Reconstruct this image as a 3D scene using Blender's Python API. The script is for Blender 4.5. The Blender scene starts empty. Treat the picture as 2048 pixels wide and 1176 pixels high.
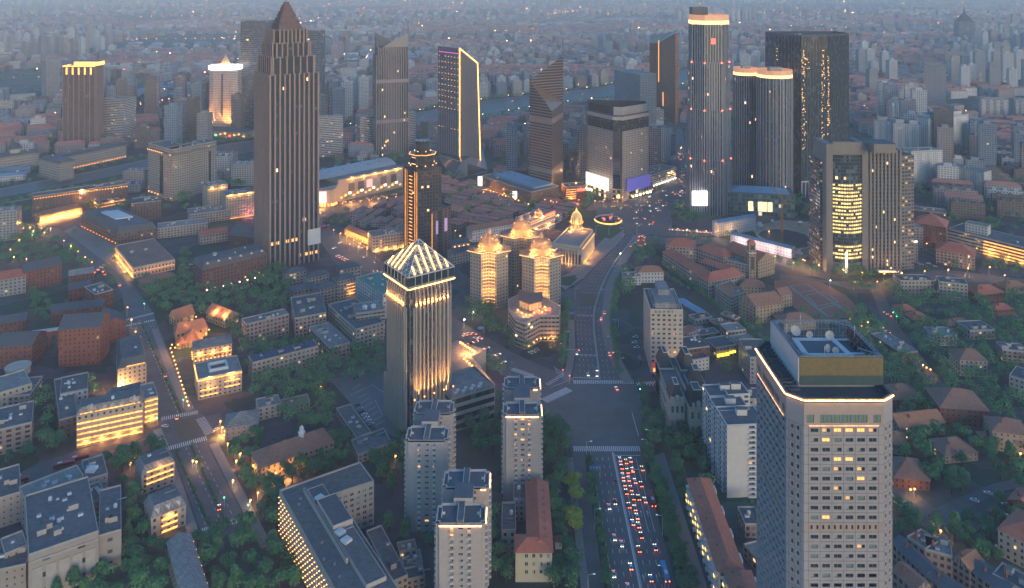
import bpy, math, random, time
from mathutils import Vector, Matrix
import numpy as np
T0=time.time()
R=random.Random(7)
PI=math.pi
# ---------------------------------------------------------------- camera, sky, sun, exposure
F=1575.0; YH=-40.0; H=300.0; CX=1024.0      # lens in photo pixels, horizon row, camera height (m)
sc=bpy.context.scene; col=sc.collection
cam=bpy.data.cameras.new('camera'); camo=bpy.data.objects.new('camera',cam); col.objects.link(camo)
camo.location=(0,0,H); camo.rotation_euler=(math.radians(90),0,0)
cam.sensor_width=36; cam.lens=F/2048*36; cam.shift_y=-(588-YH)/2048; cam.clip_start=1; cam.clip_end=60000
sc.camera=camo
w=bpy.data.worlds.new('World'); sc.world=w; w.use_nodes=True; nt=w.node_tree
sky=nt.nodes.new('ShaderNodeTexSky'); sky.sky_type='NISHITA'; sky.sun_disc=False
SUN_EL=math.radians(4.0); SUN_AZ=math.radians(150)   # low behind the camera, on its right
sky.sun_elevation=SUN_EL; sky.sun_rotation=SUN_AZ; sky.air_density=1.0; sky.dust_density=1.5; sky.ozone_density=4.0
bg=nt.nodes['Background']; gr=nt.nodes.new('ShaderNodeMix'); gr.data_type='RGBA'; gr.blend_type='MULTIPLY'; gr.inputs[0].default_value=1; gr.inputs[7].default_value=(.88,1.05,1.01,1)
nt.links.new(sky.outputs[0],gr.inputs[6]); nt.links.new(gr.outputs[2],bg.inputs[0]); bg.inputs[1].default_value=0.15
sl=bpy.data.lights.new('sun','SUN'); slo=bpy.data.objects.new('sun',sl); col.objects.link(slo)
sl.energy=0.19; sl.angle=math.radians(25); sl.color=(1.0,0.62,0.46)
# sun direction: azimuth measured clockwise from +Y like the sky
slo.rotation_euler=(math.radians(90)-math.radians(14),0,PI-SUN_AZ)
sc.view_settings.view_transform='Standard'; sc.view_settings.look='None'; sc.view_settings.gamma=1; sc.view_settings.use_curve_mapping=False
sc.view_settings.exposure=2.15
cy=sc.cycles; cy.use_denoising=True; cy.max_bounces=5; cy.diffuse_bounces=2; cy.glossy_bounces=2; cy.volume_bounces=2
cy.transparent_max_bounces=6; cy.caustics_reflective=False; cy.caustics_refractive=False; cy.sample_clamp_indirect=3; cy.sample_clamp_direct=0
cy.use_light_tree=True

# ---------------------------------------------------------------- projection of a photo pixel on a level plane
def P(px,py,z=0.0):
    k=(py-YH)/(H-z); return Vector(((px-CX)/k, F/k))
def hz(ytop,ybase): return H*(1-(ytop-YH)/(ybase-YH))
def PIX(x,y,z=0.0): return (CX+F*x/y, YH+F*(H-z)/y)

# ---------------------------------------------------------------- materials
MATS={}
def new_mat(name):
    m=bpy.data.materials.new(name); m.use_nodes=True; n=m.node_tree; b=n.nodes['Principled BSDF']; MATS[name]=m
    return m,n,b
def nd(n,t,**k):
    x=n.nodes.new(t)
    for a,v in k.items(): setattr(x,a,v)
    return x
def mth(n,op,a,b=None,c=None):
    x=nd(n,'ShaderNodeMath',operation=op)
    for i,v in enumerate((a,b,c)):
        if v is None: continue
        if isinstance(v,(int,float)): x.inputs[i].default_value=v
        else: n.links.new(v,x.inputs[i])
    return x.outputs[0]
def mixc(n,f,a,b,bt='MIX'):
    x=nd(n,'ShaderNodeMix',data_type='RGBA',blend_type=bt)
    for i,v in ((0,f),(6,a),(7,b)):
        if isinstance(v,(int,float)): x.inputs[i].default_value=v
        elif isinstance(v,tuple): x.inputs[i].default_value=(*v[:3],1)
        else: n.links.new(v,x.inputs[i])
    return x.outputs[2]
def weather(n,colr,scale=0.15,amt=0.35,big=0.02):
    g=nd(n,'ShaderNodeNewGeometry')
    no=nd(n,'ShaderNodeTexNoise'); no.inputs['Scale'].default_value=scale; no.inputs['Detail'].default_value=6; n.links.new(g.outputs['Position'],no.inputs['Vector'])
    n2=nd(n,'ShaderNodeTexNoise'); n2.inputs['Scale'].default_value=big; n2.inputs['Detail'].default_value=3; n.links.new(g.outputs['Position'],n2.inputs['Vector'])
    s=mth(n,'ADD',no.outputs[0],n2.outputs[0]); f=mth(n,'MULTIPLY_ADD',s,amt*2,1-amt*2)
    v=nd(n,'ShaderNodeVectorMath',operation='SCALE')
    if isinstance(colr,tuple): v.inputs[0].default_value=colr[:3]
    else: n.links.new(colr,v.inputs[0])
    n.links.new(f,v.inputs[3])
    return v.outputs[0]
def seams(n,c,pitch=4.5):
    g=nd(n,'ShaderNodeNewGeometry'); bt=nd(n,'ShaderNodeTexBrick'); bt.inputs['Scale'].default_value=1/pitch; bt.inputs['Mortar Size'].default_value=.025; bt.inputs['Color1'].default_value=(1,1,1,1); bt.inputs['Color2'].default_value=(.80,.80,.82,1); bt.inputs['Mortar'].default_value=(.55,.55,.55,1); n.links.new(g.outputs['Position'],bt.inputs['Vector']); return mixc(n,1.0,c,bt.outputs[0],'MULTIPLY')
def tint_in(n,c):
    a=nd(n,'ShaderNodeAttribute',attribute_name='tint')
    return mixc(n,1.0,c,a.outputs[0],'MULTIPLY')
def plain(name,c,rough=.85,amt=.3,scale=.3,metal=0,tint=False,seam=0):
    if name in MATS: return MATS[name]
    m,n,b=new_mat(name)
    cc=c
    if tint: cc=tint_in(n,tuple(c))
    if seam: cc=seams(n,tuple(c) if not tint else cc,seam)
    n.links.new(weather(n,cc,scale,amt),b.inputs['Base Color']); b.inputs['Roughness'].default_value=rough; b.inputs['Metallic'].default_value=metal
    return m
def emis(name,c,s,base=None):
    if name in MATS: return MATS[name]
    m,n,b=new_mat(name); b.inputs['Base Color'].default_value=(*(base or c),1); b.inputs['Emission Color'].default_value=(*c,1); b.inputs['Emission Strength'].default_value=s
    if 'strip' in name or 'edge' in name or 'line' in name or 'band' in name or 'rim' in name:   # separate fittings, some weaker
        g=nd(n,'ShaderNodeNewGeometry'); no=nd(n,'ShaderNodeTexNoise'); no.inputs['Scale'].default_value=.7; no.inputs['Detail'].default_value=3; n.links.new(g.outputs['Position'],no.inputs['Vector'])
        n.links.new(mth(n,'MULTIPLY',mth(n,'MAXIMUM',mth(n,'MULTIPLY_ADD',no.outputs[0],3.4,-.7),.12),s),b.inputs['Emission Strength'])
    return m
GLASSC=(.03,.05,.07)
def facade(name,wall,wx=.55,wy=.5,glass=GLASSC,lit=.04,litc=(1,.62,.25),lits=2.0,gr=.12,rough=.8,sill=0.0,mull=0.0,amt=.18,spandrel=None,groff=0,cur=.35,split=1):
    """wall with a grid of windows: the UV map counts cells (one cell = one bay by one storey)"""
    if name in MATS: return MATS[name]
    m,n,b=new_mat(name)
    uv=nd(n,'ShaderNodeUVMap'); sp=nd(n,'ShaderNodeSeparateXYZ'); n.links.new(uv.outputs[0],sp.inputs[0])
    fu=mth(n,'FRACT',sp.outputs[0]); fv=mth(n,'FRACT',sp.outputs[1])
    du=mth(n,'ABSOLUTE',mth(n,'SUBTRACT',fu,.5)); dv=mth(n,'ABSOLUTE',mth(n,'SUBTRACT',fv,.5))
    mu=mth(n,'LESS_THAN',du,wx/2); mv=mth(n,'LESS_THAN',dv,wy/2); mask=mth(n,'MULTIPLY',mu,mv)
    fl=nd(n,'ShaderNodeVectorMath',operation='FLOOR'); n.links.new(uv.outputs[0],fl.inputs[0])
    if split>1:
        sc_=nd(n,'ShaderNodeVectorMath',operation='MULTIPLY'); n.links.new(uv.outputs[0],sc_.inputs[0]); sc_.inputs[1].default_value=(split,1,1); n.links.new(sc_.outputs[0],fl.inputs[0])
    wn=nd(n,'ShaderNodeTexWhiteNoise',noise_dimensions='2D'); n.links.new(fl.outputs[0],wn.inputs['Vector'])
    wv=wn.outputs[0]
    # a random part of the panes has light curtains, a smaller part is lit
    cs=nd(n,'ShaderNodeSeparateColor'); n.links.new(wn.outputs['Color'],cs.inputs[0])
    g1=mixc(n,mth(n,'MULTIPLY',mth(n,'LESS_THAN',cs.outputs[1],cur),mth(n,'MULTIPLY',cs.outputs[2],.8)),glass,tuple(min(1,x*3.2+.05) for x in glass))
    if mull>0:   # thin frames inside the pane
        fm=mth(n,'FRACT',mth(n,'MULTIPLY',sp.outputs[0],2.0)); mm=mth(n,'LESS_THAN',mth(n,'ABSOLUTE',mth(n,'SUBTRACT',fm,.0)),mull)
        mask=mth(n,'MULTIPLY',mask,mth(n,'SUBTRACT',1,mm))
    wc=weather(n,tint_in(n,wall),.25,amt,.03)
    if spandrel is not None: # bays filled with another colour between the storeys
        wc=mixc(n,mu,wc,spandrel)
    if sill>0:
        sm=mth(n,'MULTIPLY',mu,mth(n,'LESS_THAN',mth(n,'ABSOLUTE',mth(n,'SUBTRACT',fv,.5-wy/2-sill/2)),sill/2)); wc=mixc(n,mth(n,'MULTIPLY',sm,.6),wc,tuple(min(.9,x*1.6) for x in wall))
    cc=mixc(n,mask,wc,g1); n.links.new(cc,b.inputs['Base Color'])
    rr=mth(n,'MULTIPLY_ADD',mask,gr-rough,rough); n.links.new(rr,b.inputs['Roughness'])
    if lit>0:
        em=mth(n,'MULTIPLY',mth(n,'LESS_THAN',wv,lit),mask); es=mth(n,'MULTIPLY',em,mth(n,'MULTIPLY_ADD',cs.outputs[1],lits*.3,lits*.15))
        b.inputs['Emission Color'].default_value=(*litc,1); n.links.new(es,b.inputs['Emission Strength'])
    bp=nd(n,'ShaderNodeBump'); bp.inputs['Distance'].default_value=.35; bp.inputs['Strength'].default_value=.6; n.links.new(mth(n,'SUBTRACT',1,mask),bp.inputs['Height']); n.links.new(bp.outputs[0],b.inputs['Normal'])
    return m
def tiled(name,c,pitch=.9,amt=.35):
    if name in MATS: return MATS[name]
    m,n,b=new_mat(name)
    uv=nd(n,'ShaderNodeUVMap'); sp=nd(n,'ShaderNodeSeparateXYZ'); n.links.new(uv.outputs[0],sp.inputs[0])
    fu=mth(n,'FRACT',mth(n,'MULTIPLY',sp.outputs[0],1/pitch)); hh=mth(n,'ABSOLUTE',mth(n,'SUBTRACT',fu,.5))
    wc=weather(n,tint_in(n,c),.6,amt,.06)
    n.links.new(mixc(n,mth(n,'MULTIPLY',mth(n,'GREATER_THAN',hh,.36),.35),wc,tuple(x*.5 for x in c)),b.inputs['Base Color']); b.inputs['Roughness'].default_value=.8
    return m

# ---------------------------------------------------------------- mesh building
class MB:
    def __init__(s): s.v=[]; s.f=[]; s.m=[]; s.uv=[]; s.t=[]; s.mats=[]; s.tint=(1,1,1); s.sm=False
    def mi(s,m):
        if m not in s.mats: s.mats.append(m)
        return s.mats.index(m)
    def face(s,pts,m,uv=None):
        i=len(s.v); s.v+= [tuple(p) for p in pts]; s.f.append(tuple(range(i,i+len(pts)))); s.m.append(s.mi(m))
        if uv is None: uv=[(p[0],p[1]) for p in pts]
        s.uv+=uv; s.t.append((s.tint,len(pts)))
    def wall(s,a,b,z0,z1,m,cw=3.6,ch=3.2,cells=None):
        L=math.hypot(b[0]-a[0],b[1]-a[1]); nx,nz=cells or (max(1,round(L/cw)),max(1,round((z1-z0)/ch))); o=R.randrange(0,400); q=R.randrange(0,400)
        s.face([(a[0],a[1],z0),(b[0],b[1],z0),(b[0],b[1],z1),(a[0],a[1],z1)],m,[(o,q),(o+nx,q),(o+nx,q+nz),(o,q+nz)])
    def prism(s,poly,z0,z1,m,mt=None,cw=3.6,ch=3.2,top=True,bot=False):
        k=len(poly)
        for i in range(k): s.wall(poly[i],poly[(i+1)%k],z0,z1,m,cw,ch)
        if top: s.face([(p[0],p[1],z1) for p in poly],mt or m)
        if bot: s.face([(p[0],p[1],z0) for p in reversed(poly)],mt or m)
    def box(s,c,sx,sy,z0,z1,m,rot=0,mt=None,bot=True):
        ca,sa=math.cos(rot),math.sin(rot)
        s.prism([(c[0]+x*ca-y*sa,c[1]+x*sa+y*ca) for x,y in ((-sx/2,-sy/2),(sx/2,-sy/2),(sx/2,sy/2),(-sx/2,sy/2))],z0,z1,m,mt,bot=bot)
    def bar(s,p,q,w,m,h=None):
        p=Vector(p);q=Vector(q);d=(q-p); 
        if d.length<1e-6: return
        d.normalize(); up=Vector((0,0,1)) if abs(d.z)<.95 else Vector((1,0,0)); a=d.cross(up).normalized()*w/2; b=a.cross(d).normalized()*(h or w)/2
        A=[p+a+b,p-a+b,p-a-b,p+a-b]; B=[x+(q-p) for x in A]
        for i in range(4): s.face([A[i],B[i],B[(i+1)%4],A[(i+1)%4]],m)
        s.face(A,m); s.face(B[::-1],m)
    def ring(s,poly,z0,z1,t,m):
        """a wall of thickness t standing just inside the outline"""
        ins=inset(poly,t); k=len(poly)
        for i in range(k):
            j=(i+1)%k; a,b,c,d=poly[i],poly[j],ins[j],ins[i]
            s.wall(a,b,z0,z1,m); s.wall(c,d,z0,z1,m); s.face([(a[0],a[1],z1),(b[0],b[1],z1),(c[0],c[1],z1),(d[0],d[1],z1)],m)
            s.face([(d[0],d[1],z0),(c[0],c[1],z0),(b[0],b[1],z0),(a[0],a[1],z0)],m)
    def lathe(s,c,prof,m,n=12,ph=0,cap=True):
        """prof: (radius, z) from the bottom up"""
        for (r0,z0),(r1,z1) in zip(prof,prof[1:]):
            for i in range(n):
                a0=ph+2*PI*i/n;a1=ph+2*PI*(i+1)/n; C=[(math.cos(a),math.sin(a)) for a in (a0,a1)]
                q=[(c[0]+r0*C[0][0],c[1]+r0*C[0][1],z0),(c[0]+r0*C[1][0],c[1]+r0*C[1][1],z0),(c[0]+r1*C[1][0],c[1]+r1*C[1][1],z1),(c[0]+r1*C[0][0],c[1]+r1*C[0][1],z1)]
                if r1<1e-4: s.face(q[:3],m,[(i*.5,z0),(i*.5+.5,z0),(i*.5+.25,z1)])
                elif r0<1e-4: s.face([q[0],q[2],q[3]],m)
                else: s.face(q,m,[(i,z0),(i+1,z0),(i+1,z1),(i,z1)])
        if cap and prof[-1][0]>1e-4: r,z=prof[-1]; s.face([(c[0]+r*math.cos(ph+2*PI*i/n),c[1]+r*math.sin(ph+2*PI*i/n),z) for i in range(n)],m)
    def mesh(s,name,org=(0,0,0)):
        me=bpy.data.meshes.new(name); o=Vector(org)
        me.from_pydata([(x-o[0],y-o[1],z-o[2]) for x,y,z in s.v],[],s.f)
        for m in s.mats: me.materials.append(m)
        me.polygons.foreach_set('material_index',s.m)
        ul=me.uv_layers.new(name='UVMap'); ul.data.foreach_set('uv',[c for u in s.uv for c in u])
        if any(t!=(1,1,1) for t,_ in s.t):
            pass
        ca=me.color_attributes.new('tint','FLOAT_COLOR','CORNER'); arr=[]
        for t,k in s.t: arr+= [t[0],t[1],t[2],1.0]*k
        ca.data.foreach_set('color',arr)
        if s.sm: me.polygons.foreach_set('use_smooth',[True]*len(me.polygons))
        return me
    def build(s,name,parent=None,org=None,kind=None,label=None):
        if not s.f: return None
        if parent is not None and org is None: org=parent['_o']
        o=org or (0,0,0); ob=bpy.data.objects.new(name,s.mesh(name,o)); col.objects.link(ob)
        if parent is not None and parent['_lvl']==0: ob.parent=parent
        elif parent is not None: ob.parent=parent
        else: ob.location=o
        ob['_o']=tuple(o); ob['_lvl']=0 if parent is None else 1
        if kind: ob['kind']=kind
        if label: ob['label']=label
        return ob
def inset(poly,t):
    k=len(poly); out=[]
    for i in range(k):
        p0=Vector(poly[i-1][:2]);p=Vector(poly[i][:2]);p1=Vector(poly[(i+1)%k][:2])
        d0=(p-p0).normalized(); d1=(p1-p).normalized(); n0=Vector((-d0.y,d0.x)); n1=Vector((-d1.y,d1.x)); b=n0+n1
        if b.length<1e-6: out.append(tuple(p+n0*t)); continue
        b.normalize(); out.append(tuple(p+b*(t/max(.3,b.dot(n0)))))
    return out
def area(poly): return sum(poly[i-1][0]*poly[i][1]-poly[i][0]*poly[i-1][1] for i in range(len(poly)))/2
def ccw(poly):
    poly=[tuple(p[:2]) for p in poly]
    return poly if area(poly)>0 else poly[::-1]
def cen(poly): return (sum(p[0] for p in poly)/len(poly),sum(p[1] for p in poly)/len(poly))
def inside(poly,x,y):
    c=False; j=len(poly)-1
    for i in range(len(poly)):
        xi,yi=poly[i][:2]; xj,yj=poly[j][:2]
        if (yi>y)!=(yj>y) and x<(xj-xi)*(y-yi)/(yj-yi)+xi: c=not c
        j=i
    return c
def tag(o,label,cat,group=None,kind=None):
    o['label']=label; 
    if cat: o['category']=cat
    if group: o['group']=group
    if kind: o['kind']=kind
    return o
def root(name,loc,label,cat,group=None):
    o=bpy.data.objects.new(name,None); col.objects.link(o); o.location=loc; o.empty_display_size=.1
    o['_o']=tuple(loc); o['_lvl']=0
    return tag(o,label,cat,group)
KEEP=[]   # outlines nothing random may stand on: (poly, cx, cy, radius)
def keep(poly,pad=0):
    poly=ccw(poly)
    if pad: poly=inset(poly,-pad)
    c=cen(poly); KEEP.append((poly,c[0],c[1],max(math.hypot(p[0]-c[0],p[1]-c[1]) for p in poly)))
def free(x,y,r=0):
    for poly,cx,cy_,rad in KEEP:
        d=math.hypot(x-cx,y-cy_)
        if d>rad+r: continue
        if inside(poly,x,y): return False
        if r:
            for k in range(6):
                if inside(poly,x+r*math.cos(k*PI/3),y+r*math.sin(k*PI/3)): return False
    return True
def rect(p,q,d,by=None,h=None):
    """roof corner pixels p,q of one seen face; d = far corner pixel next to q (or p), or depth in metres. -> CCW outline (face p-q first), height"""
    if h is None: h=hz(p[1],by)
    a=P(*p,h); b=P(*q,h); u=(b-a); n=Vector((-u.y,u.x)).normalized()
    if n.dot(a+b)<0: n=-n
    if isinstance(d,tuple):
        c=P(*d,h); e=min((c-a,c-b),key=lambda v:abs(v.normalized().dot(u.normalized())))
        if abs(e.normalized().dot(u.normalized()))<.6: return ccw([a,b,b+e,a+e]) if area([tuple(a),tuple(b),tuple(b+e),tuple(a+e)])>0 else [tuple(b),tuple(a),tuple(a+e),tuple(b+e)],h
        d=abs(e.dot(n))
    poly=[a,b,b+n*d,a+n*d]; poly=[tuple(v) for v in poly]
    return (poly if area(poly)>0 else [poly[1],poly[0],poly[3],poly[2]]),h
# ---------------------------------------------------------------- palette
WARM=(1.0,.50,.13); GOLD=(1.0,.62,.20)
M_roofgrey=plain('roof_felt',(.135,.14,.145),.9,.5,.35,seam=4.5)
M_rooflight=plain('roof_concrete',(.26,.25,.235),.9,.5,.3,seam=6)
M_roofdark=plain('roof_slate',(.075,.085,.095),.75,.35,.5)
M_conc=plain('concrete',(.34,.32,.30),.85,.25)
M_white=plain('white_render',(.62,.60,.57),.7,.2)
M_cream=plain('cream_stone',(.42,.36,.29),.8,.25)
M_brick=plain('red_brick',(.20,.07,.055),.85,.3)
M_brown=plain('brown_brick',(.13,.085,.07),.85,.3)
M_metal=plain('grey_metal',(.28,.29,.30),.45,.2,metal=.6)
M_dark=plain('dark_metal',(.04,.045,.05),.5,.2)
M_glass=plain('dark_glass',(.03,.045,.055),.08,.1)
M_unit=plain('white_unit',(.55,.56,.56),.6,.15)
M_redtile=tiled('red_roof_tiles',(.44,.14,.085))
M_browntile=tiled('brown_roof_tiles',(.27,.14,.095))
M_orangetile=tiled('orange_roof_tiles',(.38,.17,.09))
M_slate=tiled('slate_roof',(.085,.10,.115),1.2,.25)
M_bluesheet=tiled('blue_sheet_roof',(.16,.30,.42),1.5,.2)
M_greensheet=plain('green_flat_roof',(.07,.22,.18),.8,.3)
E_strip=emis('warm_light_strip',(1.0,.35,.07),.7)
E_strip2=emis('bright_light_strip',(1.0,.46,.12),1.8)
E_bulb=emis('warm_lamp_glow',(1.0,.33,.06),2.4)
E_white=emis('white_lamp_glow',(1.0,.85,.62),6)
E_lit=emis('lit_window_pane',(1.0,.45,.13),.33)
E_litd=emis('dim_lit_window_pane',(1.0,.5,.2),.12)
E_red=emis('red_sign_light',(1.0,.06,.03),1.6)
E_blue=emis('blue_screen',(.12,.11,.45),.13)
E_green=emis('green_signal_light',(.05,1.0,.35),5)
E_screen=emis('white_screen',(1.0,.80,.66),.42)
E_redb=emis('red_beacon',(1.0,.08,.03),4)
def lampobj(parent,loc,power,colr=(1,.42,.11),size=.5,name='floodlight',spot=None,aim=None,blend=.6):
    l=bpy.data.lights.new(name,'SPOT' if spot else 'POINT'); l.energy=power; l.color=colr; l.shadow_soft_size=size
    if spot: l.spot_size=math.radians(spot); l.spot_blend=blend
    o=bpy.data.objects.new(name,l); col.objects.link(o); o.parent=parent; p=Vector(loc)-Vector(parent['_o']); o.location=p
    if aim is not None: o.rotation_euler=(Vector(aim)-Vector(loc)).to_track_quat('-Z','Y').to_euler()
    return o
# ---------------------------------------------------------------- windows as objects of their own
WM={}
def window_mesh(kind,w,h,rec=.25,frame=M_white):
    key=(kind,round(w,2),round(h,2),frame.name)
    if key in WM: return WM[key]
    mb=MB(); g={'dark':M_glass,'lit':E_lit,'dim':E_litd,'curtain':MATS['window_curtain'],'blind':M_glass}[kind]
    # pane lies in the plane y=0, frame 6 cm proud; local x right, z up, outside is -y
    mb.face([(-w/2,0,-h/2),(w/2,0,-h/2),(w/2,0,h/2),(-w/2,0,h/2)],M_glass if kind!='lit' else g)
    if kind=='blind': mb.face([(-w/2,-.012,-h/2),(w/2,-.012,-h/2),(w/2,-.012,h/2),(-w/2,-.012,h/2)],MATS['window_blind'])
    if kind=='curtain': mb.face([(-w/2,-.01,-h/2),(-w*.05,-.01,-h/2),(-w*.05,-.01,h/2),(-w/2,-.01,h/2)],g)
    if kind=='dim': mb.face([(-w/2,-.01,-h/2),(w*.1,-.01,-h/2),(w*.1,-.01,h/2),(-w/2,-.01,h/2)],g)
    t=.09
    for a,b in (((-w/2,h/2),(w/2,h/2)),((-w/2,-h/2),(w/2,-h/2)),((-w/2,-h/2),(-w/2,h/2)),((w/2,-h/2),(w/2,h/2)),((0,-h/2),(0,h/2))):
        mb.bar((a[0],-.03,a[1]),(b[0],-.03,b[1]),t,frame)
    WM[key]=mb.mesh('window_'+kind); return WM[key]
plain('window_curtain',(.26,.30,.28),.7,.1); plain('window_blind',(.13,.21,.20),.5,.25,.8)
class Bld:
    """a building: Empty at its base, parts as children"""
    def __init__(s,name,label,cat='building',group=None,poly=None,org=None,k=True,pad=1.5):
        if org is None: c=cen(poly); org=(c[0],c[1],0)
        s.r=root(name,org,label,cat,group); s.o=org; s.nw=0; s.wb=None
        if poly and k: keep(poly,pad)
    def part(s,name,mb,parent=None,**k): return mb.build(name,parent or s.r,s.o,**k)
    def windows(s,a,b,z0,z1,nx,nz,ww,wh,mat,margin=0,lit=.08,dim=.1,cur=.3,rec=.25,frame=M_white,mb=None,cap=100,skip=None,parent=None,sill=None,zoff=0,force=None):
        """wall face a->b with nx x nz real openings; the windows stand in them"""
        own=mb is None; mb=mb or MB()
        L=math.hypot(b[0]-a[0],b[1]-a[1]); u=Vector(((b[0]-a[0])/L,(b[1]-a[1])/L,0)); n=Vector((u.y,-u.x,0)); A=Vector((a[0],a[1],0)); Z=Vector((0,0,1))
        if margin>0:
            mb.wall(a,(a[0]+u.x*margin,a[1]+u.y*margin),z0,z1,mat); mb.wall((b[0]-u.x*margin,b[1]-u.y*margin),b,z0,z1,mat)
        cw=(L-2*margin)/nx; ch=(z1-z0)/nz; rot=math.atan2(u.y,u.x)
        for j in range(nz):
            for i in range(nx):
                p=A+u*(margin+cw*i)+Z*(z0+ch*j); 
                def q(x,z,d=0): return tuple(p+u*x+Z*z-n*d)
                if skip and skip(i,j): mb.face([q(0,0),q(cw,0),q(cw,ch),q(0,ch)],mat); continue
                x0=(cw-ww)/2;x1=x0+ww;zz0=(ch-wh)/2+zoff;zz1=zz0+wh
                mb.face([q(0,0),q(cw,0),q(x1,zz0),q(x0,zz0)],mat); mb.face([q(cw,0),q(cw,ch),q(x1,zz1),q(x1,zz0)],mat)
                mb.face([q(cw,ch),q(0,ch),q(x0,zz1),q(x1,zz1)],mat); mb.face([q(0,ch),q(0,0),q(x0,zz0),q(x0,zz1)],mat)
                for e in (((x0,zz0),(x1,zz0)),((x1,zz0),(x1,zz1)),((x1,zz1),(x0,zz1)),((x0,zz1),(x0,zz0))):
                    mb.face([q(*e[0]),q(*e[1]),q(*e[1],rec),q(*e[0],rec)],mat)
                if sill:
                    mb.bar(q(x0-.1,zz0-.08,-.12),q(x1+.1,zz0-.08,-.12),.24,sill,.14)
                x=R.random(); kind='lit' if x<lit else 'dim' if x<lit+dim else 'blind' if x<lit+dim+cur*.4 else 'curtain' if x<lit+dim+cur else 'dark'
                if force: kind=force(i,j) or kind
                me=window_mesh(kind,ww,wh,rec,frame); c=Vector(q((x0+x1)/2,(zz0+zz1)/2,rec))
                if s.nw<cap and c.z>0:
                    s.nw+=1; ob=bpy.data.objects.new('window',me); col.objects.link(ob); ob.parent=parent or s.r; ob.location=c-Vector(s.o); ob.rotation_euler=(0,0,rot)
                else:
                    if s.wb is None: s.wb=MB()
                    ca,sa=math.cos(rot),math.sin(rot); wb=s.wb
                    for pl in me.polygons:
                        wb.face([(c.x+me.vertices[k].co.x*ca-me.vertices[k].co.y*sa,c.y+me.vertices[k].co.x*sa+me.vertices[k].co.y*ca,c.z+me.vertices[k].co.z) for k in pl.vertices],me.materials[pl.material_index])
        if own: s.part('wall',mb)
        return mb
    def done(s):
        if s.wb: s.part('windows',s.wb,kind='stuff')
        return s
def side_lens(poly): return [math.hypot(poly[i][0]-poly[(i+1)%4][0],poly[i][1]-poly[(i+1)%4][1]) for i in range(4)]
def gable(mb,poly,z,rise,mat,over=.6,wallm=None,hip=0.0):
    """ridge along the longer side; hip = how far the ridge ends pull in, in units of half the width"""
    poly=[tuple(p[:2]) for p in poly]
    if side_lens(poly)[1]>side_lens(poly)[0]: poly=poly[1:]+poly[:1]
    P0=inset(poly,-over) if over else poly; a,b,c,d=[Vector((p[0],p[1],z)) for p in P0]
    L=(b-a).length; W=(c-b).length; u=(b-a).normalized(); m0=(a+d)/2; m1=(b+c)/2; r0=m0+u*(W/2*hip)+Vector((0,0,rise)); r1=m1-u*(W/2*hip)+Vector((0,0,rise))
    sl=math.hypot(W/2,rise)
    mb.face([a,b,r1,r0],mat,[(0,0),(L,0),(L,sl),(0,sl)]); mb.face([c,d,r0,r1],mat,[(0,0),(L,0),(L,sl),(0,sl)])
    if hip>0: mb.face([b,c,r1],mat,[(0,0),(W,0),(W/2,sl)]); mb.face([d,a,r0],mat,[(0,0),(W,0),(W/2,sl)])
    else:
        wm=wallm or mat; mb.face([b,c,r1],wm); mb.face([d,a,r0],wm)
    mb.face([d,c,b,a],mat)
    return r0,r1
def mansard(mb,poly,z,rise,mat,top,ins=2.2,over=.4):
    o=inset(poly,-over); i=inset(poly,ins); k=len(o)
    for j in range(k):
        a,b=o[j],o[(j+1)%k]; c,d=i[(j+1)%k],i[j]; L=math.hypot(b[0]-a[0],b[1]-a[1])
        mb.face([(a[0],a[1],z),(b[0],b[1],z),(c[0],c[1],z+rise),(d[0],d[1],z+rise)],mat,[(0,0),(L,0),(L,rise),(0,rise)])
    mb.face([(p[0],p[1],z+rise) for p in i],top); mb.face([(p[0],p[1],z) for p in reversed(o)],top)
def clutter(s,poly,z,n,seed=None,tanks=True):
    """rooftop plant: each a part"""
    rr=random.Random(seed if seed is not None else int(abs(poly[0][0]*13+poly[0][1]*7)))
    a,b,c,d=[Vector(p[:2]) for p in poly[:4]]; u=(b-a); v=(d-a); rot=math.atan2(u.y,u.x)
    for k in range(n):
        x,y=rr.uniform(.15,.85),rr.uniform(.2,.8); p=a+u*x+v*y; t=rr.random(); mb=MB()
        if t<.25: mb.box(p,rr.uniform(3,5),rr.uniform(2.5,4),z,z+2.6,M_conc,rot,M_roofgrey); nm='stair_house'
        elif t<.7: 
            w=rr.uniform(1.2,2.4); mb.box(p,w,w*.7,z,z+rr.uniform(.8,1.5),M_unit,rot,M_metal); nm='ac_unit'
        elif t<.85 and tanks: mb.lathe(p,[(1,z),(1,z+1.6),(.6,z+1.9)],M_unit,8); nm='water_tank'
        else:
            q=p+u.normalized()*rr.uniform(3,8); mb.bar((*p,z+.5),(*q,z+.5),.5,M_metal,.4); nm='duct'
        s.part(nm,mb)
def parapet(mb,poly,z,m,h=.9,t=.35): mb.ring(poly,z,z+h,t,m)
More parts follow.
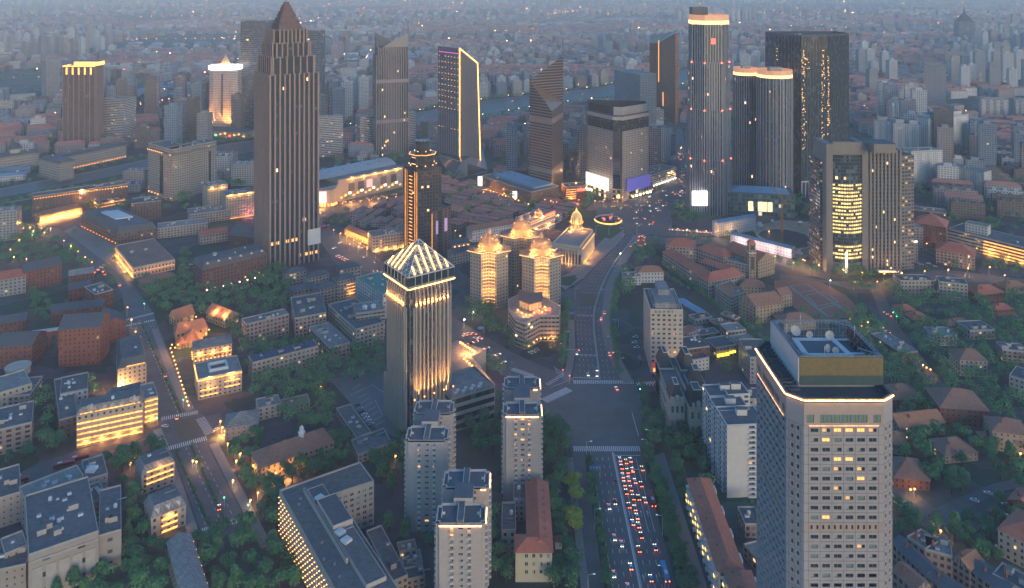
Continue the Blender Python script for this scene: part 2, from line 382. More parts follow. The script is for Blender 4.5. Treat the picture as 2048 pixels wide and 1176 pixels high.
def bld(name,label,geo,wall,roof='flat',rm=None,cw=3.4,ch=3.2,group=None,cat='building',n=None,rise=None,par=None,strip=None,base=None,hip=1.0,over=.6,pad=1.5,dorm=0,tint=None,z0=0,ridge=False,k=True,chim=0):
    """one ordinary building. geo=(outline,height)"""
    poly,h=geo; poly=ccw(poly); s=Bld(name,label,cat,group,poly,pad=pad,k=k); s.poly=poly; s.h=h
    mb=MB(); 
    if tint: mb.tint=tint
    if base: mb.prism(poly,0,base[0],base[1],None,cw,ch,top=False); mb.prism(poly,base[0],h,wall,M_roofgrey,cw,ch,top=False)
    else: mb.prism(poly,z0,h,wall,M_roofgrey,cw,ch,top=False)
    s.wall=s.part('wall',mb)
    rf=MB()
    if tint and roof!='flat': rf.tint=(1,1,1)
    if roof=='flat':
        rf.face([(p[0],p[1],h-.02) for p in poly],rm or M_roofgrey); s.roof=s.part('roof',rf)
        pb=MB(); parapet(pb,poly,h-.02,par or M_conc); s.part('parapet',pb)
        A=area(poly); clutter(s,poly,h,n if n is not None else max(2,min(9,int(A/80))))
    elif roof in('hip','gable'):
        W=min(side_lens(poly)[:2]); gable(rf,poly,h,rise or W*.3,rm or M_redtile,over,wallm=wall,hip=hip if roof=='hip' else 0); s.roof=s.part('roof',rf)
    elif roof=='mansard':
        mansard(rf,poly,h,rise or 3,rm or M_slate,M_roofgrey); s.roof=s.part('roof',rf); clutter(s,inset(poly,3),h+(rise or 3),n or 1)
    if chim:
        for q in range(chim):
            p=Vector(poly[0][:2]).lerp(Vector(poly[2][:2]),.3+.4*q); cb=MB(); cb.box(p,1,1,h,h+(rise or 4)+1,M_brick); s.part('chimney',cb,s.roof)
    if strip:
        sb=MB()
        for (i,z,e) in strip:
            a,b=poly[i%len(poly)],poly[(i+1)%len(poly)]; u=Vector((b[0]-a[0],b[1]-a[1])).normalized(); nn=Vector((u.y,-u.x))*.25
            sb.bar((a[0]+nn.x,a[1]+nn.y,z),(b[0]+nn.x,b[1]+nn.y,z),.35,e)
        s.part('light_strip',sb)
    return s
def bulbs(s,a,b,z,n,e=None,r=.3,off=.5,name='lamp',merge=True,power=0):
    """a row of n little lamps along the face a->b"""
    e=e or E_bulb; u=Vector((b[0]-a[0],b[1]-a[1])); L=u.length; u.normalize(); nn=Vector((u.y,-u.x))*off
    for i in range(n):
        p=Vector(a[:2])+u*(L*(i+.5)/n)+nn; mb=MB(); mb.lathe(p,[(0,z-r),(r,z),(0,z+r)],e,6); s.part(name,mb)
        if power: lampobj(s.r,(p.x+nn.x,p.y+nn.y,z),power,size=.6)
# ---------------------------------------------------------------- trees
def crown_mesh(seed,n=650,rx=4.2,rz=3.6,leaf=.85,col_='leaves'):
    g=np.random.RandomState(seed); V=[];Fc=[]
    lob=[(g.uniform(-.5,.5)*rx,g.uniform(-.5,.5)*rx,g.uniform(-.35,.45)*rz,g.uniform(.42,.62)) for _ in range(9)]
    for i in range(n):
        l=lob[g.randint(9)]; d=g.normal(size=3); d/=np.linalg.norm(d); d[2]=abs(d[2])*.95-.3*(g.rand()<.3)
        r=l[3]*(g.uniform(.72,1.08)); c=np.array([l[0]+d[0]*r*rx,l[1]+d[1]*r*rx,l[2]+d[2]*r*rz])
        nrm=d+g.normal(size=3)*.55; nrm/=np.linalg.norm(nrm); a=np.cross(nrm,g.normal(size=3)); a/=np.linalg.norm(a); b=np.cross(nrm,a); s=leaf*g.uniform(.6,1.3)
        k=len(V); V+= [c+a*s*.5,c+b*s*.35,c-a*s*.5,c-b*s*.35]; Fc.append((k,k+1,k+2,k+3))
    return V,Fc
def leafmat(name,c1,c2):
    m,n,b=new_mat(name); oi=nd(n,'ShaderNodeObjectInfo'); g=nd(n,'ShaderNodeNewGeometry'); no=nd(n,'ShaderNodeTexNoise'); no.inputs['Scale'].default_value=.35; n.links.new(g.outputs['Position'],no.inputs['Vector'])
    at=nd(n,'ShaderNodeTexWhiteNoise',noise_dimensions='3D'); n.links.new(g.outputs['Position'],at.inputs['Vector'])
    f=mth(n,'ADD',mth(n,'MULTIPLY',no.outputs[0],.9),mth(n,'MULTIPLY',oi.outputs['Random'],.5)); f=mth(n,'SUBTRACT',f,.25)
    n.links.new(mixc(n,f,c1,c2),b.inputs['Base Color']); b.inputs['Roughness'].default_value=.65
    return m
M_leaf=leafmat('tree_leaves',(.018,.105,.055),(.10,.27,.10))
M_leafy=leafmat('yellow_green_leaves',(.20,.27,.035),(.36,.42,.06))
M_trunk=plain('tree_bark',(.06,.045,.035),.9)
CR=[];TR=[]
for k in range(7):
    V,Fc=crown_mesh(k,n=[900,1000,820,1100,760,900,1000][k],rx=[4.2,4.6,3.7,5,3.4,3.0,4.4][k],rz=[3.6,3.2,4.2,3.6,3.8,5.2,3.4][k])
    me=bpy.data.meshes.new('crown'); me.from_pydata(V,[],Fc); me.materials.append(M_leaf); CR.append(me)
    mb=MB(); mb.lathe((0,0),[(.32,0),(.24,2.4),(.18,4.5),(.06,7)],M_trunk,6)
    for j in range(4):
        a=j*1.6+k; mb.bar((0,0,2.6+j*.5),(math.cos(a)*2,math.sin(a)*2,5+j*.5),.14,M_trunk)
    TR.append(mb.mesh('trunk'))
me=CR[1].copy(); me.materials.clear(); me.materials.append(M_leafy); CRY=me
TREES=[]
def tree(x,y,s=1.0,yellow=False,label=None,group=None,z=0,shrub=False):
    k=R.randrange(7); r=bpy.data.objects.new('tree',None); col.objects.link(r); r.location=(x,y,z); r.rotation_euler=(0,0,R.uniform(0,6.28)); r.scale=(s,s,s*R.uniform(.85,1.15)); r.empty_display_size=.1
    t=bpy.data.objects.new('trunk',TR[k]); c=bpy.data.objects.new('crown',CRY if yellow else CR[k])
    for o in (t,c): col.objects.link(o); o.parent=r
    c.location=(0,0,5.6); TREES.append((r,x,y,label)); r['category']='tree'; r['label']=label or ''
    if group: r['group']=group
    return r
# ---------------------------------------------------------------- cars
def carpaint(name,c): 
    m,n,b=new_mat(name); b.inputs['Base Color'].default_value=(*c,1); b.inputs['Roughness'].default_value=.3; b.inputs['Coat Weight'].default_value=.5; return m
PAINT={'white':carpaint('white_paint',(.7,.7,.68)),'silver':carpaint('silver_paint',(.38,.39,.4)),'black':carpaint('black_paint',(.02,.02,.022)),'red':carpaint('red_paint',(.35,.03,.02)),'blue':carpaint('blue_paint',(.03,.10,.25)),'teal':carpaint('teal_paint',(.05,.33,.33)),'yellow':carpaint('yellow_paint',(.6,.4,.05))}
M_tyre=plain('tyre_rubber',(.02,.02,.02),.9)
E_tail=emis('tail_light',(1.0,.12,.04),4); E_head=emis('head_light',(1.0,.85,.6),2.5); E_park=emis('head_light_off',(.5,.5,.5),.0)
CM={}
def car_meshes(c,on,tall=False):
    key=(c,on,tall)
    if key in CM: return CM[key]
    p=PAINT[c]; b=MB(); b.sm=False; k=1.25 if tall else 1.0
    # side profile swept across the width, narrowing upwards; +y is the front
    prof=[(-2.25,.35,.86),(-2.3,.62,.9),(-2.15,.92,.88),(-1.55,1.0,.86),(1.0,.98,.86),(2.05,.8,.84),(2.28,.6,.82),(2.25,.35,.8)]
    L=[(-w,y,z) for y,z,w in prof]; Rr=[(w,y,z) for y,z,w in prof]
    for i in range(len(prof)-1): b.face([L[i],Rr[i],Rr[i+1],L[i+1]],p)
    b.face(L[::-1],p); b.face(Rr,p); b.face([L[-1],Rr[-1],Rr[0],L[0]],p)
    t=MB(); zt=1.42*k; A=[(-.8,-1.85,.99),(.8,-1.85,.99),(.8,1.05,.98),(-.8,1.05,.98)]; B=[(-.62,-1.2,zt),(.62,-1.2,zt),(.62,.25,zt),(-.62,.25,zt)]
    for i in range(4): t.face([A[i],A[(i+1)%4],B[(i+1)%4],B[i]],M_glass)
    rf=MB(); rf.face([(x*1.02,y*1.02,zt+.02) for x,y,_ in B],p)
    for i in range(4): rf.bar(A[i],B[i],.09,p)
    wh=MB()
    for i in range(10):
        a0,a1=2*PI*i/10,2*PI*(i+1)/10; q=[(.11,.33*math.cos(a0),.33*math.sin(a0)),(.11,.33*math.cos(a1),.33*math.sin(a1))]
        wh.face([q[0],q[1],(-.11,q[1][1],q[1][2]),(-.11,q[0][1],q[0][2])],M_tyre); wh.face([(.111,0,0),q[0],q[1]],M_metal); wh.face([(-.111,0,0),(-.11,q[1][1],q[1][2]),(-.11,q[0][1],q[0][2])],M_metal)
    hl=MB(); hl.box((0,0),.46,.14,-.1,.1,E_head if on else E_park); tl=MB(); tl.box((0,0),.44,.12,-.12,.12,E_tail if on else M_brick)
    CM[key]=dict(body=b.mesh('body'),glass=t.mesh('cabin_glass'),roof=rf.mesh('roof'),wheel=wh.mesh('wheel'),head=hl.mesh('headlight'),tail=tl.mesh('taillight'))
    return CM[key]
ONE={}
CARS=[]
def car(x,y,ang,c='white',on=True,detail=True,label='',group=None,z=.12,tall=False,cat='car',name='car'):
    ms=car_meshes(c,on,tall); items=[('body','body',(0,0,0)),('cabin_glass','glass',(0,0,0)),('roof','roof',(0,0,0))]
    for sx in (-1,1):
        for wy in (-1.35,1.4): items.append(('wheel','wheel',(sx*.8,wy,.33)))
        items.append(('headlight','head',(sx*.58,2.27,.64))); items.append(('taillight','tail',(sx*.6,-2.29,.72)))
    if detail:
        r=bpy.data.objects.new(name,None); col.objects.link(r); r.empty_display_size=.1
        for nm,k,l in items:
            o=bpy.data.objects.new(nm,ms[k]); col.objects.link(o); o.parent=r; o.location=l
    else:
        key=(c,on,tall)
        if key not in ONE:
            mb=MB()
            for nm,k,l in items:
                me=ms[k]
                for pl in me.polygons: mb.face([tuple(Vector(me.vertices[v].co)+Vector(l)) for v in pl.vertices],me.materials[pl.material_index])
            ONE[key]=mb.mesh('car')
        r=bpy.data.objects.new(name,ONE[key]); col.objects.link(r)
    r.location=(x,y,z); r.rotation_euler=(0,0,ang); tag(r,label,cat,group); CARS.append((r,x,y,c)); return r
def bus(x,y,ang,c=(.35,.05,.04),label='',on=True,L=11.5,name='bus'):
    r=root(name,(x,y,.12),label,'bus'); m=plain('bus_paint_%d'%int(c[0]*100+c[2]*10),c,.4,.1); r.rotation_euler=(0,0,ang)
    o=(0,0,0)
    def part(n,mb): ob=bpy.data.objects.new(n,mb.mesh(n)); col.objects.link(ob); ob.parent=r
    b=MB(); b.box((0,0),2.5,L,.35,3.05,m,0); part('body',b)
    b=MB(); b.box((0,0),2.56,L*.94,1.5,2.5,M_glass,0); part('window_band',b)
    b=MB(); b.box((0,0),2.2,L*.9,3.05,3.12,m,0); b.box((0,-L*.2),1.6,2.5,3.12,3.35,M_unit); part('roof',b)
    for sx in(-1,1):
        for wy in(-.3,.32):
            b=MB(); b.box((sx*1.1,wy*L),.35,1,.0,.95,M_tyre); part('wheel',b)
        b=MB(); b.box((sx*.95,-L/2-.03),.35,.1,.8,1.2,E_tail if on else M_brick); part('taillight',b)
        b=MB(); b.box((sx*.95,L/2+.03),.35,.1,.7,1.0,E_head if on else E_park); part('headlight',b)
    keep([(x-2,y-6),(x+2,y-6),(x+2,y+6),(x-2,y+6)]); return r
# ---------------------------------------------------------------- ground, water, roads, pavements
def ground_mat():
    m,n,b=new_mat('city_ground'); g=nd(n,'ShaderNodeNewGeometry')
    vo=nd(n,'ShaderNodeTexVoronoi'); vo.inputs['Scale'].default_value=.011; n.links.new(g.outputs['Position'],vo.inputs['Vector'])
    no=nd(n,'ShaderNodeTexNoise'); no.inputs['Scale'].default_value=.02; no.inputs['Detail'].default_value=8; n.links.new(g.outputs['Position'],no.inputs['Vector'])
    f=mth(n,'GREATER_THAN',no.outputs[0],.53)
    c=mixc(n,f,(.075,.078,.08),(.025,.05,.04)); c=mixc(n,.25,c,vo.outputs['Color'],'SOFT_LIGHT')
    n.links.new(weather(n,c,.08,.35),b.inputs['Base Color']); b.inputs['Roughness'].default_value=.9; return m
M_ground=ground_mat()
M_asph=plain('asphalt',(.105,.104,.104),.72,.36,.10)
M_asph2=plain('worn_asphalt',(.125,.118,.112),.8,.25,.12)
M_pave=plain('paving_stones',(.21,.20,.19),.85,.3,.6)
M_paint=plain('road_paint',(.62,.62,.60),.7,.3,.8)
M_yel=plain('yellow_road_paint',(.40,.28,.10),.7,.3,.8)
M_lawn=plain('lawn',(.035,.075,.035),.95,.35,.4)
M_hedge=plain('clipped_hedge',(.05,.11,.035),.95,.4,1.2)
M_soil=plain('bare_soil',(.32,.25,.17),.95,.35,.2)
def sheet(name,poly,m,z,kind='structure',top=None,z0=None):
    mb=MB(); poly=ccw(poly)
    if z0 is not None: mb.prism(poly,z0,z,m)
    else:
        # a sheet may be concave
        from mathutils.geometry import tessellate_polygon
        for t in tessellate_polygon([[Vector((p[0],p[1],0)) for p in poly]]):
            q=[(poly[i][0],poly[i][1],z) for i in t]
            if area(q)<0: q=q[::-1]
            mb.face(q,m)
    ob=mb.build(name); ob['kind']=kind; return ob
gx=26000
mbg=MB()
# near part finer so that positions stay exact
mbg.face([(-gx,-400,0),(gx,-400,0),(gx,32000,0),(-gx,32000,0)],M_ground); g_=mbg.build('ground'); g_['kind']='structure'
def wat():
    m,n,b=new_mat('river_water'); b.inputs['Base Color'].default_value=(.09,.095,.09,1); b.inputs['Roughness'].default_value=.5; b.inputs['Specular IOR Level'].default_value=.3
    g=nd(n,'ShaderNodeNewGeometry'); no=nd(n,'ShaderNodeTexNoise'); no.inputs['Scale'].default_value=.12; no.inputs['Detail'].default_value=4; n.links.new(g.outputs['Position'],no.inputs['Vector'])
    bp=nd(n,'ShaderNodeBump'); bp.inputs['Strength'].default_value=.25; bp.inputs['Distance'].default_value=1; n.links.new(no.outputs[0],bp.inputs['Height']); n.links.new(bp.outputs[0],b.inputs['Normal']); return m
M_water=wat()
def ribbon(pts,w0,w1=None):
    """outline of a band along world points; w0 to the left, w1 to the right"""
    if w1 is None: w0=w1=w0/2
    L=[];Rr=[]
    for i,p in enumerate(pts):
        a=Vector(pts[max(0,i-1)][:2]); b=Vector(pts[min(len(pts)-1,i+1)][:2]); d=(b-a).normalized(); n=Vector((-d.y,d.x)); p=Vector(p[:2]); L.append(tuple(p+n*w0)); Rr.append(tuple(p-n*w1))
    return L+Rr[::-1]
def smooth(pts,n=4):
    out=[]; p=[Vector(q[:2]) for q in pts]
    for i in range(len(p)-1):
        a=p[max(0,i-1)];b=p[i];c=p[i+1];d=p[min(len(p)-1,i+2)]
        for k in range(n):
            t=k/n; out.append(.5*((2*b)+(c-a)*t+(2*a-5*b+4*c-d)*t*t+(3*b-a-3*c+d)*t**3))
    out.append(p[-1]); return out
river=smooth([P(*q) for q in ((-150,405),(0,392),(100,373),(210,352),(300,332),(380,313),(455,299),(560,284),(690,267),(800,247),(930,224),(1020,209),(1130,194),(1230,184),(1330,163),(1420,143),(1500,131),(1580,118),(1640,100))])
RW=40
def rw(p): return 40+38*min(1,max(0,(PIX(p[0],p[1])[0]-700)/250))
def vrib(pts,e0,e1):
    A=[];B=[]
    for i,p in enumerate(pts):
        d=(Vector(pts[min(i+1,len(pts)-1)][:2])-Vector(pts[max(i-1,0)][:2])).normalized(); n=Vector((-d.y,d.x)); w=rw(p); A.append(tuple(Vector(p[:2])+n*(w*e0[0]+e0[1]))); B.append(tuple(Vector(p[:2])+n*(w*e1[0]+e1[1])))
    return A+B[::-1]
sheet('river',vrib(river,(1,0),(-1,0)),M_water,.03)
for k,s_ in enumerate((1,-1)):
    sheet('riverside_path',vrib(river,(s_,s_*8),(s_,0)),M_pave,.06)
for i in range(0,len(river)-4,4): keep(vrib(river[i:i+5],(1,12),(-1,-22)))
ROADS=[]
def road(name,pix,m=None,z=.02,pad=0):
    w_=[tuple(P(*p)) for p in pix]; ob=sheet(name,w_,m or M_asph,z); keep(w_,pad); ROADS.append(ccw(w_)); return w_
# avenue south of the wide junction
AX=64.0
def wsheet(name,poly,m,z,k=True,z0=None,kind='structure'):
    if k: keep(poly); 
    return sheet(name,poly,m,z,kind,z0=z0)
wsheet('avenue_road',[(49.5,300),(80.5,300),(82,503),(49.5,503)],M_asph,.024)
wsheet('service_road',[(38.5,300),(45.5,300),(45.5,503),(38.5,503)],M_asph,.028)
wsheet('avenue_verge',[(45.7,300),(49.3,300),(49.3,492),(45.7,492)],M_lawn,.13,k=False,z0=0)
wsheet('avenue_verge',[(82.3,300),(86.3,300),(87.6,492),(83.2,492)],M_lawn,.13,k=False,z0=0)
wsheet('pavement',[(34,300),(38.3,300),(38.3,495),(34,495)],M_pave,.12,z0=0)
wsheet('pavement',[(86.5,300),(96.5,300),(96.5,500),(87.8,496)],M_pave,.12,z0=0)
road('junction_road',[(1147,904),(1128,880),(1100,848),(1082,818),(1085,800),(1050,778),(1010,752),(960,722),(915,700),(760,575),(672,528),(635,475),(590,430),(600,415),(637,438),(669,463),(712,487),(745,507),(765,522),(915,640),(984,680),(1024,705),(1064,723),(1143,757),(1144,766),(1270,766),(1282,800),(1284,860),(1282,904)],z=.02)
avl=[(1143,764),(1150,730),(1155,692),(1152,655),(1151,625),(1120,600),(1120,585),(1145,577),(1167,560),(1190,535),(1213,512),(1236,490),(1254,469)]
avr=[(1281,472),(1274,492),(1257,518),(1244,542),(1235,562),(1230,580),(1225,610),(1224,640),(1226,665),(1233,692),(1242,715),(1255,740),(1270,764)]
road('avenue_road',avl+avr,z=.028)
road('upper_junction_road',[(1254,470),(1240,452),(1232,440),(1190,428),(1172,418),(1190,402),(1240,394),(1288,394),(1322,378),(1340,345),(1346,305),(1350,280),(1352,258),(1364,258),(1372,300),(1376,350),(1383,408),(1352,415),(1335,440),(1345,456),(1440,462),(1440,472),(1330,472),(1300,468),(1281,473)],M_asph2,z=.024)
road('west_avenue_road',[(226,549),(245,592),(254,640),(262,690),(288,784),(312,838),(335,897),(368,965),(403,1066),(410,1084),(498,1056),(484,1026),(440,940),(414,886),(425,850),(445,842),(440,826),(412,834),(392,820),(370,784),(340,712),(318,655),(300,615),(262,565),(243,545)],z=.02)
road('west_street_road',[(0,965),(80,925),(160,900),(314,846),(334,892),(220,925),(100,982),(0,1035)],z=.024)
road('north_west_street_road',[(245,547),(228,551),(190,535),(150,505),(100,475),(0,455),(0,440),(110,455),(165,480),(205,512)],M_asph2,z=.024)
road('villa_street_road',[(1785,985),(1820,1030),(1850,1056),(1892,1062),(1925,1022),(1990,988),(2060,968),(2060,952),(1985,968),(1905,1000),(1872,1018),(1830,985),(1790,955)],z=.02)
road('villa_street_road',[(1740,575),(1762,575),(1796,650),(1850,722),(1900,790),(1885,800),(1835,735),(1770,655)],z=.02)
road('ring_street_road',[(1560,548),(1660,562),(1760,566),(1800,546),(1900,540),(2060,560),(2060,578),(1900,560),(1810,566),(1760,580),(1650,576),(1560,560)],M_asph2,z=.024)
road('mall_street_road',[(635,418),(700,408),(800,392),(810,402),(760,412),(660,432),(637,438)],M_asph2,z=.026)
road('site_street_road',[(1270,494),(1290,470),(1330,475),(1440,475),(1560,510),(1660,545),(1660,562),(1560,530),(1440,490),(1340,486)],M_asph2,z=.016)
# bridge road to the north west
road('bridge_road',[(428,300),(446,297),(512,345),(560,372),(540,385),(500,360)],M_asph2,z=.9)
# pavements beside the curved avenue
def strip_px(name,pts,w0,w1,m,z,z0=0,n=4):
    rb=ribbon(smooth([P(*p) for p in pts],n),w0,w1); 
    mb=MB(); k=len(rb)//2; 
    for i in range(k-1):
        q=[rb[i],rb[i+1],rb[2*k-2-i],rb[2*k-1-i]]; q=ccw(q); mb.prism(q,z0,z,m)
    ob=mb.build(name); ob['kind']='structure'; keep(rb); return ob
strip_px('pavement',avr[:13],-1,9,M_pave,.12)
strip_px('pavement',[(1167,558),(1190,533),(1213,510),(1236,488),(1254,467)],9,-.6,M_pave,.12)
strip_px('pavement',[(1141,762),(1148,730),(1152,692),(1150,640)],6,-.6,M_pave,.12)
strip_px('pavement',[(318,655),(340,712),(370,784),(390,818)],-1,6,M_pave,.12)
strip_px('pavement',[(416,890),(440,938),(484,1024),(520,1098)],6,-.6,M_pave,.12)
strip_px('pavement',[(345,905),(366,965),(401,1066)],-.6,6,M_pave,.12)
sheet('store_square',[tuple(P(*p)) for p in ((128,462),(150,452),(232,488),(262,540),(240,548),(205,520))],M_pave,.03)
sheet('forecourt',[tuple(P(*p)) for p in ((660,760),(760,725),(800,870),(900,900),(880,920),(740,850))],plain('forecourt_paving',(.13,.135,.14),.8,.25),.012)
sheet('civic_square',[tuple(P(*p)) for p in ((1110,560),(1140,545),(1215,470),(1250,455),(1245,470),(1160,560),(1130,580))],M_pave,.013)
# ---------------------------------------------------------------- painted markings
PNT=MB()
def stripe(a,b,w,m=None,mb=None,z=.034):
    a=Vector(a[:2]);b=Vector(b[:2]); d=(b-a).normalized(); n=Vector((-d.y,d.x))*w/2
    (mb or PNT).face([(*(a-n),z),(*(b-n),z),(*(b+n),z),(*(a+n),z)],m or M_paint)
def dashed(pts,w=.16,on=4,off=6,m=None,solid=False):
    acc=0; draw=True
    for p,q in zip(pts,pts[1:]):
        p=Vector(p[:2]);q=Vector(q[:2]);L=(q-p).length;t=0
        if solid: stripe(p,q,w,m); continue
        while t<L:
            step=min((on if draw else off)-acc,L-t)
            if draw: stripe(p.lerp(q,t/L),p.lerp(q,(t+step)/L),w,m)
            acc+=step; t+=step
            if acc>=(on if draw else off)-1e-6: draw=not draw; acc=0
def crosswalk(a,b,wid,n=None,sw=.6):
    """stripes between world points a and b, each as long as wid"""
    a=Vector(a[:2]);b=Vector(b[:2]);L=(b-a).length;d=(b-a).normalized();m=Vector((-d.y,d.x))*wid/2;n=n or int(L/1.35); mb=MB()
    for i in range(n):
        p=a.lerp(b,(i+.5)/n); stripe(p-m,p+m,sw,None,mb,.038)
    ob=mb.build('crosswalk'); ob['kind']='structure'
def arrow(x,y,ang,kind=0):
    c,s=math.cos(ang),math.sin(ang)
    def q(u,v): return (x+u*c-v*s,y+u*s+v*c,.036)
    PNT.face([q(-.1,-2.6),q(.1,-2.6),q(.1,1),q(-.1,1)],M_paint); PNT.face([q(-.45,1),q(.45,1),q(0,2.6)],M_paint)
    if kind: PNT.face([q(.1,-.4),q(.9,.5),q(.9,.9),q(.1,0)],M_paint)
# south avenue
W_=.2
for x in (AX-.55,AX+.25,AX+.75): dashed([(x-.9,300),(x,500)],W_,solid=True)
dashed([(AX-.2-.9,300),(AX-.2,500)],.35,solid=True)
for x in (53.2,56.8,60.4): dashed([(x-.7,300),(x,500)],W_,3,5)
for x in (67.6,71,74.4,77.8): dashed([(x-.9,300),(x,430)],W_,3,5); dashed([(x-.2,430),(x,494)],W_,solid=True)
stripe((65,497),(81,497),.45); stripe((49.9,300),(49.9,500),.18); 
crosswalk((39.2,504),(82,504),5.5,34)
for k,x in enumerate((66,69.3,72.7,76.2)):
    for yy in (395,443): arrow(x,yy,0,k in(0,3))
crosswalk(P(1146,764),P(1268,764),5,34)
stripe(P(1146,755),P(1200,757),.5)
med=smooth([P(*p) for p in ((1199,757),(1194,712),(1188,660),(1189,619),(1201,579),(1224,532),(1257,489),(1268,474))],6)
for o in (-.5,.5): dashed([tuple(p+Vector((o,0))) for p in med],.22,solid=True)
def off_line(pts,o):
    r=[]
    for i,p in enumerate(pts):
        d=(Vector(pts[min(i+1,len(pts)-1)][:2])-Vector(pts[max(i-1,0)][:2])).normalized(); r.append(Vector(p[:2])+Vector((-d.y,d.x))*o)
    return r
for o in (4,7.5,11,14.2): dashed(off_line(med,o),.2,3,6); 
for o in (-4,-7.5,-11): dashed(off_line(med,o),.2,3,6)
for i,o in ((6,1),(16,1),(24,-1),(30,-1)):   # slanting arrow rows across the lanes
    if i<len(med)-1:
        for k in range(1,5):
            a=off_line(med,o*(3.5*k-1.5))[i]; d=med[i+1]-med[i]; arrow(a.x,a.y,math.atan2(d.y,d.x)-PI/2,k%2)
        a=off_line(med,o*1)[i]; b=off_line(med,o*15)[i]
        for k in range(9): c=a.lerp(b,k/8); stripe(c,c+d.normalized()*2.2,.35)
# median of the curved avenue: a low white fence is built with the street furniture
# wide junction
stripe(P(1264,825),P(1277,872),.35)
for q in ((1088,802,1139,778),): crosswalk(P(q[0],q[1]),P(q[2],q[3]),7,22)
crosswalk(P(1024,738),P(1066,752),5,14); crosswalk(P(1094,770),P(1136,742),4,0 or 12)
for k in range(4):
    a=P(925,668+k*8);b=P(1030,728+k*13); dashed([a,b],.2,4,5)
dashed([P(1140,760),P(1100,775)],.3,solid=True)
for k in range(7): stripe(P(1108+k*5,733+k*3),P(1116+k*5,748+k*2),.3)
crosswalk(P(1272,768),P(1335,762),4,14)
for k in range(12): stripe(P(1274+k*6,772),P(1279+k*6,764),.5)
# west avenue
crosswalk(P(322,838),P(396,824),5,18); crosswalk(P(332,898),P(414,876),5,20); crosswalk(P(314,858),P(328,892),5,14); crosswalk(P(400,836),P(420,868),6,14)
crosswalk(P(404,1063),P(474,1040),5,17); crosswalk(P(252,640),P(308,626),4,16); crosswalk(P(250,652),P(310,640),4,16)
for a,b,s_ in (((278,640),(356,826),0),((296,640),(380,822),0),((302,640),(388,820),0)): dashed([P(*a),P(*b)],.25,3,4,solid=bool(s_))
for a,b in (((352,905),(415,1060)),((372,895),(445,1050)),((392,890),(470,1040))): dashed([P(*a),P(*b)],.2,3,4)
dashed([P(*q) for q in ((20,985),(120,945),(220,905),(305,872))],.25,solid=True)
M_box=plain('yellow_box_marking',(.115,.095,.065),.8,.3,.8)
sheet('yellow_box_marking',[tuple(P(*p)) for p in ((346,842),(392,834),(412,872),(358,882))],M_box,.036)
sheet('yellow_box_marking',[tuple(P(*p)) for p in ((1162,588),(1196,588),(1190,612),(1158,612))],M_box,.037)
# parking bays on the forecourt
for k in range(9): stripe(P(705+k*6,778+k*9),P(722+k*6,768+k*9),.2,z=.03)
for q in (((700,790),(745,770)),((745,770),(790,800)),((750,800),(765,830)),((712,745),(757,735))): stripe(P(*q[0]),P(*q[1]),.2,z=.03)
ob=PNT.build('road_markings'); ob['kind']='structure'
# greens
def green(pix,name='lawn',m=None,z=.05,kp=True):
    w_=[tuple(P(*p)) for p in pix]
    if kp: keep(w_)
    return sheet(name,w_,m or M_lawn,z,'stuff' if name=='lawn' else 'structure')
green([(1182,445),(1215,442),(1246,450),(1246,460),(1222,478),(1182,470)])
green([(1120,555),(1150,550),(1160,553),(1140,572),(1121,570)])
green([(1162,422),(1195,420),(1185,436),(1160,432)])
green([(60,420),(160,385),(295,350),(300,345),(260,345),(150,368),(0,395),(0,420)],kp=False,z=.055)
green([(1640,562),(1690,575),(1745,625),(1760,650),(1735,655),(1726,625),(1690,588)],z=.07)
def field():
    base=[tuple(P(*p)) for p in ((1548,562),(1590,557),(1640,565),(1690,590),(1722,618),(1700,634),(1640,642),(1600,625),(1570,600),(1550,580))]; keep(base,3)
    sheet('sports_ground',base,plain('red_track',(.28,.125,.085),.9,.2),.05)
    mb=MB(); G=plain('court_green',(.20,.25,.22),.9,.2)
    for q in (((1580,572),(1614,568),(1632,580),(1594,586)),((1612,590),(1650,584),(1676,604),(1634,612)),((1640,618),(1676,608),(1690,622),(1656,634))):
        pts=[P(*p) for p in q]; c=Vector(cen(pts)); out=[tuple(p) for p in pts]
        for a,b in zip(out,out[1:]+out[:1]): stripe(a,b,1.6,G,mb,.06)
    for a,b in (((1580,572),(1656,634)),((1614,568),(1690,622))): stripe(P(*a),P(*b),2.2,G,mb,.064)
    o=mb.build('court_lines'); o['kind']='structure'
field()
# ================================================================ landmark towers
def scale_poly(poly,s,c=None):
    c=c or cen(poly); return [(c[0]+(p[0]-c[0])*s,c[1]+(p[1]-c[1])*s) for p in poly]
def lerp2(a,b,t): return (a[0]+(b[0]-a[0])*t,a[1]+(b[1]-a[1])*t)
def quadpt(poly,u,v): # bilinear point in the outline
    return lerp2(lerp2(poly[0],poly[1],u),lerp2(poly[3],poly[2],u),v)
def subrect(poly,u0,u1,v0,v1): return [quadpt(poly,u0,v0),quadpt(poly,u1,v0),quadpt(poly,u1,v1),quadpt(poly,u0,v1)]
def ribs(s,poly,z0,z1,n,w,d,m,name='pier',edges=None,part='piers',mb=None):
    """vertical ribs standing proud of the faces"""
    own=mb is None; mb=mb or MB()
    for i in (edges if edges is not None else range(len(poly))):
        a,b=poly[i],poly[(i+1)%len(poly)]; u=Vector((b[0]-a[0],b[1]-a[1])); L=u.length; u.normalize(); nn=Vector((u.y,-u.x)); rot=math.atan2(u.y,u.x); k=n if isinstance(n,int) else max(2,round(L/n))
        for j in range(k+1):
            p=Vector(a)+u*(L*j/k)+nn*(d/2); 
            mb.box(p,w,d,z0,z1,m,rot)
    if own: s.part(part,mb)
    return mb
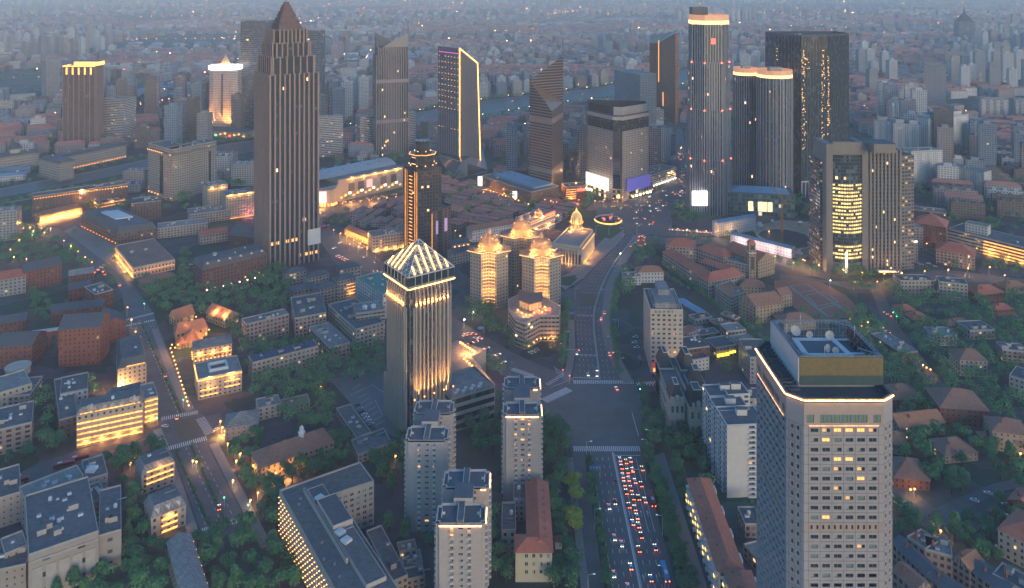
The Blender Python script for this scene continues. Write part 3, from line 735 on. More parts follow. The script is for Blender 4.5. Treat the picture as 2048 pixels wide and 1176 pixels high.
# ---- 1 tall stepped tower with a ziggurat crown
F_step=facade('stepped_tower_facade',(.045,.055,.065),wx=.80,wy=.84,glass=(.012,.028,.045),lit=.002,spandrel=(.02,.035,.05),gr=.32,cur=.04)
M_stepw=plain('rose_granite',(.29,.215,.195),.8,.2)
M_stepc=plain('crown_red_granite',(.15,.10,.10),.8,.2)
def stepped():
    # corner nearest to the camera about x=540; wide face 540-635, narrow face 506-540
    h=hz(150,541); a=P(506,140,h); b=P(541,150,h); c=P(636,146,h)
    # build square-ish plan with chamfered, stepped corners
    base,_=rect((540,541),(636,520.5),50,h=0)
    s=Bld('stepped_skyscraper','tall brown ribbed skyscraper with a red stepped pyramid crown','skyscraper',poly=base,pad=4); s.poly=base
    Z=lambda y:hz(y,541)
    tiers=[(0,0,Z(148)),(.09,Z(148),Z(118)),(.16,Z(118),Z(84)),(.23,Z(84),Z(66))]
    wl=MB(); pr=MB()
    # cross-shaped tiers: centre bays rise above the corner bays
    def cross(i,z0,z1):
        c1=subrect(base,i,1-i,i*.62,1-i*.62); c2=subrect(base,i*.62,1-i*.62,i,1-i)
        for c in (c1,c2):
            wl.prism(c,z0,z1,F_step,M_stepw,cw=4.4,ch=4); ribs(s,c,z0,z1+1.5,6,1.5,.9,M_stepw,mb=pr)
    wl.prism(base,0,Z(152),F_step,M_stepw,cw=4.4,ch=4); ribs(s,base,0,Z(150),5.2,1.7,1.1,M_stepw,mb=pr)
    cross(.08,Z(152),Z(118)); cross(.17,Z(118),Z(90)); cross(.25,Z(90),Z(64))
    s.part('wall',wl); s.part('pier_cladding',pr)
    cr=MB(); zt=Z(66); n=6; top=Z(10)
    for k,(e,yy) in enumerate(((.275,50),(.32,38),(.37,25),(.42,13),(.455,6))):
        z1=Z(yy)
        q=subrect(base,e,1-e,e,1-e); cr.prism(q,zt-3,z1,M_stepc); 
        # broken edge: little corner blocks
        for v in q: cr.box(v,2.2,2.2,zt-3,z1-2.5 ,M_stepc,0)
    s.part('crown',cr)
    # blank advertising board at the foot and lit lobby
    bd=MB(); z0,z1=hz(505,541),hz(473,541); A=Vector(base[1]); B=Vector(base[0]); u=(B-A).normalized(); nn=Vector((u.y,-u.x)); nn=-nn if nn.y>0 else nn
    p=A+nn*1.9; q=A+u*12+nn*1.9; bd.bar((*(p-u*2),(z0+z1)/2),(*q,(z0+z1)/2),.5,M_unit,z1-z0); s.part('billboard',bd)
    lb=MB(); 
    for i in range(14):
        if i in(3,9): continue
        t=(i+.5)/14; p=Vector(base[0]).lerp(Vector(base[1]),t)+nn*.3; uu=u*(-1.3); 
        z=hz(492,541) if i<8 else 8
        lb.face([(*(p+uu),z),(*(p-uu),z),(*(p-uu),z+3.2),(*(p+uu),z+3.2)],E_lit)
    s.part('lit_window_row',lb)
    ml=MB(); ml.bar((*quadpt(base,.5,.5),top),(*quadpt(base,.5,.5),top+7),.5,M_dark); s.part('mast',ml)
stepped()
# ---- 2 tower with the glass pyramid lantern
F_pyrL=facade('pyramid_tower_facade',(.16,.15,.145),wx=.62,wy=.86,glass=(.03,.042,.055),lit=.006,litc=(1,.6,.2),spandrel=(.05,.06,.07),gr=.1)
M_pyrib=plain('light_stone_pier',(.33,.30,.27),.7,.15)
def pyramid():
    zc=102.0; k=lambda x,y,z:tuple(P(x,y,z))
    L,Fr,Rt=P(768.7,533.7,zc),P(817,565.3,zc),P(908.7,542,zc); Bk=L+Rt-Fr
    sq=[tuple(Fr),tuple(Rt),tuple(Bk),tuple(L)]
    body=scale_poly(sq,.985)
    s=Bld('pyramid_roof_tower','ribbed office tower with a glowing glass pyramid on top','skyscraper',poly=body,pad=3)
    wl=MB()
    cut=[];
    # notched corners
    def notch(poly,t):
        out=[]
        for i in range(4):
            a=Vector(poly[i]);p=Vector(poly[i-1]);n=Vector(poly[(i+1)%4]); dp=(p-a).normalized()*t; dn=(n-a).normalized()*t; out+= [tuple(a+dp),tuple(a+dp+dn),tuple(a+dn)]
        return out
    low=notch(scale_poly(body,1.0),4.2); hi=notch(scale_poly(body,.97),4.2)
    wl.prism(low,0,86,F_pyrL,M_conc,cw=2.6,ch=3.7); wl.prism(hi,86,95,F_pyrL,M_conc,cw=2.6,ch=3.7); wl.prism(scale_poly(body,.90),0,97,F_pyrL,M_roofdark,cw=2.6,ch=3.7)
    s.part('wall',wl)
    rb=MB()
    for i in range(4):
        a,b=Vector(body[i]),Vector(body[(i+1)%4]); u=(b-a).normalized(); nn=Vector((u.y,-u.x)); L_=(b-a).length; rot=math.atan2(u.y,u.x)
        ts=[5.2+j*(L_-10.4)/8 for j in range(9)]
        for j,t in enumerate(ts):
            if i in (3,) and j in(3,): pass
            p=a+u*t+nn*.45; rb.box(p,.95,1.1,0,91,M_pyrib,rot)
            # curved tops leaning inwards
            for m in range(4): 
                q0=p-nn*(m*m*.28); q1=p-nn*((m+1)**2*.28); rb.bar((*q0,91+m*1.8),(*q1,91+(m+1)*1.8),.8,M_pyrib,1)
        for t in (.4,4.0,L_-4.0,L_-.4):
            p=a+u*t-nn*(0 if t in(.4,L_-.4) else .2); 
            rb.box(p,.8,.8,0,84,M_pyrib,rot) if t in (4.0,L_-4.0) else None
    s.part('pier_cladding',rb)
    # wider foot of piers on the left face
    ft=MB()
    a,b=Vector(body[3]),Vector(body[0]); u=(b-a).normalized(); nn=Vector((u.y,-u.x)); rot=math.atan2(u.y,u.x)
    for j in range(14): p=a+u*(2+j*((b-a).length-4)/13)+nn*1.0; ft.box(p,.7,1.5,0,31,M_pyrib,rot)
    s.part('pier_foot',ft)
    # lantern
    fr=MB(); gl=MB(); zb=97.5; zt=105.0; up=scale_poly(sq,1.0); c=Vector(cen(sq)); apz=105+17.5
    for i in range(4):
        a,b=Vector(up[i]),Vector(up[(i+1)%4])
        fr.bar((*a,zb+1),(*b,zb+1),.8,M_pyrib); fr.bar((*a,zt),(*b,zt),.55,M_unit)
        gl.face([(*a.lerp(c,.02),zb),(*b.lerp(c,.02),zb),(*b.lerp(c,.02),zt),(*a.lerp(c,.02),zt)],M_glass)
        for j in range(8): p=a.lerp(b,j/7 if j<7 else 1); fr.bar((*p,zb),(*p,zt),.35,M_unit)
        gl.face([(*a.lerp(c,.02),zt),(*b.lerp(c,.02),zt),(*c,apz-.4)],MATS['lantern_glass'])
        fr.bar((*a,zt),(*c,apz),.6,M_unit)
        A=Vector((*a,zt));B=Vector((*b,zt));C=Vector((*c,apz))
        for j in range(1,7):   # members parallel to the edges
            t=j/7; p=A.lerp(B,t); fr.bar(p,A.lerp(C,t) if 0 else (A.lerp(C,t)),.28,M_unit); fr.bar(p,B.lerp(C,1-t),.28,M_unit)
            fr.bar(A.lerp(C,t),B.lerp(C,t),.25,M_unit)
    s.part('lantern_frame',fr); s.part('lantern_glazing',gl)
    fl=MB(); 
    for p in (sq,): fl.prism([tuple(Vector(q)) for q in p],zb-.6,zb-.1,M_conc,bot=True)
    s.part('lantern_deck',fl)
    # bright tubes lying up the slopes (face L-Fr and Fr-Rt)
    for i,ks in ((3,(1,2,3,4)),(0,(1,2,3,4,5,6))):
        a,b=Vector(up[i]),Vector(up[(i+1)%4]); A=Vector((*a,zt));B=Vector((*b,zt));C=Vector((*c,apz)); n_=(B-A).cross(C-A).normalized()*.6
        if n_.z<0: n_=-n_
        for j in ks:
            t=j/7; mid=A.lerp(B,t)
            # straight up the slope until it meets the hip
            foot=mid; dirv=(C-(A+B)/2); tt=1-abs(2*t-1); tb=MB(); tb.bar(foot+n_+dirv*.04,foot+n_+dirv*tt*.95,.75,E_strip2,.4); s.part('light_tube',tb)
    sb=MB()
    for i in (3,0,1,2):
        a,b=Vector(up[i]),Vector(up[(i+1)%4]); u=(b-a).normalized(); nn=Vector((u.y,-u.x))*.45; sb.bar((*(a+nn),zb-.3),(*(b+nn),zb-.3),.55,E_strip2)
    s.part('light_strip',sb)
    # uplighters on the piers below the deck, flood of light at the foot of the right face
    for i in (3,0):
        a,b=Vector(body[i]),Vector(body[(i+1)%4]); u=(b-a).normalized(); nn=Vector((u.y,-u.x)); L_=(b-a).length
        for j in range(9):
            if j==4 and i==0: pass
            p=a+u*(5.2+j*(L_-10.4)/8)+nn*1.6; mb=MB(); mb.lathe(p,[(0,85.4),(.32,85.8),(0,86.2)],E_bulb,6); s.part('uplighter',mb)
            lampobj(s.r,(p.x,p.y,86.6),260,size=.3)
    a,b=Vector(body[0]),Vector(body[1]); u=(b-a).normalized(); nn=Vector((u.y,-u.x)); L_=(b-a).length
    for j in range(9):
        p=a+u*(3+j*(L_-5)/8)+nn*2.6
        lampobj(s.r,(p.x,p.y,26),9000,size=.4,spot=60,aim=(p.x-nn.x*2.3,p.y-nn.y*2.3,62),blend=1,colr=(1,.42,.10))
        if j%2==0: mb=MB(); mb.lathe(p,[(0,24.6),(.5,25.2),(0,25.8)],E_bulb,6); s.part('uplighter',mb)
    # podium behind and to the right
    pod,ph=rect((903,797),(989,772),30,by=866)
    s.pod=pod
    pm=MB(); pm.prism(pod,0,ph,facade('podium_ribbon_windows',(.30,.27,.25),wx=1.0,wy=.55,glass=(.02,.03,.04),lit=0),M_rooflight,ch=5.2); s.part('podium',pm)
    rm=MB(); parapet(rm,pod,ph,M_rooflight,1.2,.6); s.part('parapet',rm)
    for j in range(8): p=quadpt(pod,.15+.09*j,.12+.1*(j%2)); mb=MB(); mb.box(p,2.2,1.6,ph,ph+1.2,M_unit); s.part('ac_unit',mb)
    # long wing with the row of bulbs along its roof edge
    wing=[tuple(P(*q,17)) for q in ((915,800),(990,768),(943,712),(972,700),(915,680),(880,700))]
    wing=ccw(wing); wm=MB(); 
    from mathutils.geometry import tessellate_polygon
    for i in range(len(wing)): wm.wall(wing[i],wing[(i+1)%len(wing)],0,17,M_cream)
    for t in tessellate_polygon([[Vector((*p,0)) for p in wing]]):
        q=[(*wing[i],17.0) for i in t]; q=q if area(q)>0 else q[::-1]; wm.face(q,M_rooflight)
    s.part('wing',wm)
    for (p0,p1,n) in (((918,684),(952,706),7),((926,716),(988,772),12),((951,708),(930,714),3)):
        for j in range(n):
            t=(j+.5)/n; q=P(p0[0]+(p1[0]-p0[0])*t,p0[1]+(p1[1]-p0[1])*t,18.5); mb=MB(); mb.lathe(q,[(0,18),(.75,18.6),(.75,19),(0,19.6)],E_bulb,8); s.part('roof_lamp',mb)
    for q in ((948,700),(960,745),(930,700)): p=P(*q,20); lampobj(s.r,(p.x,p.y,22),2500,size=1)
m,n,b=new_mat('lantern_glass'); b.inputs['Base Color'].default_value=(.10,.13,.14,1); b.inputs['Roughness'].default_value=.15
pyramid()
# ---- 3 dark tower with round lantern and gold-lit flank
F_dark=facade('dark_hotel_facade',(.055,.05,.055),wx=.7,wy=.6,glass=(.03,.04,.05),lit=.02,cur=.1)
F_brownT=facade('brown_bay_facade',(.15,.10,.085),wx=.32,wy=.62,glass=(.03,.035,.045),lit=.01)
M_blk=plain('black_stone',(.045,.042,.05),.6,.2)
M_goldwall=plain('gold_lit_wall',(.30,.22,.14),.6,.1)
def goldface(s,a,b,z0,z1,n,st=.9,white=None):
    """thin warm light lines up a flank, as glowing bars"""
    u=Vector((b[0]-a[0],b[1]-a[1])); L=u.length; u.normalize(); nn=Vector((u.y,-u.x)); mb=MB()
    for j in range(n):
        t=(j+.5)/n
        if white and white[0]<t<white[1]: continue
        p=Vector(a)+u*L*t+nn*.3; mb.bar((*p,z0),(*p,z1),.35,E_gold)
    s.part('light_line',mb)
E_gold=emis('golden_light_line',(1.0,.36,.06),.55)
def lanterntower():
    gh=hz(330,500+0); 
    # left gold flank 809-832, dark front 832-882; roof y~330, foot hidden at about 500
    h=hz(332,505); a=P(809,330,h); b=P(836,338,h); c=P(882,334,h)
    poly=[tuple(b),tuple(c),tuple(c+(a-b)),tuple(a)]
    if area(poly)<0: poly=poly[::-1]
    s=Bld('lantern_tower','black tower with a round lantern top and one gold striped flank','skyscraper',poly=poly,pad=3)
    wl=MB(); wl.prism(poly,0,h,F_dark,M_blk,cw=3.4,ch=3.6); s.part('wall',wl)
    E_=[(poly[i],poly[(i+1)%4]) for i in range(4)]
    # the flank whose middle projects furthest left
    fl=min(E_,key=lambda e:PIX(*cen(e),h)[0]); goldface(s,fl[0],fl[1],6,h-4,7,white=(.35,.65))
    u=(Vector(fl[1])-Vector(fl[0])); mid=Vector(fl[0])+u*.5; nn=Vector((u.y,-u.x)).normalized()
    for j in range(21):
        z=8+j*(h-14)/21; mb=MB(); p=mid+nn*.8; q=u.normalized()*u.length*.11; mb.bar((*(p-q),z),(*(p+q),z),.5,E_strip,.5); s.part('balcony_light',mb)
    cc=Vector(cen(poly)); fr=min(E_,key=lambda e:e[0][1]+e[1][1])
    ribs(s,poly,0,h,4,.9,.6,M_blk)
    W=(Vector(poly[1])-Vector(poly[0])).length*.5
    cr=MB(); ph=PI/8; r1=W*1.06
    cr.lathe(cc,[(r1*1.12,h),(r1*1.12,h+2.5),(r1,h+2.5),(r1,h+13),(r1*1.08,h+13.5),(r1*1.08,h+15)],F_dark,8,ph); s.part('crown',cr)
    sb=MB(); 
    for i in range(8):
        a0=ph+2*PI*i/8;a1=ph+2*PI*(i+1)/8; sb.bar((cc.x+r1*1.12*math.cos(a0),cc.y+r1*1.12*math.sin(a0),h+14.6),(cc.x+r1*1.12*math.cos(a1),cc.y+r1*1.12*math.sin(a1),h+14.6),.5,E_strip)
    s.part('light_strip',sb)
    for i in range(10):
        a0=2*PI*i/10; p=cc+Vector((math.cos(a0),math.sin(a0)))*r1*1.1; mb=MB(); mb.lathe(p,[(0,h+2.6),(.5,h+3.2),(0,h+3.8)],E_bulb,6); s.part('lamp',mb)
    lt=MB(); r2=W*.55; lt.lathe(cc,[(r2*1.3,h+15),(r2*1.3,h+17),(r2,h+17),(r2,h+26),(r2*1.15,h+27),(r2*1.15,h+28.5),(r2*.9,h+28.5)],F_dark,16); s.part('lantern',lt)
    for i in range(6): a0=2*PI*i/6; p=cc+Vector((math.cos(a0),math.sin(a0)))*r2*1.25; mb=MB(); mb.lathe(p,[(0,h+17),(.45,h+17.6),(0,h+18.2)],E_bulb,6); s.part('lamp',mb)
    mt=MB(); mt.bar((*cc,h+28),(*cc,h+38),.35,M_dark); s.part('mast',mt)
    # lower annex
    h2=hz(419,506); a=P(840,413,h2); b=P(866,424,h2); c=P(902,413,h2)
    q=[tuple(b),tuple(c),tuple(c+(a-b)),tuple(a)]; q=q if area(q)>0 else q[::-1]
    s2=Bld('gold_striped_annex','lower brown slab with gold light stripes beside the black lantern tower','building',poly=q,pad=2)
    wl=MB(); wl.prism(q,0,h2,F_brownT,M_roofdark,cw=5.5,ch=3.4); s2.part('wall',wl)
    E2=[(q[i],q[(i+1)%4]) for i in range(4)]; fl=min(E2,key=lambda e:PIX(*cen(e),h2)[0]); goldface(s2,fl[0],fl[1],4,h2-2,9)
    pb=MB(); parapet(pb,q,h2,M_blk,2,.5); s2.part('parapet',pb); clutter(s2,q,h2,4,3)
    sg=MB(); fr=max(E2,key=lambda e:PIX(*cen(e),h2)[0]); 
    f=min([e for e in E2 if e!=fl],key=lambda e:e[0][1]+e[1][1]); u=Vector(f[1])-Vector(f[0]); nn=Vector((u.y,-u.x)).normalized()
    for t in (.15,.62): 
        p0=Vector(f[0])+u*t+nn*.35; p1=Vector(f[0])+u*(t+.16)+nn*.35; sg.bar((*p0,h2*.62),(*p1,h2*.62),.3,emis('faint_violet_sign',(.5,.3,.45),.15),h2*.3)
    s2.part('vertical_sign',sg)
lanterntower()
# ---- 4 winged tower
F_wing=facade('winged_tower_facade',(.16,.15,.155),wx=.52,wy=.86,glass=(.02,.04,.055),lit=.008,spandrel=(.03,.05,.06),cur=.06)
def winged():
    poly,h=rect((757,95),(816,93),26,by=312)
    s=Bld('winged_tower','grey striped tower with two pointed fins and a mast on its roof','skyscraper',poly=poly,pad=3)
    wl=MB(); wl.prism(poly,0,h,F_wing,M_roofgrey,cw=4,ch=3.8); 
    low=subrect(poly,-.07,1,-.06,.9); wl.prism(low,0,h*.93,F_wing,M_roofgrey,cw=4,ch=3.8); s.part('wall',wl)
    ribs(s,low,0,h*.93,4.2,1.0,.8,plain('pink_grey_rib',(.26,.22,.22),.8)); ribs(s,poly,h*.93,h,4.2,1.0,.8,MATS['pink_grey_rib'],part='upper_piers')
    bd=MB()
    for z in (h*.67,h*.30): bd.prism(inset(low,-.9),z,z+6,MATS['pink_grey_rib'],bot=True)
    s.part('belt_course',bd)
    a,b,c,d=[Vector(p) for p in poly]; fn=MB(); w=.0
    # two sloping fins: one rises to the right front, one to the left back
    def fin(p,q,zp,zq,tk=1.2):
        n_=(q-p).normalized(); n_=Vector((-n_.y,n_.x))*tk/2
        for sg in (1,): 
            A=[(*(p-n_),h),(*(q-n_),h),(*(q-n_),zq),(*(p-n_),zp)]; B=[(*(p+n_),h),(*(q+n_),h),(*(q+n_),zq),(*(p+n_),zp)]
            fn.face(A,M_wingm); fn.face(B[::-1],M_wingm); fn.face([A[3],A[2],B[2],B[3]],M_wingm); fn.face([A[1],B[1],B[2],A[2]],M_wingm); fn.face([B[0],A[0],A[3],B[3]],M_wingm)
    fin(a.lerp(b,.15),b,h+1,h+24); fin(b,c,h+24,h+2); fin(d,a.lerp(b,.5).lerp(c,.3),h+24,h+4); fin(d,a.lerp(d,.3),h+24,h+2)
    s.part('roof_fin',fn)
    m_=MB(); m_.bar((*b,h+20),(*b,h+44),.9,M_dark); s.part('mast',m_)
    for z,t in ((h*.31,.85),(h*.2,.55),(h*.12,.3),(h*.13,.35)): mb=MB(); p=Vector(low[0]).lerp(Vector(low[1]),t)-Vector((0,.6)); mb.box(p,3,.4,z,z+3,E_lit); s.part('lit_window',mb)
M_wingm=plain('fin_metal',(.17,.18,.19),.5,.1,metal=.3)
winged()
# ---- 5 slanted tower outlined in light
F_sl1=facade('slanted_tower_side',(.17,.165,.18),wx=.5,wy=.8,glass=(.06,.07,.085),lit=0.0,spandrel=(.11,.115,.13),cur=0)
F_sl2=facade('slanted_tower_front',(.20,.19,.20),wx=.5,wy=1.0,glass=(.10,.11,.13),lit=.0,spandrel=(.15,.15,.165),gr=.3,cur=0)
def slanted():
    # face A: x 875..917 (top y 92..97), face B: 917..957, top slopes from y97 down to y127; foot y 331 / 336
    za=hz(97,331); a=P(876,318,0); b=P(919,331,0); c=P(961,336,0); 
    zb=hz(127,336)
    d=a+(c-b); 
    s=Bld('slanted_tower','slanting roof tower outlined by bright golden edge lights','skyscraper',poly=ccw([a,b,c,d]),pad=3)
    mb=MB(); c1=P(953,127,zb); b1=P(917,97,za)
    A0,B0,C0,D0=[(*p,0) for p in (a,b,c,d)]; zt=za
    a1=tuple(P(875,92,za*1.0)); A1=(a[0],a[1],za); B1=(b[0],b[1],za); C1=(*(b+(c-b)*.86),zb); D1=(*(a+(c-b)*.86),zb)
    L1=(b-a).length
    def q(p,m,nx,nz): 
        o=R.randrange(99); mb.face(p,m,[(o,0),(o+nx,0),(o+nx,nz),(o,nz)])
    q([A0,B0,B1,A1],F_sl1,12,40); q([B0,C0,C1,B1],F_sl2,14,40); q([C0,D0,D1,C1],F_sl1,12,36); q([D0,A0,A1,D1],F_sl2,14,40); mb.face([A1,B1,C1,D1],M_roofgrey); s.part('wall',mb)
    for nm,p0,p1 in (('edge',B0,B1),('edge',B1,C1),('edge',C1,C0)):
        e=MB(); n_=Vector((.2,-.8,.4)); e.bar(Vector(p0)+n_,Vector(p1)+n_,1.5,E_edge); s.part('edge_light',e)
    sg=MB(); u=(b-a).normalized(); nn=Vector((u.y,-u.x))*.4; zz=za*.955
    sg.bar((*(a+u*3+nn),zz),(*(b-u*3+nn),zz),.4,emis('pink_sign_line',(.9,.12,.6),.2),1.2); s.part('roof_sign',sg)
    rows=[.92,.87,.82,.77,.72,.67,.62,.57,.52,.47,.30,.03]
    for zi in rows:
        for k in range(7):
            if R.random()<.12: continue
            p=a+u*(4+k*(L1-8)/6)+nn; m2=MB(); m2.lathe(p,[(0,za*zi-.6),(.5,za*zi),(0,za*zi+.6)],E_dot,5); s.part('facade_lamp',m2)
E_edge=emis('edge_light_gold',(1.0,.45,.12),1.0); E_dot=emis('small_orange_lamp',(1.0,.45,.15),1)
slanted()
# faceted glass podium at its foot
def facets():
    pts=[tuple(P(*q)) for q in ((876,345),(905,360),(935,352),(975,345),(965,325),(880,322))]
    s=Bld('faceted_pavilion','low folded grey glass pavilion at the foot of the gold edged tower','building',poly=ccw(pts)); c=Vector(cen(pts)); mb=MB(); pts=ccw(pts)
    zs=[24,3,20,4,22,12]
    for i in range(len(pts)):
        a,b=pts[i],pts[(i+1)%len(pts)]; za,zb=zs[i],zs[(i+1)%len(pts)]
        mb.face([(*a,0),(*b,0),(*b,zb)],M_facet1); mb.face([(*a,0),(*b,zb),(*a,za)],M_facet2); mb.face([(*a,za),(*b,zb),(c.x,c.y,14)],M_facet1 if i%2 else M_facet2)
    s.part('folded_roof',mb)
M_facet1=plain('facet_glass_grey',(.20,.21,.22),.35,.1); M_facet2=plain('facet_glass_dark',(.06,.08,.09),.15,.1)
facets()
# ---- 6 folded stripe tower
F_ori=facade('folded_tower_stripes',(.24,.175,.15),wx=1.0,wy=.6,glass=(.01,.02,.03),lit=.0,gr=.3,cur=0)
M_orib=plain('copper_glass',(.28,.16,.09),.25,.1,metal=.4)
def origami():
    z1=hz(222,392); 
    a=P(1059,382,0); b=P(1104,394,0); c=P(1126,372,0); d=a+(c-b)
    s=Bld('folded_tower','dark tower with thin horizontal stripes, folded point and spire','skyscraper',poly=ccw([a,b,c,d]),pad=3)
    zl=hz(160,382); zr=hz(215,392); zp=hz(112,372)
    mb=MB(); A,B,C,D=[(*p,0) for p in (a,b,c,d)]
    A1=(*a,zl); B1=(*b,z1); C1=(*c,zr); D1=(*c.lerp(d,.0),zp); E1=(*a.lerp(d,.25),zl)
    def st(p,m=F_ori,hh=None):
        o=0; 
        us=[0]; 
        mb.face(p,m,[((v[0]*.3+v[1]*.3),v[2]/4.0) for v in p])
    st([A,B,B1,A1]); st([B,C,C1,B1]); st([C,D,(*d,zl),C1]); st([D,A,A1,(*d,zl)])
    st([A1,B1,(*b.lerp(c,.5),(z1+zr)/2),(*c,zr)],M_orib) if 0 else mb.face([A1,B1,C1],M_orib)
    back=c+(a-b)*.12
    st([A1,C1,(*c,zp)]); st([C1,(*d,zl),(*c,zp)]); st([(*d,zl),A1,(*c,zp)])
    s.part('wall',mb)
    for z in (hz(248,392),hz(348,392)):
        bb=MB(); bb.prism(inset(ccw([a,b,c,d]),-.25),z,z+7,M_oristrip,bot=True); s.part('belt_course',bb)
    sp=MB(); sp.bar((*c,zp-8),(*c,zp+26),.7,M_dark); s.part('spire',sp)
    lampobj(s.r,(b.x+6,b.y-6,20),5000,size=2)
M_oristrip=plain('pinkish_stone_band',(.25,.19,.17),.7)
origami()
# ---- 7 twin block with a bridge on top (open portal)
F_port=facade('portal_block_facade',(.36,.32,.28),wx=.42,wy=.42,lit=.01,cur=.25)
def portal():
    h=hz(247,380); a=P(1176,247,h); b=P(1226,262,h); c=P(1246,262,h); d=P(1297,252,h)
    poly=ccw([a,P(1212,257,h),P(1262,259,h),d,d+Vector((-8,24)),a+Vector((8,24))])
    s=Bld('portal_building','beige twin apartment block joined at the top by a dark bridge','building',poly=poly,pad=3)
    def leg(x0,x1,y0,y1,by): 
        r=[tuple(P(x0,y0,h)),tuple(P(x1,y1,h))]; u=(Vector(r[1])-Vector(r[0])); n=Vector((0,24)); return [r[0],r[1],tuple(Vector(r[1])+n),tuple(Vector(r[0])+n)]
    l1=leg(1176,1226,250,262,0); l2=leg(1245,1297,263,253,0)
    for l in (l1,l2):
        mb=MB(); mb.prism(l,0,h,F_port,M_conc,cw=3.2,ch=3.3); s.part('tower_block',mb)
    top=[l1[0],l1[1],l2[0],l2[1],l2[2],l2[3],l1[2],l1[3]]
    def slab(z0,z1,m,e=0,nm='bridge'):
        mb=MB(); q=[l1[0],l1[1],l2[0],l2[1],l2[2],l1[3]]; q=inset(q,-e); mb.prism(q,z0,z1,m,M_roofdark,bot=True,cw=3,ch=4); s.part(nm,mb)
    slab(h,h+15,F_dk,.2,'bridge_glazing'); slab(h+15,h+20,M_cream2,1.0,'bridge_floor')
    # roof crown: dark steel screen with pale panels at the front
    slab(h+20,h+21,M_roofdark,-.5,'roof')
    scr=MB(); q=[l1[0],l1[1],l2[0],l2[1],l2[2],l1[3]]; q=inset(q,1.5)
    for i in range(6):
        A_,B_=q[i],q[(i+1)%6]; scr.bar((*A_,h+27),(*B_,h+27),.6,M_panel if i in(1,2) else M_dark,11)
    s.part('roof_screen',scr)
    for l,sc_ in ((l1,E_screen),(l2,E_blue)):
        mb=MB(); u=Vector(l[1])-Vector(l[0]); nn=Vector((u.y,-u.x)).normalized(); p0=Vector(l[0])+u*.05+nn*5.8; p1=Vector(l[0])+u*.95+nn*5.8; z=hz(362,385)
        mb.bar((*p0,22),(*p1,22),.5,sc_,17); s.part('video_screen',mb)
    pd=inset(poly,-6); mb=MB(); mb.prism(pd,0,14,facade('podium_shops',(.30,.28,.26),wx=.8,wy=.6,lit=.35,lits=1.5),M_roofgrey,cw=6,ch=7); s.part('podium',mb)
    for i in range(12):
        p=Vector(pd[0]).lerp(Vector(pd[1]),i/12) if i<6 else Vector(pd[2]).lerp(Vector(pd[3]),(i-6)/6); m2=MB(); m2.box(p-Vector((0,.7)),2.6,.3,4,6,E_white if i%3 else E_strip2); s.part('shop_light',m2)
F_dk=facade('dark_ribbon_glass',(.05,.06,.065),wx=.9,wy=.8,glass=(.02,.03,.04),lit=0); M_cream2=plain('beige_band',(.38,.34,.30),.8); M_panel=plain('pale_screen_panels',(.30,.30,.31),.7,.5,.8)
portal()
# ---- 8 supertall stepped octagonal tower with glowing crown
F_sup=facade('steel_rib_facade',(.17,.18,.20),wx=.55,wy=.86,glass=(.02,.04,.06),lit=.006,litc=(1,.5,.3),spandrel=(.045,.06,.075))
M_rib=plain('steel_fin',(.36,.36,.37),.5,.1,metal=.3)
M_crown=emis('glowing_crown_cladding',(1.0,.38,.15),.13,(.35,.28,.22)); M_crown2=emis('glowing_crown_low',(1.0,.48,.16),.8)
def octo(c,rx,ry,rot=0,k=.3):
    p=[(-1,-k),(-k,-1),(k,-1),(1,-k),(1,k),(k,1),(-k,1),(-1,k)]; ca,sa=math.cos(rot),math.sin(rot)
    return [(c[0]+x*rx*ca-y*ry*sa,c[1]+x*rx*sa+y*ry*ca) for x,y in p]
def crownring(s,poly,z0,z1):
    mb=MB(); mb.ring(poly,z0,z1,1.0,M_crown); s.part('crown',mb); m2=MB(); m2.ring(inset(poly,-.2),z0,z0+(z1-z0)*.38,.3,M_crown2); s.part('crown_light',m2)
def supertall():
    gx0,gx1,gy=1386,1472,436; zb=0; a=P(gx0,432,0); b=P(gx1,436,0); c=Vector(((a.x+b.x)/2,a.y+26)); rx=(b.x-a.x)/2
    s=Bld('supertall_tower','tallest grey ribbed tower with tiers and a glowing orange crown','skyscraper',poly=octo(c,rx,26),pad=4)
    Z=lambda y:hz(y,436)
    tiers=[(1.0,0,Z(325)),(.965,Z(325),Z(224)),(.93,Z(224),Z(128)),(.88,Z(128),Z(50))]
    wl=MB(); rb=MB(); bn=MB()
    for k,z0,z1 in tiers:
        q=octo(c,rx*k,26*k,0,.45); wl.prism(q,z0,z1,F_sup,M_roofgrey,cw=2.6,ch=3.9); ribs(s,q,z0,z1+1,3.3,.75,.7,M_rib,mb=rb)
        q2=octo(c,rx*k*1.015,26*k*.6,0,.75); wl.prism(q2,z0,z1-10,F_sup,M_roofgrey,cw=2.6,ch=3.9)
        for v in q[:4]: m2=MB(); m2.lathe(v,[(0,z1-1.5),(1.0,z1),(0,z1+1.5)],E_redb,6); s.part('red_beacon',m2)
    s.part('wall',wl); s.part('fin_cladding',rb); crownring(s,octo(c,rx*.9,23.6,0,.45),Z(50),Z(31))
    bx=MB(); p=c+Vector((-12,4)); bx.box(p,20,18,Z(44),Z(16),M_roofgrey); s.part('roof_plant',bx)
    sg=MB(); p=P(1390,424,0); sg.box((a.x+8,a.y-2),19,.8,Z(414),Z(385),E_screen2); s.part('video_screen',sg)
    rd=MB(); p=c+Vector((0,-24.5)); rd.box(p,6,.4,Z(90),Z(78),emis('dim_red_logo',(.8,.15,.1),.3)); s.part('roof_logo',rd)
E_screen2=emis('bright_white_screen',(1,.86,.84),1.3)
supertall()
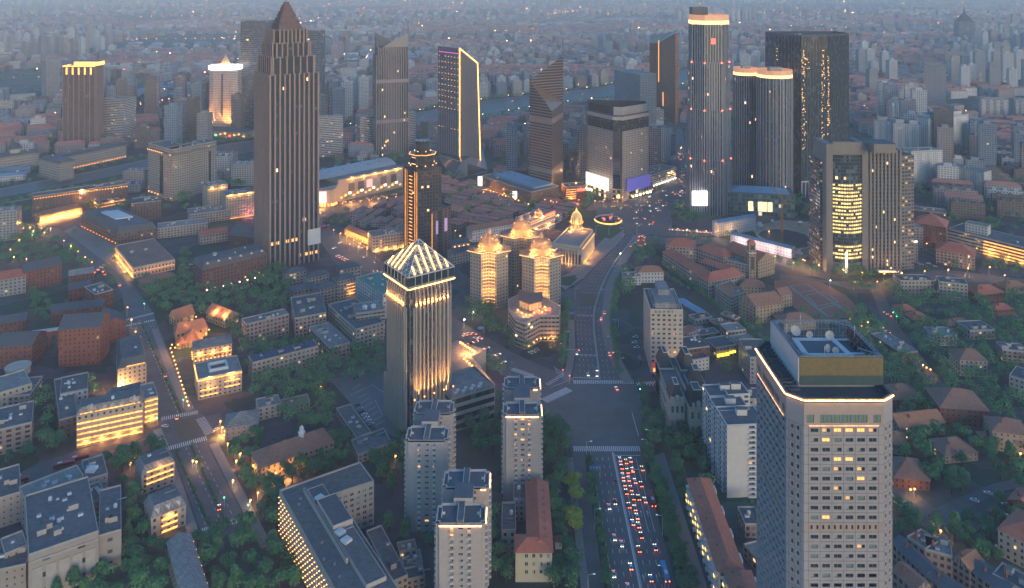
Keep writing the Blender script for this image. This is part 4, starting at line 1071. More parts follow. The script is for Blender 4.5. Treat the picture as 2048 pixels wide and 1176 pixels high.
def cyl(x0,x1,yt,yb,nm,lab):
    a=P(x0,yb,0);b=P(x1,yb,0); r=(b.x-a.x)/2; c=Vector(((a.x+b.x)/2,a.y+r*.4)); s=Bld(nm,lab,'skyscraper',poly=octo(c,r,r)); n=16
    poly=[(c.x+r*math.cos(2*PI*i/n),c.y+r*math.sin(2*PI*i/n)) for i in range(n)]; z=hz(yt,yb)
    mb=MB(); mb.prism(poly,0,z,F_sup,M_roofgrey,cw=3.2,ch=3.9); s.part('wall',mb); ribs(s,poly,0,z,2,.7,.8,M_rib,part='fin_cladding'); crownring(s,poly,z,z+10)
    pl=MB(); pl.box(c,r*.7,r*.5,z,z+13,M_conc); s.part('roof_plant',pl)
cyl(1470,1517,150,392,'round_tower','round ribbed tower with glowing crown, partly behind the supertall tower')
cyl(1519,1588,155,408,'round_tower','free standing round ribbed tower with glowing orange crown')
# podium mall of that group
def podium1():
    poly,h=rect((1452,385),(1590,392),40,by=428)
    s=Bld('tower_podium_mall','low glass mall at the foot of the round ribbed towers','building',poly=poly,k=True)
    mb=MB(); mb.prism(poly,0,h,facade('mall_glass',(.13,.17,.17),wx=.85,wy=.8,glass=(.06,.10,.10),lit=.05,lits=.8,litc=(1,.85,.6)),M_roofgrey,cw=5,ch=6); s.part('wall',mb)
    for t in (.36,.5,.56,.64): m2=MB(); p=Vector(poly[0]).lerp(Vector(poly[1]),t); m2.box(p-Vector((0,.5)),6,.4,6,18,emis('yellowish_window_light',(1,.85,.4),.3)); s.part('lit_window',m2)
    rm=MB(); q=inset(poly,6); gable(rm,q,h,5,M_bluesheet,hip=1); s.part('roof',rm)
podium1()
# ---- 9 copper tower
F_cop=facade('copper_tower_glass',(.30,.13,.075),wx=.9,wy=.8,glass=(.24,.10,.055),lit=.0,gr=.22,rough=.4,cur=0)
def copper():
    a=P(1299,232,0);b=P(1357,246,0); zl=hz(88,236);zr=hz(66,246)
    w=b.x-a.x; poly=[tuple(p) for p in (a,a+Vector((w*.35,-9)),b+Vector((-w*.18,-7)),b,b+Vector((-4,34)),a+Vector((8,34)))]
    s=Bld('copper_tower','copper coloured glass tower with a slanted roof','skyscraper',poly=ccw(poly),pad=3); mb=MB(); zs=[zl,zl,zr,zr,zr,zl+14]
    for i in range(6):
        p,q=poly[i],poly[(i+1)%6]; L=math.hypot(p[0]-q[0],p[1]-q[1]); mb.face([(*p,0),(*q,0),(*q,zs[(i+1)%6]),(*p,zs[i])],F_cop,[(0,0),(L/3,0),(L/3,40),(0,40)])
    s.part('wall',mb); rf=MB(); 
    for t in ((0,1,5),(1,2,4),(1,4,5),(2,3,4)): rf.face([(*poly[i],zs[i]) for i in t],plain('copper_roof',(.40,.27,.20),.5))
    s.part('roof',rf)
    for x,z0,z1 in ((.3,80,130),(.45,30,60),(.8,25,50),(.3,130,170)):
        m2=MB(); p=a.lerp(b,x)+Vector((0,-9.4)); m2.box(p,1.4,.3,z0,z1,emis('orange_streak_window',(1,.38,.08),.5)); s.part('lit_window_strip',m2)
    mm=MB(); mm.bar((*(b+Vector((-16,20))),zr),(*(b+Vector((-16,20))),zr+16),.6,M_dark); s.part('mast',mm)
copper()
# ---- 10 dark L shaped glass tower
F_blk=facade('blue_black_curtain_wall',(.035,.05,.06),wx=.7,wy=1,glass=(.025,.04,.052),lit=.0,spandrel=(.03,.045,.055))
def darkL():
    h=hz(72,388); 
    for lab,q in (('dark',((1551,70),(1605,78),(1697,78))),):
        a=P(1551,70,h); b=P(1603,84,h); c=P(1648,74,h); e=P(1697,76,h)
    l=[P(1551,385,0),P(1603,395,0),P(1654,392,0),P(1697,382,0)]
    poly=[tuple(l[0]),tuple(l[1]),tuple(l[2]),tuple(l[3]),tuple(l[3]+Vector((0,45))),tuple(l[0]+Vector((0,45)))]
    s=Bld('black_glass_tower','huge dark blue glass tower with sparkling lines of tiny lights','skyscraper',poly=ccw(poly),pad=3); mb=MB(); mb.prism(poly,0,h,F_blk,M_roofdark,cw=2.4,ch=4); s.part('wall',mb)
    rb=MB(); ribs(s,poly,0,h,4.5,.5,.6,plain('dark_fin',(.07,.09,.105),.5),mb=rb,edges=(0,1,2)); s.part('fin_cladding',rb)
    pr=MB(); parapet(pr,poly,h,M_roofdark,3,1); s.part('parapet',pr); clutter(s,subrect(poly[:2]+[poly[4],poly[5]],.1,.9,.4,.9),h,4)
    for (i,t0,w_,n,z0,z1) in ((1,.0,.28,58,.30,.86),(1,.78,.22,48,.30,.92),(2,.0,.2,50,.38,.93),(0,.05,.05,5,.8,.95),(1,.02,.5,16,.80,.92)):
        p,q=Vector(poly[i]),Vector(poly[i+1]); u=q-p; nn=Vector((u.y,-u.x)).normalized()*.7; mb=MB()
        for k in range(n):
            t=t0+abs(R.gauss(0,.5))*w_*.6; z=h*R.uniform(z0,z1); c=p+u*t+nn; hh=R.uniform(.6,1.5); mb.box(c,R.uniform(.5,1.0),.2,z,z+hh,E_spark)
        s.part('facade_lights',mb,kind='stuff')
    lw=MB(); 
    for k in range(7): p=Vector(poly[1])+ (Vector(poly[2])-Vector(poly[1]))*(k/7); lw.bar((p.x,p.y-1.2,0),(p.x,p.y-1.2,22),1.2,M_unit)
    lw.bar((poly[1][0],poly[1][1]-1.2,22),(poly[2][0],poly[2][1]-1.2,22),1.4,M_unit); s.part('portico',lw)
E_spark=emis('sparkle_light',(1,.52,.17),.5)
darkL()
# ---- 11 office block with the curved lit front (right)
F_cs=facade('brown_stone_office',(.17,.155,.145),wx=.6,wy=.6,glass=(.04,.05,.06),lit=.03,litc=(1,.6,.25),cur=.2)
F_lit=facade('lit_office_front',(.13,.12,.115),wx=.78,wy=.42,glass=(.035,.045,.05),lit=.88,litc=(1,.66,.18),lits=1.7,cur=.1)
F_gl=facade('office_front_glass',(.08,.08,.085),wx=.86,wy=.8,glass=(.03,.05,.06),lit=.01)
def office():
    h=hz(288,548); a=P(1651,288,h); b=P(1737,290,h); c=P(1741,290,h); e=P(1822,300,h)
    f,_=rect((1653,288),(1737,288),34,h=h)
    s=Bld('curved_front_office','brown office tower whose curved front glows with yellow windows','skyscraper',poly=f,pad=3)
    w=f[1][0]-f[0][0]; y=f[0][1]; x=f[0][0]; 
    mb=MB(); pw=w*.15
    mb.prism([(x,y),(x+pw,y),(x+pw,y+34),(x,y+34)],0,h,F_side,M_brnst); mb.prism([(x+w-pw,y),(x+w,y),(x+w,y+34),(x+w-pw,y+34)],0,h,F_side,M_brnst); mb.prism([(x+pw,y+3),(x+w-pw,y+3),(x+w-pw,y+30),(x+pw,y+30)],0,h-8,M_brnst)
    for z0,z1 in ((h-11,h+2),): mb.prism([(x+pw-.1,y-.2),(x+w-pw+.1,y-.2),(x+w-pw+.1,y+3),(x+pw-.1,y+3)],z0,z1,M_brnst,bot=True)
    s.part('wall',mb)
    cv=MB(); n=12; x0=x+pw;x1=x+w-pw; zs=[0,14,18,26,32,74*h/100,h-11]
    z_l=[0,h*.09,h*.115,h*.23,h*.26,h*.31,h*.70,h-11]; mats=[M_brnst,F_gl,F_lit,F_gl,F_gl,F_lit,F_gl]
    rr=R.randrange(50)
    def arc(t): return (x0+(x1-x0)*t, y+1.5-4.5*math.sin(PI*t))
    for z0,z1,mt in zip(z_l,z_l[1:],mats):
        nz=max(1,round((z1-z0)/3.75))
        for i in range(n):
            p,q=arc(i/n),arc((i+1)/n); o=R.randrange(400) if i==0 else o; cv.face([(*p,z0),(*q,z0),(*q,z1),(*p,z1)],mt,[(rr+i,o),(rr+i+1,o),(rr+i+1,o+nz),(rr+i,o+nz)])
    s.part('curved_front',cv)
    # darker wing to the right, set of piers
    g,h2=rect((1741,300),(1800,300),36,by=548); mb=MB(); mb.prism(g,0,h2,F_cs,M_roofdark,cw=4,ch=3.8); s.part('wing',mb); ribs(s,g,0,h2,8,2,1.2,M_brnst,part='wing_piers')
    g3,h3=rect((1748,290),(1792,290),24,h=h2+8); mb=MB(); mb.prism(g3,h2,h2+9,M_brnst,M_roofgrey); s.part('roof_plant',mb)
    g2,h3=rect((1797,312),(1828,310),40,by=540); mb=MB(); mb.prism(g2,0,h3,facade('lit_side_office',(.18,.16,.145),wx=.7,wy=.45,lit=.14,lits=.6,litc=(1,.5,.15)),M_roofdark,cw=4,ch=3.8); s.part('side_wing',mb)
    g4,h4=rect((1640,322),(1654,322),30,by=540); mb=MB(); mb.prism(g4,0,h4,facade('lit_side_office2',(.16,.13,.11),wx=.8,wy=.45,lit=.12,lits=.5),M_roofdark,cw=4,ch=3.8); s.part('side_wing',mb)
    # entrance blocks
    g5,h5=rect((1769,490),(1797,484),20,by=535); mb=MB(); mb.prism(g5,0,h5,M_brnst2,M_roofgrey); s.part('entrance_block',mb)
    g6,h6=rect((1800,480),(1836,476),24,by=528); mb=MB(); mb.prism(g6,0,h6,F_cs,M_roofgrey); s.part('entrance_block',mb)
    sg=MB(); u=Vector(g6[1])-Vector(g6[0]); p=Vector(g6[0]); nn=Vector((u.y,-u.x)).normalized()*.5
    sg.bar((*(p+u*.08+nn),h6-3.4),(*(p+u*.95+nn),h6-3.4),.4,plain('brown_sign_board',(.12,.05,.035),.6),5); s.part('sign_board',sg)
    tx=MB()
    for k in range(9):
        q=p+u*(.12+k*.09)+nn*2.0; ch_glyph(tx,q,u.normalized(),h6-4.2,1.9,k,E_sgw)
    s.part('sign_lettering',tx)
    en=MB(); p=Vector((x+w*1.35,y-8)); en.box(p,22,6,6,7.2,M_conc,-.05); s.part('canopy',en); e2=MB(); e2.box(p-Vector((0,3.2)),20,.3,6.1,7.1,E_strip2); s.part('light_strip',e2)
    vt=MB(); vt.box((x+w*.5-3,y-4.5),2.0,.8,2,24,E_screen); s.part('vertical_sign',vt)
F_side=facade('slit_side',(.20,.18,.165),wx=.1,wy=.2,lit=0)
M_brnst=plain('brown_grey_stone',(.21,.185,.165),.75,.12); M_brnst2=plain('tan_stone',(.26,.20,.15),.75,.12); E_sgw=emis('white_sign_letters',(1,.8,.65),1.5)
def ch_glyph(mb,p,u,z,size,seed,m,t=.25):
    """a Chinese-like character in bars, flat on the wall: p lower left, u along the wall"""
    rr=random.Random(seed*7+3); s_=size; nn=Vector((u.y,-u.x))*.1
    def b(x0,z0,x1,z1): mb.bar((*(p+u*x0*s_+nn),z+z0*s_),(*(p+u*x1*s_+nn),z+z1*s_),t,m,t)
    pats=[[(.1,.9,.9,.9),(.5,1,.5,0),(.1,.5,.9,.5),(.15,.1,.85,.1)],[(.1,.8,.9,.8),(.1,.8,.1,.2),(.9,.8,.9,.2),(.1,.2,.9,.2),(.5,1,.5,0)],[(.05,.6,.95,.6),(.5,1,.5,.6),(.5,.6,.1,0),(.5,.6,.9,0)],[(.2,1,.2,0),(.05,.7,.4,.7),(.55,.9,.95,.9),(.55,.9,.55,.1),(.95,.9,.95,.1),(.55,.5,.95,.5),(.55,.1,.95,.1)]]
    for q in pats[seed%4]: b(*q)
office()
# ================================================================ near buildings with real openings
M_hotel=plain('pinkish_tile_cladding',(.315,.30,.315),.6,.12,.5)
M_hotel2=plain('warm_cladding_band',(.34,.28,.25),.6,.12,.5)
M_joint=plain('panel_joint',(.20,.18,.18),.8)
def hoteltower():
    h=147.0; pts=[(1608,799),(1771,804),(1788,792)]; a,b,c=[P(*p,h) for p in pts]; y0=a.y; b=Vector((b.x,y0)); c=Vector((c.x,y0+3.6)); 
    lc=P(1571,784,h); lc=Vector((lc.x,y0+4.6)); lf=Vector((lc.x,y0+34)); 
    poly=[tuple(v) for v in (a,b,c,Vector((c.x,y0+42)),Vector((b.x,y0+46)),Vector((a.x,y0+46)),Vector((lf.x,y0+40)),lc)]
    s=Bld('hotel_tower','tall pinkish octagonal tower with orange light line under its roof edge','skyscraper',poly=poly,pad=3); s.poly=poly
    fh=3.53; ztop=h-2.6; zbig=h-9.5
    wl=MB(); rows=37; z0=zbig-rows*fh
    # front face
    def lit(i,j):
        t={(1,36):'dim',(2,36):'lit',(3,36):'lit',(4,36):'lit',(5,36):'dim',(1,35):'lit',(2,33):'lit',(3,33):'lit',(4,31):'lit',(1,27):'lit'}
        return t.get((i,j))
    mech=26
    # front windows from the top down so that the nearest 100 are parts
    inset_=1.7
    def bands(A,B,nx,ww,wh,margin,first=0,force=None,narrow=False):
        zt=zbig
        for j in range(rows):
            zb=zt-fh
            if rows-1-j==mech and not narrow: s.windows(A,B,zb,zt,nx*2,1,.75,1.5,M_hotel2,margin=margin,mb=wl,lit=0,dim=0,cur=.1,frame=M_dark,cap=100)
            else: s.windows(A,B,zb,zt,nx,1,ww,wh,M_hotel,margin=margin,mb=wl,lit=0,dim=.03,cur=.4,frame=M_joint,rec=.35,cap=100,force=(lambda i,_ ,jj=j: (force(i,rows-1-jj) if force else None)))
            zt=zb
        wl.wall(A,B,0,zt,M_hotel)
    bands(poly[0],poly[1],6,2.8,1.4,inset_,force=lit)
    s2=s.nw; s.nw=1000
    bands(poly[7],poly[0],2,.9,1.5,1.2,narrow=True); bands(poly[1],poly[2],2,.8,1.5,.4,narrow=True)
    bands(poly[6],poly[7],9,2.2,1.4,1.0)
    for i in (2,3,4,5): wl.wall(poly[i],poly[i+1],0,zbig,M_hotel)
    # top storey: band of large windows, then the lit fascia
    def top(A,B,ns,mar=1.7):
        wl.wall(A,B,zbig,zbig+.9,M_hotel2); wl.wall(A,B,zbig+4.1,h,M_hotel2)
        u=(Vector(B)-Vector(A)); L=u.length; u.normalize(); x=0
        segs=ns; x=0
        for k,(x0,x1) in enumerate(segs):
            p=Vector(A)+u*x; q=Vector(A)+u*(L*x0); wl.wall(p,q,zbig+.9,zbig+4.1,M_hotel2)
            s.nw=0 if k<1 else s.nw
            n=max(1,round((x1-x0)*L/3)); s.windows(q,Vector(A)+u*(L*x1),zbig+.9,zbig+4.1,n,1,(x1-x0)*L/n-.15,2.9,M_hotel2,mb=wl,lit=0,dim=0,cur=0,frame=M_dark,cap=100+20,force=lambda i,j:'blind'); x=L*x1
        wl.wall(Vector(A)+u*x,B,zbig+.9,zbig+4.1,M_hotel2)
    sv=s.nw
    top(poly[0],poly[1],[(.03,.13),(.2,.8),(.87,.97)]); 
    top(poly[6],poly[7],[(.06,.16),(.24,.8),(.88,.96)]); s.nw=1000
    for i in (7,1,2,3,4,5): wl.wall(poly[i],poly[(i+1)%8],zbig,h,M_hotel if i in(7,1) else M_hotel2)
    s.part('wall',wl)
    # thin joints between panels
    jt=MB()
    for i,n in ((0,6),(7,4),(1,2),(6,9)):
        A,B=Vector(poly[i]),Vector(poly[(i+1)%8]); u=(B-A).normalized(); nn=Vector((u.y,-u.x))*.03; L=(B-A).length; mg={0:1.7,7:1.2,1:.4,6:1.0}[i]
        nn2=n if i in(0,6) else 2
        for k in range(nn2+1): p=A+u*(mg+(L-2*mg)*k/nn2)+nn; jt.bar((*p,0),(*p,zbig),.13,M_joint,.1)
        for j in range(rows): z=zbig-j*fh; jt.bar((*(A+nn),z),(*(B+nn),z),.1,M_joint,.13)
    s.part('panel_joints',jt)
    rf=MB(); rf.face([(*p,h-1.2) for p in poly],M_roofdark); s.part('roof',rf); pb=MB(); pb.ring(poly,h-1.2,h+.35,.8,M_roofgrey); q=inset(poly,2.4); pb.ring(q,h-1.2,h-.3,.3,M_roofgrey); s.part('parapet',pb)
    # warm line of light running under the edge
    for i in (6,7,0,1):
        A,B=Vector(poly[i]),Vector(poly[(i+1)%8]); u=(B-A).normalized(); nn=Vector((u.y,-u.x))*.45; sb=MB(); sb.bar((*(A+nn),h-.2),(*(B+nn),h-.2),.3,E_rim,.35); s.part('light_strip',sb)
        lg=MB(); lg.bar((*(A+nn*1.6),h-.45),(*(B+nn*1.6),h-.45),.12,M_hotel,.3)
        s.part('light_cove',lg)
    A,B=Vector(poly[0]),Vector(poly[1]); sb=MB(); n0=Vector((0,-.3)); sb.bar((*(A+n0+Vector((1.7,0))),zbig+.05),(*(B+n0-Vector((1.7,0))),zbig+.05),.12,E_thin); s.part('light_strip',sb)
    A,B=Vector(poly[6]),Vector(poly[7]); sb=MB(); n0=Vector((-.3,0)); sb.bar((*(A+n0+Vector((0,-2))),zbig+.05),(*(B+n0+Vector((0,2))),zbig+.05),.15,E_thin); s.part('light_strip',sb)
    # brackets of the roof terrace
    br=MB()
    for k in range(13): y=lc.y+3+k*2.6; br.bar((lc.x+1.2,y,h-.6),(lc.x+6.5,y,h-.2),.3,M_roofgrey,.9)
    s.part('terrace_beams',br)
    # upper block behind the sign
    x0,x1,ya,yb=108.5,139.8,297.0,329.0
    s.windows((x0-.3,ya+1.5),(x1-1,ya+1.5),h-1.2,h+3.2,7,1,1.6,1.8,M_conc,lit=0,dim=0,cur=.3,mb=(pm:=MB()),frame=M_dark,cap=0); 
    blk=[(x0-.3,ya+1.5),(x1-1,ya+1.5),(x1-1,yb),(x0-.3,yb)]
    for i in (1,2,3): pm.wall(blk[i],blk[(i+1)%4],h-1.2,h+3.2,M_conc)
    pm.face([(*p,h+3.2) for p in blk],M_roofdark); s.part('penthouse',pm)
    # sign boards: gold over dark at the front, pale at the left side
    zt,zm,zb=158.0,150.9,146.8+.6
    bd=MB(); bd.box(((x0+x1)/2,ya),x1-x0,.4,zm,zt-.3,M_goldb); s.part('gold_sign_board',bd)
    bd=MB(); bd.box(((x0+x1)/2,ya-.05),x1-x0,.4,zb,zm-.02,M_tealb); s.part('dark_sign_board',bd)
    bd=MB(); bd.box((x0-.4,(ya+yb)/2),.4,yb-ya,zb+1,zt-.3,M_paleb); s.part('pale_sign_board',bd)
    bd=MB(); bd.box((x1+.2,(ya+yb)/2),.3,yb-ya,zb+1,zt-.6,M_dark); s.part('dark_sign_board',bd)
    tr=MB(); 
    def truss(p,q,z,w=1.1,n=16):
        p=Vector(p);q=Vector(q);u=(q-p); nn=Vector((-u.y,u.x)).normalized()*w
        for o in (Vector((0,0)),nn): tr.bar((*(p+o),z),(*(q+o),z),.16,M_steel)
        tr.bar((*(p+nn*.5),z-1),(*(q+nn*.5),z-1),.14,M_steel)
        for k in range(n):
            a=p.lerp(q,k/n);b=p.lerp(q,(k+1)/n); tr.bar((*a,z),(*(b+nn),z),.09,M_steel); tr.bar((*(a+nn),z),(*b,z),.07,M_steel)
            tr.bar((*a,z),(*(a+nn*.5),z-1),.07,M_steel)
    truss((x0,ya),(x1,ya),zt); truss((x0+1,ya),(x0,yb),zt,-1.1); truss((x1,ya),(x1,yb),zt,1.1); truss((x0,yb),(x1,yb),zt,-1.3)
    for k in range(22):
        x=x0+(x1-x0)*k/21; tr.bar((x,yb,h+1),(x,yb,zt),.13,M_steel)
        if k%3==0: tr.bar((x,yb,zt-1),(x+1.4,yb-5,h+6),.1,M_steel); tr.bar((x,ya+.5,zt-1),(x,ya+5,h+5),.1,M_steel)
    for k in range(10):
        y=ya+(yb-ya)*k/9
        for x,d in ((x0,1),(x1,-1)): tr.bar((x,y,h+3),(x,y,zt),.15,M_steel); tr.bar((x,y,zt-.5),(x+d*4,y,h+6),.1,M_steel)
    for z in (h+4.5,h+7.5):
        for p,q in (((x0,yb),(x1,yb)),((x0,ya+1),(x0,yb)),((x1,ya+1),(x1,yb))): tr.bar((*p,z),(*q,z),.1,M_steel)
    truss((x1-6,ya+8),(x1,ya+2),zt-.6,.8,5); truss((x1-8,yb),(x1,yb-8),zt,.8,5); truss((x0,ya+5),(x0+4,ya),zt,.8,4); truss((x0,yb-4),(x0+4,yb),zt,.8,4)
    s.part('steel_frame',tr)
    # helipad-like pale deck with grid floor
    hp=[(x0+5,ya+8.5),(x1-7,ya+8.5),(x1-8.5,yb-8),(x0+5.5,yb-8)]; hm=MB(); hz_=h+7.2; hm.ring(hp,hz_-.5,hz_,2.2,M_unit); s.part('roof_deck',hm)
    hm=MB(); q=inset(hp,2.2); hm.face([(*p,hz_-.2) for p in q],M_gridf); s.part('deck_grating',hm)
    hm=MB(); hm.box(((x0+x1)/2,ya+17),22,16,h+3.2,hz_-.6,M_dark); s.part('plant_room',hm)
    hm=MB(); hm.bar((x1-8,ya+11,hz_-.3),(x1-2,ya+11,hz_-.3),1.2,M_unit,.3); hm.bar((x1-8,yb-9,hz_-.3),(x1-3,yb-9,hz_-.3),1.0,M_unit,.3); s.part('deck_arm',hm)
    def dish(p,r,tilt):
        d=MB(); 
        for k in range(3):
            r0,r1=r*k/3,r*(k+1)/3
            for i in range(14):
                a0,a1=2*PI*i/14,2*PI*(i+1)/14
                def q(rr,a): 
                    v=Vector((rr*math.cos(a),rr*math.sin(a),.28*rr*rr/r)); v.rotate(tilt); return tuple(Vector(p)+v)
                f=[q(r0,a0),q(r1,a0),q(r1,a1),q(r0,a1)]; f=f if k else [f[0],f[1],f[2]]; d.face(f,M_dish)
        d.bar((p[0],p[1],p[2]-2.4),p,.25,M_dark); s.part('satellite_dish',d)
    from mathutils import Euler
    dish((x0+8,yb-5,hz_+1.4),2.1,Euler((.9,.2,0))); dish((x0+15,ya+12,hz_+1.4),1.6,Euler((1.2,.9,.3))); dish((x0+20,yb-10,hz_+2),1.8,Euler((1.1,-1.0,.4))); dish((x0+13,yb-7,hz_+1),1.5,Euler((1.5,.9,0))); dish((x0+18,ya+11,hz_+1),1.3,Euler((1.1,-.8,.2)))
    for p in ((x0+12,yb),(x1-1,yb-10),(x0+11,ya+4),(x0+3,yb-9)): mm=MB(); mm.bar((*p,zt-2),(*p,zt+2.2),.16,M_unit); s.part('antenna',mm)
E_rim=emis('rim_light',(1.0,.42,.13),3.2); E_thin=emis('thin_orange_line',(1.0,.45,.2),.6)
M_goldb=plain('gold_sign_panels',(.15,.12,.055),.6,.35,.8); M_tealb=plain('dark_teal_mesh',(.03,.07,.085),.6,.3,.8); M_paleb=plain('pale_sign_panels',(.50,.47,.48),.7,.15,.6)
M_steel=plain('galvanised_steel',(.30,.32,.35),.5,.1,metal=.4); M_gridf=plain('grating',(.10,.11,.13),.7,.4,1.5); M_dish=plain('dish_white',(.45,.42,.38),.6,.2)
hoteltower()
# ---- apartment towers of two linked units
M_apt=plain('beige_pink_render',(.40,.355,.335),.8,.14,.4); M_slab=plain('balcony_white',(.55,.51,.47),.7)
def aptunit(s,x0,x1,y0,d,h,glow=False,cap=100):
    """front face with 5 window bays: balcony pairs and narrow centre; side faces with bay boxes"""
    w=x1-x0; n=3.0; ns=17; z0=h-1.0-ns*2.94; wl=MB(); t=1.6
    poly=[(x0+t,y0),(x1-t,y0),(x1-t,y0+1.6),(x1,y0+1.6),(x1,y0+d-1.6),(x1-t,y0+d-1.6),(x1-t,y0+d),(x0+t,y0+d),(x0+t,y0+d-1.6),(x0,y0+d-1.6),(x0,y0+1.6),(x0+t,y0+1.6)]
    z1=h-1.0; W=x1-x0-2*t
    lw=.22 if glow else .01
    for j in range(ns):
        zt=z1-j*2.94; zb=zt-2.94
        xa=x0+t; 
        for (f0,f1,ww) in ((.20,.40,1.5),(.40,.62,2.1),(.62,.80,1.5)):
            p=(xa+W*f0,y0); q=(xa+W*f1,y0); s.windows(p,q,zb,zt,1,1,ww,1.15,M_apt,mb=wl,lit=lw*.6,dim=.02,cur=.4,frame=M_unit,cap=cap,rec=.4)
    wl.wall((x0+t,y0),(x0+t+W*.2,y0),0,z1,M_apt); wl.wall((x0+t+W*.8,y0),(x1-t,y0),0,z1,M_apt)
    wl.wall((x0+t,y0),(x1-t,y0),z1,h,M_apt); 
    if z0>0: wl.wall((x0+t+W*.2,y0),(x0+t+W*.8,y0),0,z0,M_apt)
    for i in range(1,12):
        a,b=poly[i],poly[(i+1)%12]
        L=math.hypot(a[0]-b[0],a[1]-b[1])
        if L>6 and abs(a[0]-b[0])<.1: wl.wall(a,b,0,z1,F_aptside,3.6,2.94); wl.wall(a,b,z1,h,M_apt)
        else: wl.wall(a,b,0,h,M_apt)
    s.part('wall',wl)
    rf=MB(); rf.face([(*p,h-.9) for p in poly],M_roofblue); s.part('roof',rf)
    pb=MB(); parapet(pb,poly,h-.9,M_slab,1.0,.5); s.part('parapet',pb)
    # balconies: small boxes by the two outer bays, and boxes up the sides
    bl=MB()
    for j in range(ns):
        zb=z1-(j+1)*2.94+.1
        for f in (.30,.71): bl.box((x0+t+W*f,y0-.55),1.7,1.1,zb,zb+.95,M_slab)
        for xx in (x0-.5,x1+.5):
            for yy in (y0+d*.35,y0+d*.72): bl.box((xx,yy),1.0,1.8,zb,zb+1.0,M_slab)
    s.part('balconies',bl,kind='stuff')
    # roof spine and L shaped vents
    sp=MB(); sp.box(((x0+x1)/2,y0+d*.5),2.6,d-1,h-.9,h+1.2,M_roofblue); 
    s.part('roof_spine',sp); ed=MB(); 
    for o in (-1.5,1.5): ed.bar(((x0+x1)/2+o,y0+.8,h+.9),((x0+x1)/2+o,y0+d-.8,h+.9),.3,M_slab,1.2)
    s.part('spine_kerb',ed)
    for xx,dd in ((x0+2.4,1),(x1-2.4,-1)): v=MB(); v.bar((xx,y0+d*.35,h),(xx,y0+d*.65,h),.4,M_slab,1.5); v.bar((xx,y0+d*.5,h),(xx+dd*1.5,y0+d*.5,h),.4,M_slab,1.2); s.part('roof_vent',v)
    if glow:
        for (p,q) in glow(x0+t,x1,y0,y0+d): m2=MB(); m2.bar((*p,h-.9),(*q,h-.9),.35,E_apt,.5); s.part('light_strip',m2); m2=MB()
E_apt=emis('apartment_edge_light',(1.0,.42,.13),2.6)
F_aptside=facade('apartment_side',(.36,.32,.30),wx=.42,wy=.45,lit=.02,glass=(.05,.06,.065))
M_roofblue=plain('grey_roof_membrane',(.12,.125,.14),.85,.3,.3)
def aptpair(label,f,bk,h=49.7,gf=None,gb=None,low=False,cap=80):
    """f, bk: (left px, right px, y px) of the front edges of the front and the rear unit"""
    a,b=P(f[0],f[2],h),P(f[1],f[2],h); c,d=P(bk[0],bk[2],h),P(bk[1],bk[2],h)
    poly=[(a.x,a.y),(b.x,b.y),(d.x,d.y+15),(c.x,c.y+15)]
    s=Bld('apartment_tower',label,'apartment tower','twin unit apartment towers',poly=poly,pad=2)
    aptunit(s,a.x,b.x,a.y,14.2,h,gf,cap); s.nw=0; aptunit(s,c.x,d.x,c.y,14.5,h,gb,cap if low else 40)
    nk=MB(); x=(a.x+b.x+c.x+d.x)/4; nk.prism([(x-4.6,a.y+14),(x+4.6,a.y+14),(x+4.6,c.y),(x-4.6,c.y)],0,h+2.5,M_apt,M_roofblue); s.part('stair_core',nk)
    s.done()
aptpair('beige twin tower with dark unlit roof edges behind the lit one',(810,895,881),(827,906,827))
aptpair('beige twin tower with glowing roof corner, cut off by the picture edge',(871,970,1047),(885,978,975),gf=lambda x0,x1,y0,y1:[((x0,y0-.4),(x1-1.6,y0-.4)),((x1+.4,y0+1.6),(x1+.4,y1-2))],gb=lambda x0,x1,y0,y1:[((x1+.4,y0+1.6),(x1+.4,y1-2)),((x1-4,y0-.4),(x1-1.6,y0-.4))],cap=100)
aptpair('pale twin tower with lit roof edge across from the wide road junction',(1006,1083,830),(1008,1080,776),gf=lambda x0,x1,y0,y1:[((x0,y0-.4),(x1-1.6,y0-.4)),((x1+.4,y0+1.6),(x1+.4,y1-2))],gb=lambda x0,x1,y0,y1:[((x1+.4,y0+1.6),(x1+.4,y1-2)),((x1-4,y0-.4),(x1-1.6,y0-.4))])
